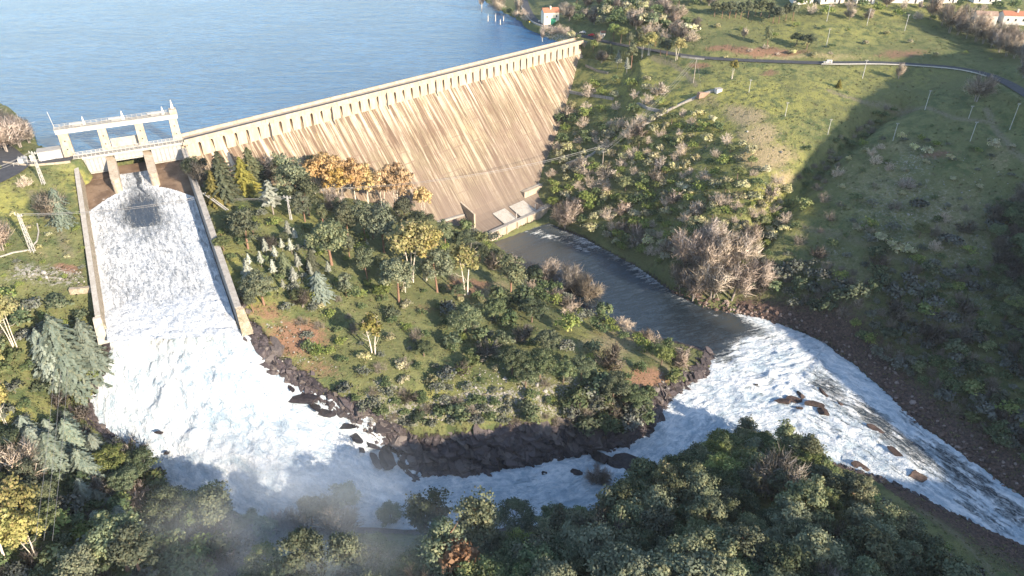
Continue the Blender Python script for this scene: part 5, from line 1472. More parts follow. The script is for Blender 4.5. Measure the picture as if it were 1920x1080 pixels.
def conifer(name, seed, rbase, z0, tiers, nb, nq, lsize, droop=.25, power=1.0):
    r = np.random.default_rng(seed); Ps = []; Ns = []; Ts = []; SN = []; UD = []
    for i in range(tiers):
        f = i / (tiers - 1); z = z0 + (0.985 - z0) * f
        R = rbase * (1 - f) ** power * r.uniform(.75, 1.2) + .012
        k = max(3, int(nb * (1 - f * .6)))
        for j in range(k):
            a = 2 * math.pi * (j + r.random() * .8) / k; L = R * r.uniform(.55, 1.25)
            s = r.random(nq) ** .7
            dx, dy = math.cos(a), math.sin(a)
            wd = r.normal(size=nq) * L * .16 * (1.1 - s)
            p = np.stack([dx * s * L - dy * wd, dy * s * L + dx * wd, z - droop * L * s ** 1.6 + r.normal(size=nq) * .006], 1)
            Ps.append(p)
            n_ = np.tile(np.array([dx * .35, dy * .35, .9]), (nq, 1)) + r.normal(size=(nq, 3)) * .3
            Ns.append(n_ / np.linalg.norm(n_, axis=1, keepdims=True)); SN.append(np.tile(np.array([dx * .8, dy * .8, .7]), (nq, 1)))
            UD.append(np.tile(np.array([dx, dy, -droop]), (nq, 1)))
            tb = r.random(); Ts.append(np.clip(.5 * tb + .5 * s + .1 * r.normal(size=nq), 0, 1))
    return leafmesh(name, np.concatenate(Ps), np.concatenate(Ns), lsize, np.concatenate(Ts), 2.2, np.concatenate(UD), np.concatenate(SN))
def twigs(name, seed, cz, rx, rz, n, thick, base=(0, 0, .15), spread=1.0):
    """bare crown: fine twigs fanning out from limbs"""
    r = np.random.default_rng(seed)
    nl = 16; V = []; T = []
    k = n // nl
    for i in range(nl):
        d = unit(r, 1)[0]; d[2] = abs(d[2]) * .9 + .15
        tip = np.array([d[0] * rx, d[1] * rx, cz - rz * .55 + d[2] * rz * 1.25])
        b = np.array(base)
        s = r.uniform(.25, 1.0, k)
        st = b + (tip - b) * s[:, None] + r.normal(size=(k, 3)) * rx * .10
        dr_ = (tip - b) / np.linalg.norm(tip - b) + r.normal(size=(k, 3)) * .75
        dr_[:, 2] += .25; dr_ /= np.linalg.norm(dr_, axis=1, keepdims=True)
        L = r.uniform(.10, .26, k) * rx * 2
        en = st + dr_ * L[:, None]
        sd = np.cross(dr_, unit(r, k)); sd /= np.linalg.norm(sd, axis=1, keepdims=True) + 1e-9
        w = thick * r.uniform(.6, 1.4, k)[:, None]
        V.append(np.stack([st - sd * w, st + sd * w, en + sd * w * .5, en - sd * w * .5], 1)); T.append(np.clip(.5 * r.random() + .5 * r.random(k), 0, 1))
    V = np.concatenate(V).reshape(-1, 3); T = np.concatenate(T)
    me = npmesh(name, V, np.arange(len(V)).reshape(-1, 4), True, {'tone': ('FLOAT', np.repeat(T, 4))})
    c = V.reshape(-1, 4, 3).mean(1); nn = (c - np.array([0, 0, cz - .1])); nn /= np.linalg.norm(nn, axis=1, keepdims=True) + 1e-9
    nn = nn + r.normal(size=nn.shape) * .3; nn /= np.linalg.norm(nn, axis=1, keepdims=True)
    me.normals_split_custom_set_from_vertices(np.repeat(nn, 4, 0).tolist())
    return me
def trunkmesh(name, seed, h, r0, limbs=5, stems=1, lean=.05, z0=.35, spread=.22):
    r = random.Random(seed); mb = MB()
    for s in range(stems):
        dx = r.uniform(-lean, lean) + (0.10 * math.cos(s * 2.4) if stems > 1 else 0); dy = r.uniform(-lean, lean) + (0.10 * math.sin(s * 2.4) if stems > 1 else 0)
        bx_, by_ = (.03 * math.cos(s * 2.4), .03 * math.sin(s * 2.4)) if stems > 1 else (0, 0)
        pts = [(bx_, by_, -.05), (bx_ + dx * .15, by_ + dy * .15, h * .3), (bx_ + dx * .5, by_ + dy * .6, h * .65), (bx_ + dx, by_ + dy, h)]
        mb.tube(pts, [r0 * 1.2, r0, r0 * .7, r0 * .3], 6)
        for k in range(limbs):
            f = r.uniform(z0, .95); b = np.array([bx_ + dx * f, by_ + dy * f, h * f]); a = r.uniform(0, 6.28)
            L = spread * r.uniform(.6, 1.1) * (1.2 - f * .6)
            e = b + np.array([math.cos(a) * L, math.sin(a) * L, L * r.uniform(.35, .9)])
            m_ = (b + e) / 2 + np.array([0, 0, -.02]); mb.tube([b, m_, e], [r0 * .4, r0 * .28, r0 * .1], 4, False)
    me = bpy.data.meshes.new(name); me.from_pydata(mb.v, [], mb.f); me.polygons.foreach_set('use_smooth', [True] * len(me.polygons)); me.update()
    return me

LIB = {}
def lib(kind, n, crown, trunk, leaf, bark):
    L = []
    for i in range(n):
        c = crown(i); c.materials.append(LM[leaf])
        t_ = trunk(i) if trunk else None
        if t_: t_.materials.append(M[bark])
        L.append((c, t_))
    LIB[kind] = L
def cc_(nm, *a, **k): return lambda i: clumpcrown(nm, 100 + i * 7 + len(nm), *[x(i) if callable(x) and getattr(x, 'per', False) else x for x in a], **k)
def per(f): f.per = True; return f
lib('pine', 4, cc_('crown', per(lambda i: ell(0.02, 0, .57, .25 + .04 * (i % 2), .25, .37, .35, .45)), 42, .10, 115, .027, flat=.8), lambda i: trunkmesh('trunk', i, .85, .020), 'pine', 'barkpine')
lib('pineround', 3, cc_('crown', ell(0, 0, .57, .33, .33, .34,   .45, .35), 56, .092, 125, .027, flat=.75), lambda i: trunkmesh('trunk', i + 9, .75, .024), 'pine', 'barkpine')
lib('pinetall', 3, cc_('crown', ell(0, 0, .60, .16, .16, .36, .3), 30, .075, 80, .030, flat=.9), lambda i: trunkmesh('trunk', i + 5, .9, .016, 6, 1, .03), 'pine', 'barkpine')
lib('darkoak', 4, cc_('crown', ell(0, 0, .50, .46, .46, .40, .55, -.2), 70, .105, 130, .028, flat=.8), lambda i: trunkmesh('trunk', i + 3, .6, .035), 'dark', 'bark')
lib('greenoak', 3, cc_('crown', ell(0, 0, .52, .42, .42, .38, .55, -.2), 60, .10, 120, .027, flat=.8), lambda i: trunkmesh('trunk', i + 4, .6, .03), 'green', 'bark')
lib('euca', 3, cc_('crown', ell(0, 0, .64, .33, .33, .32, .4), 44, .092, 85, .033, flat=.85), lambda i: trunkmesh('trunk', i + 6, .85, .0095, 6, 3, .09, .45, .2), 'euca', 'barkpale')
lib('eucatall', 2, cc_('crown', ell(0, 0, .58, .17, .17, .40, .3), 30, .075, 55, .036, flat=1.0), lambda i: trunkmesh('trunk', i + 7, .9, .011, 8, 2, .06, .2, .16), 'euca', 'barkpale')
lib('orange', 3, cc_('crown', ell(0, 0, .60, .36, .36, .36, .4), 50, .092, 85, .033, flat=.85), lambda i: trunkmesh('trunk', i + 8, .85, .011, 6, 2, .09, .4, .2), 'orange', 'barkpale')
lib('rust', 2, cc_('crown', ell(0, 0, .58, .22, .22, .34, .4), 22, .10, 55, .05), lambda i: trunkmesh('trunk', i + 2, .8, .02), 'rust', 'bark')
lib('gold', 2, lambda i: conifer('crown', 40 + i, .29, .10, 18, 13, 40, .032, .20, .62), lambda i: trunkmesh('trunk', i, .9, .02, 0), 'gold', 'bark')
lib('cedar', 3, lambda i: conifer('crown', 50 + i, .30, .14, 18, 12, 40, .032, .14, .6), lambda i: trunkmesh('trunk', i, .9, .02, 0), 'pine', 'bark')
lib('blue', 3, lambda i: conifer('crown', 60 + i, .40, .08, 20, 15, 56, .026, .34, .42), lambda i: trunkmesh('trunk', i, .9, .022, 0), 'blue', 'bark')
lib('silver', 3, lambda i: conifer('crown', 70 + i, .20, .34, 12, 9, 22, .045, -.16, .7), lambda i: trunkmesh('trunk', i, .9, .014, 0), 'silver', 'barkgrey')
lib('bare', 4, lambda i: twigs('crown', 80 + i, .58, .42, .44, 2800, .0036), lambda i: trunkmesh('trunk', i, .75, .018, 9, 2, .06, .2, .34), 'twig', 'barkgrey')
lib('baredark', 3, lambda i: twigs('crown', 90 + i, .58, .42, .42, 2400, .004), lambda i: trunkmesh('trunk', i, .75, .02, 9, 2, .06, .2, .34), 'twigd', 'barkgrey')
lib('poplar', 2, lambda i: twigs('crown', 95 + i, .55, .13, .50, 1200, .004), lambda i: trunkmesh('trunk', i, .92, .014, 10, 1, .03, .2, .14), 'twig', 'barkpale')
lib('shrub', 5, cc_('shrub', ell(0, 0, .36, .44, .44, .40, .4, -.1), 14, .22, 34, .105, flat=.85), None, 'shrub', None)
lib('bushgreen', 4, cc_('bush', ell(0, 0, .38, .42, .42, .42, .4, -.1), 15, .22, 34, .10, flat=.85), None, 'green', None)
lib('bushdark', 4, cc_('bush', ell(0, 0, .38, .44, .44, .42, .4, -.1), 16, .22, 36, .10, flat=.85), None, 'dark', None)
lib('bushgrey', 4, cc_('bush', ell(0, 0, .36, .46, .46, .40, .4, -.1), 15, .22, 32, .10, flat=.8), None, 'grey', None)
lib('twigbush', 4, lambda i: twigs('bush', 120 + i, .45, .48, .5, 800, .0095, (0, 0, 0)), None, 'twig', None)
lib('twigbushdark', 3, lambda i: twigs('bush', 130 + i, .45, .5, .5, 800, .010, (0, 0, 0)), None, 'twigd', None)

NAMEOF = {'pine': ('pine_tree', 'pine'), 'pineround': ('pine_tree', 'pine'), 'pinetall': ('pine_tree', 'pine'), 'darkoak': ('oak_tree', 'oak'), 'greenoak': ('oak_tree', 'oak'), 'euca': ('eucalyptus_tree', 'eucalyptus'), 'eucatall': ('eucalyptus_tree', 'eucalyptus'),
          'orange': ('autumn_tree', 'tree'), 'rust': ('autumn_tree', 'tree'), 'gold': ('conifer_tree', 'conifer'), 'cedar': ('conifer_tree', 'conifer'), 'blue': ('cedar_tree', 'cedar'), 'silver': ('young_conifer', 'conifer'),
          'bare': ('bare_tree', 'bare tree'), 'baredark': ('bare_tree', 'bare tree'), 'poplar': ('poplar_tree', 'poplar'), 'shrub': ('shrub', 'shrub'), 'bushgreen': ('bush', 'bush'), 'bushdark': ('bush', 'bush'), 'bushgrey': ('bush', 'bush'), 'twigbush': ('leafless_bush', 'leafless bush'), 'twigbushdark': ('leafless_bush', 'leafless bush')}
LOOK = {'pine': 'grey-green pine', 'pineround': 'broad round pine', 'pinetall': 'slim tall pine', 'darkoak': 'dark round oak', 'greenoak': 'light green round tree', 'euca': 'yellow-green eucalyptus', 'eucatall': 'tall narrow eucalyptus', 'orange': 'orange-leaved tree', 'rust': 'rust-coloured tree',
        'gold': 'golden-green conifer', 'cedar': 'green pointed conifer', 'blue': 'blue-grey cedar', 'silver': 'young silver conifer', 'bare': 'pale bare tree', 'baredark': 'dark bare tree', 'poplar': 'slim leafless poplar', 'shrub': 'dry tan shrub', 'bushgreen': 'green bush', 'bushdark': 'dark green bush', 'bushgrey': 'grey bush', 'twigbush': 'pale leafless bush', 'twigbushdark': 'dark leafless bush'}
SEEN_LABELS = set()
TREES = []
LOW = ('bushgreen', 'bushdark', 'bushgrey', 'twigbush', 'twigbushdark')
QUEUE = []
def put(kind, P, h, wr=1.0, where='', group=None, label=None):
    if kind in LOW:
        QUEUE.append((h * wr / ((np.asarray(P) - CC) @ FW), kind, P, h, wr, where, group, label)); return None
    return put_now(kind, P, h, wr, where, group, label)
def put_now(kind, P, h, wr=1.0, where='', group=None, label=None):
    L = LIB[kind]; c, t_ = L[random.randrange(len(L))]
    nm, cat = NAMEOF[kind]
    rz = random.uniform(0, 6.283)
    if t_ is None:
        o = bpy.data.objects.new(nm, c); COL.objects.link(o)
    else:
        o = empty(nm)
        a = bpy.data.objects.new('trunk', t_); COL.objects.link(a); a.parent = o
        b = bpy.data.objects.new('crown', c); COL.objects.link(b); b.parent = o
    o.location = (P[0], P[1], P[2] - .15); o.rotation_euler = (random.uniform(-.05, .05), random.uniform(-.05, .05), rz)
    o.scale = (h * wr, h * wr, h)
    x, y, _ = pj(np.asarray(P) + (0, 0, h * .55)); x = min(max(float(x), 0), 1919); y = min(max(float(y), 0), 1079)
    if label is None:
        px, py = round(float(x) / 19.2, 0), round(float(y) / 10.8, 0)
        label = '%s %s, %d percent across, %d percent down' % (LOOK[kind], where, px, py)
        k = 1
        while label in SEEN_LABELS:
            px_f, py_f = float(x) / 19.2, float(y) / 10.8
            label = '%s %s, %.1f percent across, %.1f percent down' % (LOOK[kind], where, px_f + .1 * (k - 1), py_f); k += 1
    SEEN_LABELS.add(label)
    tag(o, label, cat, group)
    TREES.append((P[0], P[1], h * .3 * wr))
    return o
def plant(kind, px, py, hpx, wr=1.0, where='', group=None, label=None):
    """(px,py) is the foot in the photograph, hpx the height seen there"""
    P = hit(px, py)
    v = P - CC; dep = v @ FW
    down = math.asin(-v[2] / np.linalg.norm(v))
    h = hpx / FPX * dep / math.cos(down)
    return put(kind, P, h, wr, where, group, label)
def crownat(kind, px, py, hpx, wr=1.0, where='', group=None, label=None):
    """(px,py) is the middle of the crown"""
    return plant(kind, px, py + hpx * .55, hpx, wr, where, group, label)
def inpoly(P, x, y):
    c = False
    for i in range(len(P)):
        (x1, y1), (x2, y2) = P[i], P[i - 1]
        if (y1 > y) != (y2 > y) and x < x1 + (y - y1) / (y2 - y1) * (x2 - x1): c = not c
    return c
def scatter(poly, spacing, seed, keep=None, jitter=0.42):
    """blue-noise spots inside a photo polygon"""
    r = random.Random(seed); xs = [p[0] for p in poly]; ys = [p[1] for p in poly]; out = []
    for _ in range(6000):
        x, y = r.uniform(min(xs), max(xs)), r.uniform(min(ys), max(ys))
        if not inpoly(poly, x, y): continue
        sp = spacing(x, y) if callable(spacing) else spacing
        if all(((x - a) ** 2 + ((y - b) * 1.35) ** 2) > sp * sp for a, b in out): out.append((x, y))
    return out
def dry(px, py, margin=.5):
    p = hit(px, py)
    d = sdist(RIV, np.array([p[0]]), np.array([p[1]]))[0]
    return d < -margin

# ------------------------------------------------------------------ the named trees of the middle hill
GH = 'on the middle hill'; g1 = 'trees on the middle hill'
for k, x, y, h, w in [('cedar', 428, 384, 95, 1.0), ('gold', 408, 384, 62, 1.0), ('gold', 462, 364, 68, 1.15), ('cedar', 480, 350, 72, 1.1), ('pine', 555, 388, 95, 1.0), ('pine', 580, 405, 78, 1.0), ('pine', 530, 350, 62, 1.0), ('silver', 513, 402, 62, 1.3),
                      ('pine', 572, 416, 56, 1.0), ('pinetall', 608, 430, 46, 1.3), ('pine', 652, 442, 66, .9), ('pine', 686, 452, 76, .9), ('pine', 720, 474, 92, .9), ('pinetall', 700, 448, 60, 1.2), ('pineround', 622, 497, 90, 1.0), ('pine', 690, 530, 70, .9), ('pine', 820, 548, 78, 1.05), ('pineround', 748, 566, 84, .95),
                      ('pine', 770, 470, 62, 1.0), ('pine', 465, 466, 78, 1.1), ('pine', 590, 350, 60, 1), ('darkoak', 858, 562, 30, 1.0), ('pineround', 495, 572, 62, 1.25), ('pine', 640, 420, 50, 1), ('darkoak', 790, 440, 46, 1.0), ('pineround', 760, 420, 50, 1), ('pine', 835, 460, 48, 1.0), ('darkoak', 870, 470, 40, 1), ('darkoak', 900, 490, 34, 1),
                      ('baredark', 568, 575, 36, 1.0), ('blue', 600, 556, 46, 1.2), ('cedar', 536, 516, 44, 1.0), ('greenoak', 440, 430, 34, 1.1), ('greenoak', 420, 470, 30, 1.2), ('greenoak', 475, 440, 34, 1.2), ('baredark', 508, 470, 30, 1), ('baredark', 500, 345, 52, 1), ('baredark', 380, 350, 50, 1), ('darkoak', 372, 340, 50, .9), ('bare', 630, 402, 50, .9)]:
    plant(k, x, y, h, w, GH, g1)
for i, (x, y, h) in enumerate([(542.5, 447, 34), (555, 453, 26), (500, 479, 33), (517, 488, 28), (548, 476, 30), (491, 501, 30), (515, 519, 33), (468, 533, 48), (561, 508, 34), (582, 514, 27), (617, 516, 27), (552, 534, 34), (532, 544, 21), (589, 479, 20), (658, 470, 20), (585, 520, 20), (468, 500, 26), (530, 470, 24), (575, 470, 22), (690, 470, 20)]):
    plant('silver', x, y, h, .95, 'in the young grove', 'young silver conifers on the grass')
for k, x, y, h, w in [('orange', 612, 372, 84, 1.0), ('orange', 590, 362, 64, 1.0), ('orange', 668, 384, 84, .95), ('orange', 690, 388, 76, .8), ('orange', 745, 402, 92, .9), ('orange', 640, 384, 70, .9), ('orange', 718, 396, 76, .8), ('orange', 795, 412, 62, .7), ('orange', 568, 340, 44, .8)]:
    plant(k, x, y, h, w, 'at the dam foot', 'orange trees at the dam foot')
plant('euca', 772, 527, 108, .95, label='biggest yellow-green eucalyptus with several white trunks on the middle hill')
plant('euca', 798, 526, 100, .85, label='yellow-green eucalyptus with leaning white trunk just beside the biggest one')
plant('euca', 760, 548, 60, .6, label='low yellow eucalyptus growth at the foot of the biggest eucalyptus')
plant('eucatall', 873, 552, 96, 1.1, label='tall narrow ochre eucalyptus standing apart above the river bend')
plant('eucatall', 701, 662, 74, 1.2, label='lone yellow tree standing on open grass in the middle of the hill')
OB_ = [('darkoak', 873, 628, 56, 1.0), ('darkoak', 795, 668, 30, 1), ('twigbushdark', 912, 670, 36, 1), ('bushgrey', 838, 712, 28, 1), ('twigbushdark', 867, 700, 26, 1), ('darkoak', 960, 702, 50, .95), ('darkoak', 1012, 710, 54, .95), ('darkoak', 985, 726, 42, .9), ('darkoak', 1056, 718, 42, .9), ('darkoak', 1090, 714, 46, .9),
       ('darkoak', 1027, 664, 46, .9), ('twigbushdark', 982, 640, 34, 1), ('bushdark', 953, 614, 32, 1), ('bushgreen', 1067, 620, 36, 1), ('darkoak', 997, 604, 44, 1), ('darkoak', 927, 600, 42, 1), ('bushdark', 900, 642, 30, 1), ('darkoak', 1149, 756, 56, .9), ('darkoak', 1186, 772, 46, .9), ('twigbushdark', 1145, 690, 44, 1), ('greenoak', 1240, 684, 36, .9),
       ('twigbush', 1278, 684, 36, 1), ('bushgreen', 1262, 718, 26, 1), ('bushdark', 1130, 596, 30, .9), ('twigbush', 1173, 618, 24, 1), ('twigbush', 1210, 642, 28, 1), ('pine', 958, 548, 72, 1.1), ('twigbushdark', 930, 506, 34, 1), ('bushdark', 1000, 522, 28, 1), ('bare', 1027, 536, 52, .9), ('bare', 1068, 552, 58, .9), ('bare', 1100, 570, 56, .95),
       ('twigbush', 1043, 566, 28, 1), ('twigbush', 1070, 580, 28, 1), ('bushdark', 980, 580, 44, 1), ('bushdark', 940, 570, 34, 1), ('bushgrey', 1010, 590, 30, 1), ('bushdark', 1120, 740, 40, 1), ('bushdark', 1080, 760, 34, 1), ('bushdark', 1200, 700, 22, 1), ('bushgrey', 820, 735, 22, 1), ('twigbushdark', 780, 640, 24, 1), ('bushdark', 740, 600, 26, 1), ('bushgrey', 840, 590, 30, 1),
       ('bushgreen', 885, 690, 26, 1), ('bushdark', 940, 650, 30, 1), ('bushgrey', 1060, 660, 26, 1), ('bushdark', 1110, 660, 26, 1), ('bushdark', 850, 650, 28, 1), ('twigbushdark', 760, 690, 20, 1), ('bushgrey', 590, 585, 22, 1), ('bushdark', 580, 660, 26, .8), ('bushgreen', 595, 668, 24, 1), ('bushgrey', 540, 585, 24, 1), ('bushdark', 665, 560, 24, 1)]
for k, x, y, h, w in OB_: plant(k, x, y, h, w, 'on the hill crest', 'oaks and bushes on the hill crest')
for x, y in scatter([(560, 540), (700, 560), (860, 520), (960, 640), (1180, 690), (1200, 770), (900, 760), (720, 740), (560, 640)], 30, 11):
    k = random.choice(['bushdark', 'bushgrey', 'bushgreen', 'twigbushdark', 'shrub', 'bushdark']); plant(k, x, y, random.uniform(9, 19), 1.1, 'in the hill grass', 'low bushes in the hill grass')
for x, y in scatter([(845, 450), (930, 500), (1000, 555), (1090, 610), (1180, 650), (1280, 690), (1270, 650), (1130, 590), (1010, 530), (930, 450), (880, 430)], 19, 14):
    if dry(x, y, -.5): plant(random.choice(['bushdark', 'twigbush', 'bushgrey', 'bushdark', 'bushgreen']), x, y, random.uniform(16, 28), 1, 'along the river edge', 'bushes along the river edge')
for x, y in scatter([(440, 400), (660, 430), (840, 470), (700, 560), (460, 560), (410, 430)], 34, 17):
    plant(random.choice(['bushgreen', 'bushdark', 'bushgrey', 'greenoak']), x, y, random.uniform(10, 22), 1.1, 'in the grove', 'low bushes in the grove')

for x, y in scatter([(420, 420), (640, 440), (760, 500), (720, 560), (620, 560), (470, 580), (430, 500)], 66, 18):
    plant(random.choice(['pine', 'greenoak', 'pine', 'cedar']), x, y + 10, random.uniform(28, 46), .95, GH, g1)
for x, y in scatter([(640, 735), (760, 745), (1000, 760), (1120, 745), (1230, 745), (1225, 800), (1130, 815), (1000, 790), (860, 800), (700, 800)], 23, 19):
    plant(random.choice(['bushdark', 'bushgrey', 'twigbushdark', 'bushdark']), x, y, random.uniform(12, 24) * (1.3 if x > 1080 else 1), 1.15, 'on the cliff top', 'bushes on the cliff top')
# ------------------------------------------------------------------ left slope
LS = 'on the left slope'; g2 = 'trees on the left slope'
for k, x, y, h, w in [('bare', 106, 414, 62, .95), ('blue', 118, 418, 66, .8), ('twigbush', 50, 352, 26, 1), ('euca', 28, 650, 104, .8), ('euca', -6, 655, 110, .8), ('euca', -2, 720, 80, .8), ('euca', 12, 800, 84, .7), ('blue', 142, 722, 132, .85), ('blue', 178, 690, 92, .8), ('blue', 108, 708, 96, .8), ('bare', 4, 470, 64, .9),
                      ('blue', 76, 868, 70, 1.0), ('blue', 110, 880, 72, 1.0), ('blue', 145, 850, 70, 1.0), ('blue', 170, 900, 66, .9), ('blue', 135, 810, 44, .9), ('blue', 160, 935, 40, .9), ('blue', 190, 950, 36, .9), ('blue', 188, 990, 36, .9), ('blue', 230, 985, 38, 1), ('blue', 60, 830, 56, 1), ('blue', 100, 830, 48, 1), ('blue', 185, 860, 50, 1),
                      ('greenoak', 216, 888, 54, 1.0), ('twigbushdark', 245, 870, 50, 1.1), ('darkoak', 268, 900, 56, 1.0), ('darkoak', 240, 925, 46, 1), ('darkoak', 322, 975, 54, 1.1), ('darkoak', 300, 935, 34, 1), ('euca', 40, 1010, 110, .95), ('euca', 10, 1060, 110, .9), ('euca', 70, 1050, 90, .8), ('euca', -10, 960, 90, .9), ('pine', 60, 940, 80, 1),
                      ('pineround', 240, 1070, 104, 1.0), ('pine', 270, 1090, 100, 1), ('pine', 175, 1110, 90, 1.0), ('bare', 30, 920, 90, 1.1), ('twigbush', 260, 930, 30, 1), ('bushgreen', 230, 950, 26, 1), ('darkoak', 395, 985, 70, .9), ('pine', 420, 1000, 88, 1.0), ('pine', 100, 960, 60, 1), ('greenoak', 90, 1000, 56, 1), ('darkoak', 20, 860, 60, 1), ('greenoak', 45, 880, 50, 1)]:
    plant(k, x, y, h, w, LS, g2)
for x, y in scatter([(0, 560), (170, 590), (195, 680), (160, 770), (280, 880), (420, 980), (520, 1010), (520, 1100), (-20, 1100), (-20, 560)], 34, 23):
    if dry(x, y, 1): plant(random.choice(['bushdark', 'bushdark', 'bushgrey', 'bushgreen', 'twigbushdark']), x, y, random.uniform(18, 36), 1.1, 'in the left undergrowth', 'bushes of the left undergrowth')
for x, y in scatter([(0, 400), (140, 380), (170, 540), (0, 550)], 34, 24):
    plant(random.choice(['bushgreen', 'shrub', 'bushgrey']), x, y, random.uniform(7, 13), 1.2, 'on the left grass', 'tufty bushes on the left grass')
for x, y, h in [(14, 285, 66), (38, 276, 58), (56, 268, 40), (2, 262, 60), (26, 262, 50), (48, 255, 34), (-8, 285, 70)]:
    plant('bare', x, y, h, 1.1, 'by the lake corner', 'bare trees by the lake corner')

# ------------------------------------------------------------------ the wood below the camera
FW_ = 'in the near wood'; g3 = 'trees of the near wood'
near = [('rust', 865, 1100, 84, .95), ('pine', 812, 1022, 92, .9), ('pine', 905, 1044, 104, .85), ('pineround', 655, 968, 60, .9), ('pineround', 588, 985, 50, 1.0), ('darkoak', 622, 980, 46, .8), ('darkoak', 735, 988, 40, .9), ('darkoak', 965, 996, 46, 1.1), ('pine', 840, 1085, 90, 1.0), ('darkoak', 1040, 1000, 44, 1), ('pine', 1010, 1080, 70, .9),
        ('euca', 1245, 950, 76, .75), ('rust', 1365, 925, 34, .8), ('rust', 1450, 995, 40, .6), ('baredark', 1450, 940, 84, .95), ('baredark', 1550, 1040, 60, .8), ('pine', 650, 1090, 80, .9), ('pine', 580, 1100, 100, .8), ('bare', 520, 1000, 40, .8), ('baredark', 640, 1020, 60, 1), ('baredark', 560, 1010, 50, 1), ('bare', 1118, 920, 46, .8), ('darkoak', 470, 1004, 40, 1), ('darkoak', 500, 1014, 38, 1), ('darkoak', 550, 1006, 34, 1)]
for k, x, y, h, w in near: plant(k, x, y, h, w, FW_, g3)
wood = [(1130, 950), (1190, 900), (1290, 855), (1390, 806), (1470, 820), (1520, 850), (1570, 900), (1660, 975), (1760, 1060), (1810, 1120), (900, 1120), (940, 1060), (1000, 985), (1060, 975)]
for x, y in [(1170, 905), (1205, 886), (1240, 872), (1270, 856), (1300, 846), (1330, 832), (1360, 818), (1390, 806), (1420, 813), (1450, 826), (1484, 816), (1505, 850), (1530, 876), (1215, 922), (1260, 894), (1310, 884), (1350, 862), (1400, 848), (1440, 862), (1480, 872), (1520, 908), (1135, 940), (1100, 958), (1065, 968), (1030, 972), (1560, 910), (1380, 880), (1290, 915)]:
    crownat(random.choice(['darkoak', 'darkoak', 'greenoak', 'pineround']), x, y + 24 + 6 * (x < 1300), random.uniform(44, 58), random.uniform(.9, 1.1), FW_, g3)
n_ = 0
for x, y in sorted(scatter(wood, lambda x, y: 27 + (y - 800) * .034, 31), key=lambda q: q[1]):
    if any(math.hypot(x - q[1], y + 25 - q[2] + q[3] * .6) < 30 for q in near): continue
    k = random.choices(['pine', 'pineround', 'darkoak', 'greenoak', 'pinetall', 'baredark'], [5, 5, 6, 2, 1, .4])[0]
    if y < 890 and k in ('pine', 'pineround', 'pinetall'): k = 'darkoak' if random.random() < .6 else k
    h = random.uniform(50, 90) * (.72 + (y - 800) / 700) * (0.72 if k in ('darkoak', 'greenoak') else 1.05)
    crownat(k, x, y, h, random.uniform(.85, 1.1), FW_, g3)
for x, y in scatter([(500, 1010), (960, 1010), (960, 1100), (440, 1100)], 40, 33):
    if any(math.hypot(x - q[1], y - q[2] + q[3] * .6) < 40 for q in near): continue
    crownat(random.choices(['darkoak', 'baredark', 'pine', 'greenoak'], [5, 2, 2, 1])[0], x, y + 14, random.uniform(36, 56), 1.0, 'on the misty near slope', 'trees on the misty near slope')
for x, y in scatter([(1500, 860), (1600, 920), (1720, 1000), (1840, 1090), (1780, 1100), (1640, 960), (1540, 890)], 20, 35):
    plant(random.choice(['bushdark', 'bushgrey', 'bushgreen', 'twigbushdark']), x, y, random.uniform(12, 26), 1.1, 'beside the near river path', 'bushes beside the near river path')

# ------------------------------------------------------------------ right slopes
RS = 'on the sunny slope'; g4 = 'shrubs on the sunny slope'
for k, x, y, h, w in [('bare', 1058, 428, 52, .9), ('bare', 1310, 520, 76, 1.0), ('bare', 1352, 510, 74, 1.0), ('bare', 1285, 500, 70, 1.0), ('bare', 1335, 560, 80, 1.0), ('bare', 1372, 560, 76, 1), ('bare', 1300, 560, 60, 1), ('bare', 1385, 500, 64, 1), ('bare', 1420, 540, 56, 1), ('bare', 1275, 540, 50, 1), ('bare', 1330, 470, 60, 1), ('bare', 1405, 470, 50, 1)]:
    plant(k, x, y, h, w, 'on the right river bank', 'bare trees on the right river bank')
sun_poly = [(1050, 220), (1110, 160), (1220, 150), (1260, 200), (1340, 230), (1420, 300), (1480, 370), (1470, 440), (1420, 470), (1390, 520), (1280, 470), (1230, 510), (1150, 470), (1090, 430), (1030, 400), (1035, 330)]
def sdens(x, y): return 15.5 if (x < 1300 and y > 230) or y > 380 else 23
for x, y in scatter(sun_poly, sdens, 41):
    if not dry(x, y, 1.5): continue
    k = random.choices(['shrub', 'bushgreen', 'twigbush', 'bushdark', 'greenoak'], [5, 3, 4, 1.5, 1.2])[0]
    plant(k, x, y, random.uniform(12, 24) * (1.25 if k in ('twigbush', 'greenoak') else 1), random.uniform(.9, 1.2), RS, g4)
RH = 'on the shaded slope'; g5 = 'shrubs on the shaded slope'
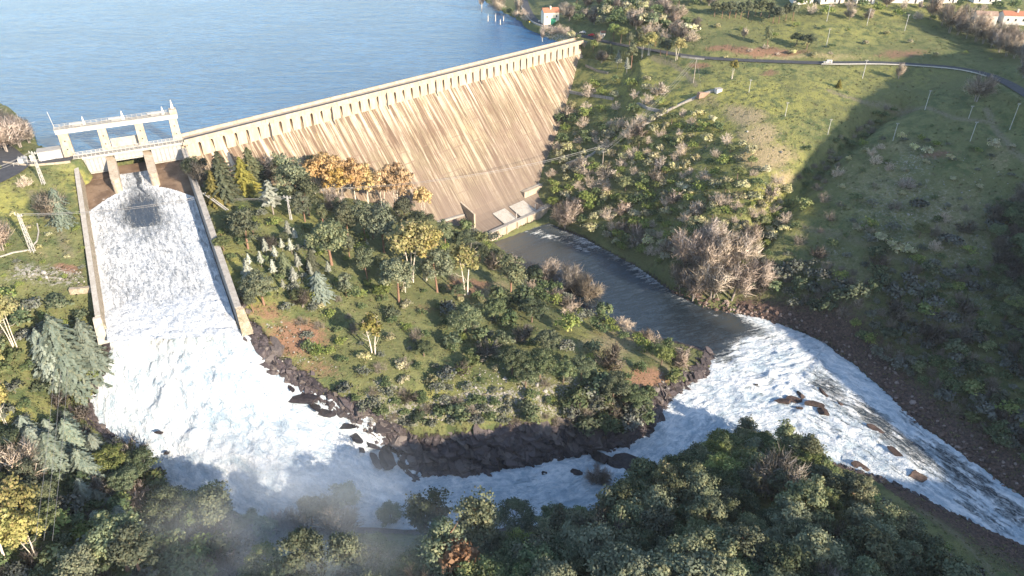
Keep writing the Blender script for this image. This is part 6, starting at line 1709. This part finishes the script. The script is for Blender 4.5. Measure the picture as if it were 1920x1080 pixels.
lit = [('twigbush', 1640, 308, 22, 1), ('twigbush', 1632, 292, 20, .9), ('bushgreen', 1617, 276, 16, 1), ('twigbush', 1570, 332, 22, 1), ('shrub', 1648, 302, 12, 1), ('twigbush', 1697, 352, 24, 1.2), ('shrub', 1712, 282, 16, 1), ('shrub', 1738, 290, 18, 1.1), ('bushgreen', 1752, 276, 16, 1), ('greenoak', 1723, 446, 32, 1.0), ('shrub', 1604, 432, 14, 1.2), ('shrub', 1626, 438, 18, 1), ('shrub', 1648, 452, 20, 1), ('twigbush', 1768, 416, 22, 1),
       ('shrub', 1676, 470, 22, 1.5), ('shrub', 1700, 474, 18, 1.4), ('bushgreen', 1717, 496, 22, 1.1), ('twigbush', 1752, 470, 24, 1), ('shrub', 1860, 280, 22, 1), ('bushgreen', 1835, 288, 14, 1), ('gold', 1572, 164, 16, 1.2), ('bare', 1830, 190, 52, 1.1), ('bare', 1684, 148, 30, .7), ('shrub', 1557, 306, 12, 1), ('twigbush', 1666, 320, 18, 1), ('shrub', 1780, 300, 14, 1), ('bushdark', 1566, 268, 12, 1), ('greenoak', 1895, 590, 40, 1), ('twigbushdark', 1745, 640, 34, 1), ('shrub', 1590, 300, 10, 1), ('twigbush', 1650, 280, 14, 1), ('shrub', 1690, 260, 14, 1), ('bushgreen', 1725, 265, 14, 1)]
for k, x, y, h, w in lit: plant(k, x, y, h, w, RH, g5)
sh_poly = [(1480, 400), (1560, 370), (1700, 390), (1920, 380), (1925, 870), (1840, 820), (1720, 720), (1600, 640), (1470, 590), (1400, 560), (1420, 490)]
def shd(x, y): return 21 if (y > 500 or x > 1850) else 34
for x, y in scatter(sh_poly, shd, 43):
    if not dry(x, y, 5): continue
    k = random.choices(['bushgrey', 'twigbushdark', 'bushdark', 'bushgreen'], [5, 4, 3, 1])[0]
    plant(k, x, y, random.uniform(13, 30) * (.8 if x < 1600 and y < 480 else 1), random.uniform(.9, 1.25), RH, g5)
for x, y in scatter([(1862, 420), (1925, 370), (1925, 720), (1880, 640)], 24, 46):
    plant(random.choice(['darkoak', 'darkoak', 'baredark']), x, y, random.uniform(28, 44), 1.0, 'at the far right edge', 'dark trees at the far right edge')
for x, y in scatter([(1500, 270), (1640, 220), (1900, 260), (1900, 380), (1560, 370)], 40, 44):
    plant(random.choice(['bushgrey', 'bushdark', 'shrub']), x, y, random.uniform(6, 12), 1.2, RH, g5)
for x, y in scatter([(1490, 345), (1510, 320), (1600, 250), (1660, 200), (1680, 210), (1610, 280), (1530, 360)], 16, 45):
    plant(random.choice(['bushdark', 'twigbushdark']), x, y, random.uniform(8, 15), 1.3, 'in the shaded gully', 'bushes in the shaded gully')

# ------------------------------------------------------------------ the far side: dam end, road, hillside and hamlet
FS = 'beyond the dam end'; g6 = 'trees beyond the dam end'
for k, x, y, h, w in [('greenoak', 1150, 78, 44, .8), ('greenoak', 1163, 82, 42, .8), ('pinetall', 1183, 130, 62, 1.1), ('silver', 1158, 128, 40, 1.1), ('silver', 1175, 138, 36, 1), ('euca', 1204, 108, 48, .9), ('euca', 1216, 104, 52, .9), ('pine', 1238, 104, 42, .9), ('pine', 1250, 104, 40, .9), ('euca', 1268, 112, 50, 1.0), ('pine', 1196, 84, 36, 1), ('pine', 1180, 88, 34, 1), ('cedar', 1142, 112, 36, .8), ('bare', 1128, 118, 30, 1), ('greenoak', 1112, 100, 34, .6),
                      ('pine', 1228, 88, 34, .9), ('euca', 1372, 148, 44, .7), ('pine', 1438, 86, 44, .8), ('darkoak', 1512, 92, 36, 1), ('darkoak', 1492, 86, 32, 1), ('bare', 1394, 72, 26, .8), ('bare', 1120, 82, 26, 1)]:
    plant(k, x, y, h * .8, w, FS, g6)
for i in range(13):
    plant('pineround', 1340 + i * 12.5 + random.uniform(-2, 2) - (4 if i > 8 else 0), random.uniform(30, 36) + (8 if i > 8 else 0), random.uniform(30, 36), .8, 'in the far row', 'row of far pines')
for x, y in scatter([(1050, 20), (1110, 28), (1220, 10), (1310, 50), (1300, 82), (1230, 72), (1160, 56), (1060, 42)], 15, 51):
    plant(random.choice(['bare', 'baredark', 'twigbush', 'bushdark', 'shrub']), x, y, random.uniform(18, 30), 1.1, 'in the far thicket', 'trees of the far thicket')
for x, y in scatter([(1060, -10), (1330, -6), (1330, 14), (1200, 8), (1080, 18)], 18, 52):
    plant(random.choice(['baredark', 'darkoak', 'bushdark']), x, y, random.uniform(18, 26), 1.1, 'in the upper thicket', 'trees of the upper thicket')
for x, y in [(1745, 30), (1766, 42), (1780, 55), (1795, 60), (1812, 66), (1828, 72), (1842, 76), (1858, 84), (1872, 92), (1886, 100), (1900, 104), (1914, 112), (1890, 80), (1905, 88), (1868, 74), (1918, 140), (1835, 60), (1805, 52)]:
    plant('bare', x, y + 6, random.uniform(36, 50), .8, 'in the pale far line', 'pale bare trees in a line before the farm')
for x, y in scatter([(1500, 14), (1740, 12), (1900, 20), (1740, 42), (1500, 36)], 24, 53):
    plant(random.choice(['bushdark', 'bare', 'bushgreen', 'twigbush']), x, y, random.uniform(12, 26), 1, 'under the far houses', 'bushes under the far houses')
for x, y in scatter([(1300, 50), (1500, 50), (1700, 66), (1880, 120), (1700, 100), (1300, 80)], 46, 54):
    plant(random.choice(['bushdark', 'shrub', 'bushgreen']), x, y, random.uniform(6, 11), 1.2, 'on the far meadow', 'low bushes on the far meadow')
for x, y in scatter([(1340, 100), (1440, 92), (1560, 96), (1560, 108), (1340, 110)], 26, 55):
    plant(random.choice(['shrub', 'twigbush']), x, y, random.uniform(6, 11), 1.3, 'on the red road bank', 'low bushes on the red road bank')
for x, y, h in [(903, 22, 62), (970, 34, 68), (1017, 78, 36)]:
    p = at(x, y, LAKE_Z); dep = (p - CC) @ FW
    put('poplar', p - (0, 0, .5), h / FPX * dep * 1.05, .9, 'at the lake edge', 'slim leafless trees in the lake edge')
for x, y, h in [(915, 40, 12), (929, 40, 14), (944, 40, 10), (938, 46, 10)]:
    p = at(x, y, LAKE_Z); root = empty('drowned_stump', p); tag(root, {915: 'pale stump in the lake, leftmost of the four', 929: 'tallest pale stump in the lake', 944: 'pale stump in the lake nearest the dam', 938: 'small pale stump in the lake, lowest of the four'}[x], 'stump')
    mb = MB(); hh = h / FPX * ((p - CC) @ FW); mb.tube([p - (0, 0, 1), p + (.1, 0, hh * .6), p + (.3, 0, hh)], [.35, .28, .1], 6); child(mb.build('trunk', M['barkpale']), root)
    mb = MB(); mb.tube([p + (.1, 0, hh * .4), p + (-.5, .2, hh * .8)], [.12, .05], 5); child(mb.build('branch', M['barkpale']), root)
for x, y in scatter([(925, 14), (985, 30), (990, 44), (940, 24)], 12, 56) + scatter([(1020, 62), (1060, 70), (1090, 74), (1050, 60)], 12, 57):
    plant(random.choice(['twigbush', 'bushdark', 'shrub']), x, y, random.uniform(10, 20), 1.1, 'on the lake bank', 'bushes on the lake bank')
plant('bare', 935, 24, 34, 1.2, 'on the lake bank', 'bushes on the lake bank')
# the low bushes: the 290 that show largest are things, the many small ones one undergrowth
QUEUE.sort(key=lambda q: -q[0])
for q in QUEUE[:285]: put_now(*q[1:])
def merge(name, items, mat_of):
    VV = []; QQ = []; TT = []; NN = []; MI = []; off = 0; mats = []
    for kind, P, h, wr in items:
        me = LIB[kind][random.randrange(len(LIB[kind]))][0]
        n = len(me.vertices); co = np.empty(n * 3, np.float32); me.vertices.foreach_get('co', co); co = co.reshape(-1, 3)
        lp = np.empty(len(me.loops), np.int32); me.loops.foreach_get('vertex_index', lp)
        tn = np.empty(n, np.float32); me.attributes['tone'].data.foreach_get('value', tn)
        a = random.uniform(0, 6.28); R = np.array([[math.cos(a), -math.sin(a), 0], [math.sin(a), math.cos(a), 0], [0, 0, 1]])
        keep = np.random.default_rng(off % 9973).random(len(lp) // 4) < .6
        q = lp.reshape(-1, 4)[keep]
        VV.append((co * np.array([h * wr, h * wr, h])) @ R.T + np.asarray(P) - np.array([0, 0, .15])); TT.append(np.clip(tn + random.uniform(-.25, .25), 0, 1))
        QQ.append(q + off); off += n
        m_ = mat_of(kind)
        if m_ not in mats: mats.append(m_)
        MI.append(np.full(len(q), mats.index(m_), np.int32))
    me = npmesh(name, np.concatenate(VV), np.concatenate(QQ), True, {'tone': ('FLOAT', np.concatenate(TT))})
    for m_ in mats: me.materials.append(m_)
    me.polygons.foreach_set('material_index', np.concatenate(MI))
    o = bpy.data.objects.new(name, me); COL.objects.link(o); return o
LMK = {'bushgreen': 'green', 'bushdark': 'dark', 'bushgrey': 'grey', 'twigbush': 'twig', 'twigbushdark': 'twigd'}
uo = merge('undergrowth', [(q[1], q[2], q[3], q[4]) for q in QUEUE[285:]], lambda k: LM[LMK[k]])
tag(uo, 'low scrub and small bushes scattered over all the slopes', 'undergrowth', None, 'stuff')
print('TREES', len(TREES), 'LOW', len(QUEUE))

# ------------------------------------------------------------------ rocks
def mat_rock(name, a, b, c):
    t = NT(name); p = geo_pos(t)
    n1 = t.noise(p, 0.7, 6, 0.7); n2 = t.noise(p, 2.5, 4, 0.7)
    col = t.mix(t.mapr(n1, 0.35, 0.65), a, b); col = t.mix(t.mapr(n2, 0.55, 0.7, 0, .7), col, c)
    oi = t.n('ObjectInfo'); hs = t.n('HueSaturation'); t.l(col, hs.inputs['Color']); t.l(t.mapr(oi.outputs['Random'], 0, 1, .7, 1.3, False), hs.inputs['Value'])
    t.base(hs.outputs[0]); t.rough(0.55); t.bump(n2, .6, .3); return t.m
M['rockwet'] = mat_rock('wet_dark_rock', (.022, .018, .019), (.055, .044, .044), (.085, .065, .058))
M['rockred'] = mat_rock('reddish_rock', (.036, .026, .023), (.080, .054, .046), (.12, .095, .085))
M['rockpale'] = mat_rock('pale_lichen_rock', (.22, .205, .185), (.36, .34, .31), (.14, .13, .11))
def rockgeo(seed, n=2):
    bm = bmesh.new(); bmesh.ops.create_icosphere(bm, subdivisions=n, radius=1.0)
    r = np.random.default_rng(seed)
    co = np.array([v.co[:] for v in bm.verts])
    # cut by random planes for flat faces
    for k in range(14):
        d = unit(r, 1)[0]; lim = r.uniform(.5, .8)
        s = co @ d; co = co - np.clip(s - lim, 0, None)[:, None] * d * .9
    co += r.normal(size=co.shape) * .02
    nn_ = fbm(co[:, 0] * 1.7 + seed, co[:, 1] * 1.7 + co[:, 2] * 1.3, 4, seed % 50)
    co *= (1 + .30 * nn_)[:, None]
    co *= r.uniform(.75, 1.2, 3)
    f = np.array([[v.index for v in fc.verts] for fc in bm.faces]); bm.free()
    return co, f
def blockgeo(seed):
    bm = bmesh.new(); bmesh.ops.create_icosphere(bm, subdivisions=3, radius=1.0)
    r = np.random.default_rng(seed); co = np.array([v.co[:] for v in bm.verts])
    ax = np.linalg.qr(r.normal(size=(3, 3)))[0]
    for k in range(6):
        d = ax[k // 2] * (1 if k % 2 else -1) + r.normal(size=3) * .22; d /= np.linalg.norm(d); lim = r.uniform(.38, .62)
        s = co @ d; co = co - np.clip(s - lim, 0, None)[:, None] * d
    co *= np.array([1.5, 1.0, .8]) * r.uniform(.8, 1.25, 3); co += .035 * r.normal(size=co.shape)
    f = np.array([[v.index for v in fc.verts] for fc in bm.faces]); bm.free(); return co, f
RG = [rockgeo(200 + i, 2) for i in range(8)]
RG3 = [blockgeo(300 + i) for i in range(10)]
def rock(px, py, rpx, mat, label, sx=1.0, sz=.8, sink=.35, z=None, group='rocks standing in the rapids'):
    p = at(px, py, float(wat_h(*[np.array([v]) for v in hit(px, py)[:2]])[0])) if z is None else hit(px, py)
    dep = (p - CC) @ FW; R = rpx / FPX * dep
    co, f = RG3[random.randrange(8)]
    me = npmesh('rock', co * np.array([R * sx, R, R * sz]) * 1.0, f, False); me.materials.append(M[mat])
    o = bpy.data.objects.new('rock', me); COL.objects.link(o); o.location = p + np.array([0, 0, R * sz * (1 - sink) * .5]); o.rotation_euler = (random.uniform(-.3, .3), random.uniform(-.3, .3), random.uniform(-.5, .5) - .6)
    tag(o, label, 'rock', group); return o
RK = [(1128, 862, 17, 1, 1.1, 'tall dark rock, topmost of the group in the narrows'), (1150, 870, 17, 1.5, .7, 'long dark rock leaning beside the tallest one in the narrows'), (1078, 886, 12, 1.3, .7, 'lone dark rock left of the others in the narrows'), (1108, 890, 9, 1, .8, 'small dark rock between two larger ones in the narrows'), (1131, 892, 12, 1.2, .8, 'dark rock streaked by white water in the narrows'), (1143, 900, 7, 1, .7, 'smallest dark rock at the lower end of the narrows'),
      (1008, 886, 9, 1.8, .5, 'thin half drowned rock in mid stream under the cliff'), (1020, 892, 8, 1.8, .4, 'flat half drowned rock just beside the thin one under the cliff'), (1190, 880, 34, 1.3, .55, 'broad smooth slab at the edge of the near wood'), (1045, 858, 12, 2, .4, 'low flat rock at the cliff foot'),
      (1415, 722, 7, 1.3, .7, 'small brown rock highest up the rapids'), (1468, 754, 11, 1.2, .8, 'brown rock at the near end of the mid rapids cluster'), (1489, 750, 10, 1.3, .7, 'brown rock behind the first of the mid rapids cluster'), (1503, 743, 8, 1.3, .7, 'farthest brown rock of the mid rapids cluster'), (1500, 768, 9, 1.4, .6, 'low brown rock at the lower side of the mid rapids cluster'), (1528, 762, 16, 1.2, .8, 'large brown boulder in the mid rapids'), (1541, 775, 16, 1, .9, 'red brown boulder, largest in the mid rapids'),
      (1544, 737, 9, 1.8, .6, 'long brown rock beyond the large boulders'), (1578, 760, 7, 1.6, .5, 'last low rock trailing below the large boulders'), (1645, 808, 10, 1.8, .5, 'flat dark rock in the lower rapids'), (1682, 852, 10, 1.8, .5, 'dark rock near the lowest big rock'), (1722, 894, 16, 1.7, .6, 'big dark rock alone in the lower rapids'), 
      (1615, 878, 12, 1.4, .7, 'dark rock at the near edge of the rapids'), (1520, 842, 16, 1.8, .5, 'rusty rock on the near edge beside the wood'), (298, 812, 6, 1.2, .7, 'dark rock breaking the foam at the left'), (312, 850, 5, 1.2, .7, 'smaller dark rock in the foam at the left'), (296, 886, 14, 1.3, 1, 'dark rock at the left edge of the foam under trees')]
for x, y, r_, sx, sz, lb in RK:
    rock(x, y, r_ * (.85 if x > 1400 else .9), 'rockred' if x > 1400 else 'rockwet', lb, sx, sz, .5)
LEDGE = [(565, 748, 22, 1.8, .5), (592, 764, 20, 1.8, .6), (610, 775, 16, 1.4, .6), (545, 728, 12, 1.8, .5), (650, 800, 18, 1.3, .7), (668, 822, 16, 1.2, .7), (690, 805, 14, 1.2, .7), (700, 838, 18, 1.3, .8), (678, 845, 12, 1.3, .7), (722, 860, 24, 1.3, .9), (752, 872, 20, 1, 1.0), (738, 846, 14, 1.2, .8), (705, 865, 14, 1.4, .7), (525, 700, 10, 1.6, .5), (770, 893, 14, 1.0, 1.0)]
LNM = ['highest', 'second', 'third', 'fourth', 'fifth', 'sixth', 'seventh', 'eighth', 'ninth', 'tenth', 'eleventh', 'twelfth', 'thirteenth', 'fourteenth', 'lowest']
for i in sorted(range(len(LEDGE)), key=lambda i: LEDGE[i][1]):
    pass
for n_, i in enumerate(sorted(range(len(LEDGE)), key=lambda i: LEDGE[i][1])):
    x, y, r_, sx, sz = LEDGE[i]
    rock(x, y, r_ * .62, 'rockwet', 'dark wet ledge rock under the side fall, %s of its row' % LNM[n_], sx * 1.3, sz * .8, .5, None, 'ledge rocks of the side fall')

def scatter_mesh(name, pts, sizes, geos, mat, label, cat, flat=.75, align=None):
    VV = []; FF = []; TT = []; off = 0
    r = np.random.default_rng(5)
    for p, s in zip(pts, sizes):
        co, f = geos[r.integers(len(geos))]
        a = r.uniform(0, 6.28) if align is None else align + r.normal() * .28
        R = np.array([[math.cos(a), -math.sin(a), 0], [math.sin(a), math.cos(a), 0], [0, 0, 1]])
        if align is not None:
            tl = .45 + r.normal() * .15; R = R @ np.array([[math.cos(tl), 0, math.sin(tl)], [0, 1, 0], [-math.sin(tl), 0, math.cos(tl)]])
        VV.append((co * np.array([s, s, s * flat])) @ R.T + np.asarray(p)); FF.append(f + off); off += len(co); TT.append(np.full(len(co), r.random()))
    me = npmesh(name, np.concatenate(VV), np.concatenate(FF), False, {'tone': ('FLOAT', np.concatenate(TT))})
    o = link(name, me, None, mat); tag(o, label, cat, None, 'stuff'); return o
def mat_tone(name, cols, rough=.8):
    t = NT(name); tn = t.attr('tone'); p = geo_pos(t)
    c = t.mix(tn, cols[0], cols[1]); c = t.mix(t.mapr(t.math('FRACT', t.math('MULTIPLY', tn, 9.7)), .7, .9), c, cols[2])
    c = t.mix(t.mapr(t.noise(p, 1.8, 4, .7), .5, .7, 0, .5), c, tuple(v * .5 for v in cols[0])); t.base(c); t.rough(rough); t.bump(t.noise(p, 3, 3), .4, .2); return t.m
ICO = [rockgeo(400 + i, 1) for i in range(10)]
rr = random.Random(77)
pts = []; sz = []
for i in range(1500):
    u_ = rr.random(); k = u_ * 13; 
    j = min(int(4 + k * .95), 15); a, b = right_bank[j], right_bank[min(j + 1, 16)]
    f_ = rr.random(); px, py = a[0] + (b[0] - a[0]) * f_, a[1] + (b[1] - a[1]) * f_
    p = hit(px, py); d = rr.random() ** 1.6 * (5 + 12 * max(0, (px - 1450) / 450)) - 1.2
    e = np.array([b[0] - a[0], b[1] - a[1]]); 
    q = p[:2] + np.array([.72, .69]) * d
    s = rr.uniform(.35, 1.0) * (1.6 if rr.random() < .08 else 1)
    pts.append((q[0], q[1], float(G(q[0], q[1])) + s * .15)); sz.append(s)
scatter_mesh('rubble', pts, sz, ICO, mat_tone('bank_rubble', ((.060, .043, .037), (.155, .105, .085), (.26, .205, .18))), 'red brown boulders and rubble lining the far river bank', 'rubble')
pts = []; sz = []
for poly, n_ in (([(640, 740), (760, 750), (1010, 730), (1180, 740), (1230, 770), (1180, 800), (1000, 775), (860, 785), (700, 800)], 420), ([(470, 600), (560, 600), (640, 690), (560, 710), (480, 640)], 90), ([(830, 690), (1010, 690), (1010, 740), (860, 740)], 160), ([(30, 505), (150, 505), (160, 530), (40, 530)], 90), ([(1230, 690), (1330, 680), (1330, 710), (1250, 760)], 80), ([(1640, 270), (1900, 300), (1880, 520), (1650, 470)], 160), ([(1150, 240), (1470, 240), (1470, 400), (1250, 420)], 160)):
    xs = [p[0] for p in poly]; ys = [p[1] for p in poly]; c_ = 0
    while c_ < n_:
        x, y = rr.uniform(min(xs), max(xs)), rr.uniform(min(ys), max(ys))
        if not inpoly(poly, x, y): continue
        p = hit(x, y); s = rr.uniform(.15, .45) * (2.2 if rr.random() < .1 else 1)
        pts.append((p[0], p[1], p[2] + s * .1)); sz.append(s); c_ += 1
scatter_mesh('stones', pts, sz, ICO, mat_tone('pale_stones', ((.20, .19, .17), (.36, .34, .31), (.15, .13, .10))), 'pale lichen covered stones scattered in the grass', 'stones')

# broken bedrock along the island shore and in the cliff
pts = []; sz = []
def shore(L, n_, spread, s0, s1):
    P_ = [hit(x, y) for x, y, z in L]
    for _ in range(n_):
        k_ = rr.randrange(len(P_) - 1); f_ = rr.random(); p = P_[k_] + (P_[k_ + 1] - P_[k_]) * f_
        a_ = rr.uniform(0, 6.28); d_ = abs(rr.gauss(0, spread))
        q = (p[0] + math.cos(a_) * d_, p[1] + math.sin(a_) * d_); s = rr.uniform(s0, s1)
        dd_ = sdist(RIV, np.array([q[0]]), np.array([q[1]]))[0]
        if dd_ > 1.2: continue
        pts.append((q[0], q[1], max(float(G(*q)), float(wat_h(np.array([q[0]]), np.array([q[1]]))[0]) - .3) + s * .1)); sz.append(s)
shore(right_up[:10], 420, 2.2, .35, 1.3)
shore(right_up[9:24], 380, 2.6, .5, 1.7)
shore(left_near[-9:], 160, 1.6, .35, 1.1)
shore(left_near[2:8], 120, 1.4, .3, .9)
for x, y, rx, ry, s_ in CLIFF:
    for _ in range(int(rx * .75)):
        a_ = rr.uniform(0, 6.28); k_ = rr.random() ** .5
        p = hit(x + math.cos(a_) * rx * k_, y + math.sin(a_) * ry * .8 * k_)
        if sdist(RIV, np.array([p[0]]), np.array([p[1]]))[0] > 1: continue
        s = rr.uniform(.9, 3.4); pts.append((p[0], p[1], p[2] - s * .42)); sz.append(s)
scatter_mesh('bedrock', pts, sz, [blockgeo(500 + i) for i in range(12)], mat_tone('broken_bedrock', ((.040, .034, .036), (.085, .070, .072), (.115, .098, .092)), .5), 'dark broken bedrock along the island shore and cliff', 'bedrock', .8, -.7)

# ------------------------------------------------------------------ grass tufts over the open ground
r2 = np.random.default_rng(91)
cand = []
N = 15000
xs_ = r2.uniform(0, 1920, N); ys_ = r2.uniform(0, 1080, N)
for x, y in zip(xs_, ys_):
    d = ray(x, y)
    # quick march on the height grid
    P = CC + d * _ts[::6, None]
    g = G(P[:, 0], P[:, 1]); k = int(np.argmax(P[:, 2] < g))
    if k == 0: continue
    cand.append(P[k])
cand = np.array(cand)
dR = sdist(RIV, cand[:, 0], cand[:, 1]); dLk = sdist(LAKE, cand[:, 0], cand[:, 1])
ao = (cand[:, 0] - DA[0]) * DN[0] + (cand[:, 1] - DA[1]) * DN[1]; aa_ = (cand[:, 0] - DA[0]) * DD[0] + (cand[:, 1] - DA[1]) * DD[1]
dch = sdist([LW0[:2] - CXN[:2] * 2, RW0[:2] + CXN[:2] * 2, RW1[:2] + CXN[:2] * 2, LW1[:2] - CXN[:2] * 2], cand[:, 0], cand[:, 1])
road = np.full(len(cand), 99.)
for pth in (R_TOP, R_HOUSE, R_LEFT, R_LEFT2): road = np.minimum(road, np.abs(sdist([p[:2] for p in pth], cand[:, 0], cand[:, 1], closed=False)))
cx_, cy_, _ = pj(cand)
rk_ = np.zeros(len(cand), bool)
for x, y, rx, ry, s in CLIFF: rk_ |= (((cx_ - x) / rx) ** 2 + ((cy_ - y) / (ry * .8)) ** 2) < 1
ok = (dR < -1.5) & (dLk < -1) & (dch < -1) & (road > 4.5) & ~((ao > -12) & (ao < 4) & (aa_ > -2) & (aa_ < DL + 4)) & ~rk_
cand = cand[ok]
cand[:, 2] = G(cand[:, 0], cand[:, 1])
k = 6; n = len(cand)
P = np.repeat(cand, k, 0) + r2.normal(size=(n * k, 3)) * np.array([.35, .35, .0])
P[:, 2] = G(P[:, 0], P[:, 1]) + .14
Nn = r2.normal(size=(n * k, 3)); Nn[:, 2] = np.abs(Nn[:, 2]) * .5 + .2; Nn /= np.linalg.norm(Nn, axis=1, keepdims=True)
tn = np.clip(np.repeat(r2.random(n), k) * .7 + r2.random(n * k) * .3, 0, 1)
gm = leafmesh('grass', P, Nn, .34, tn, 1.3, None, np.tile(np.array([0, 0, 1.0]), (n * k, 1)))
gmat = mat_tone('grass_tufts', ((.070, .085, .033), (.20, .195, .085), (.23, .19, .115)), .95)
gob = link('grass', gm, None, gmat); tag(gob, 'short grass tufts over the open slopes', 'grass', None, 'stuff')

# ------------------------------------------------------------------ thin side streams over the ledges
def stream(path, w0, w1, label):
    P_ = spline([hit(*q) for q in path], 10); V = []; Q = []; n_ = 7; fo_ = []; fl_ = []; acc_ = 0
    for i, p in enumerate(P_):
        d = P_[min(i + 1, len(P_) - 1)] - P_[max(i - 1, 0)]; d = d / (np.linalg.norm(d[:2]) + 1e-6); sd = np.array([d[1], -d[0], 0]); w = (w0 + (w1 - w0) * i / len(P_)) * (1 + .35 * float(fbm(np.array(i * .35), np.array(3.1), 3, 5)))
        acc_ += 1.0
        for k_ in range(n_):
            s = k_ / (n_ - 1) - .5; q = p + sd * s * w
            V.append((q[0], q[1], max(float(G(q[0], q[1])), p[2] - .4) + .55 * (1 - 3.2 * s * s) + .2 * float(fbm(np.array(q[0]), np.array(q[1]), 3, 8)))); fo_.append((.95 - 1.2 * abs(s) ** 2, 0, 0, 1)); fl_.append((acc_, s * w, 0))
    for i in range(len(P_) - 1):
        for k_ in range(n_ - 1): Q.append((i * n_ + k_, i * n_ + k_ + 1, (i + 1) * n_ + k_ + 1, (i + 1) * n_ + k_))
    o = link('stream', npmesh('stream', np.array(V), np.array(Q)[:, ::-1], True, {'foam': ('FLOAT_COLOR', np.array(fo_)), 'flow': ('FLOAT_VECTOR', np.array(fl_))}), None, M['river'])
    tag(o, label, 'water', None, 'structure')
stream([(508, 690), (548, 722), (590, 744), (625, 760), (655, 785), (690, 800), (714, 820), (722, 842)], 1.0, 2.2, 'thin white side stream running over the ledges')
stream([(722, 838), (748, 858), (770, 876), (790, 894)], 1.6, 2.4, 'short white fall at the lower end of the ledges')
stream([(700, 832), (722, 858), (738, 880), (744, 898)], 1.2, 1.8, 'narrow white fall between the lowest ledge rocks')
stream([(640, 772), (668, 792), (690, 815), (700, 832)], .9, 1.4, 'narrow white thread between the ledge rocks')
# ------------------------------------------------------------------ spray drifting up from the foot of the fall
def mist(name, label, c, sx, sy, sz, dens, scale):
    mb = MB(); mb.abox(-1, -1, -1, 1, 1, 1)
    m = bpy.data.materials.new(name); m.use_nodes = True; t_ = m.node_tree; t_.nodes.clear()
    out = t_.nodes.new('ShaderNodeOutputMaterial'); v = t_.nodes.new('ShaderNodeVolumePrincipled')
    v.inputs['Color'].default_value = (.88, .94, 1, 1); v.inputs['Anisotropy'].default_value = 0
    tc = t_.nodes.new('ShaderNodeTexCoord'); no = t_.nodes.new('ShaderNodeTexNoise'); no.inputs['Scale'].default_value = scale; no.inputs['Detail'].default_value = 3
    t_.links.new(tc.outputs['Object'], no.inputs['Vector'])
    ln = t_.nodes.new('ShaderNodeVectorMath'); ln.operation = 'LENGTH'; t_.links.new(tc.outputs['Object'], ln.inputs[0])
    fo_ = t_.nodes.new('ShaderNodeMapRange'); fo_.interpolation_type = 'SMOOTHSTEP'; fo_.inputs[1].default_value = 1.0; fo_.inputs[2].default_value = .1; t_.links.new(ln.outputs['Value'], fo_.inputs[0])
    nr = t_.nodes.new('ShaderNodeMapRange'); nr.inputs[1].default_value = .40; nr.inputs[2].default_value = .68; t_.links.new(no.outputs['Fac'], nr.inputs[0])
    mu = t_.nodes.new('ShaderNodeMath'); mu.operation = 'MULTIPLY'; t_.links.new(fo_.outputs[0], mu.inputs[0]); t_.links.new(nr.outputs[0], mu.inputs[1])
    m2 = t_.nodes.new('ShaderNodeMath'); m2.operation = 'MULTIPLY'; m2.inputs[1].default_value = dens; t_.links.new(mu.outputs[0], m2.inputs[0]); t_.links.new(m2.outputs[0], v.inputs['Density'])
    t_.links.new(v.outputs[0], out.inputs['Volume'])
    o = mb.build(name, m); o.location = c; o.scale = (sx, sy, sz); tag(o, label, 'mist', None, 'stuff'); return o
mist('mist', 'pale spray mist drifting over the near trees below the fall', tuple(at(590, 1010, -44)), 62, 30, 20, .034, 1.8)
mist('mist', 'thin spray hanging over the foot of the white fall', tuple(at(520, 870, -52)), 44, 30, 14, .035, 1.8)

# the air between the camera and the far slopes
hz = MB(); hz.abox(-1000, -200, -80, 1400, 1700, 108)
hm = bpy.data.materials.new('haze'); hm.use_nodes = True; ht = hm.node_tree; ht.nodes.clear()
ho = ht.nodes.new('ShaderNodeOutputMaterial'); hv = ht.nodes.new('ShaderNodeVolumePrincipled')
hv.inputs['Color'].default_value = (.80, .89, 1.0, 1); hv.inputs['Density'].default_value = 0.00004; hv.inputs['Anisotropy'].default_value = 0.0
ht.links.new(hv.outputs[0], ho.inputs['Volume'])
hob = hz.build('haze', hm); tag(hob, 'thin pale blue air over the whole valley', 'haze', None, 'stuff')
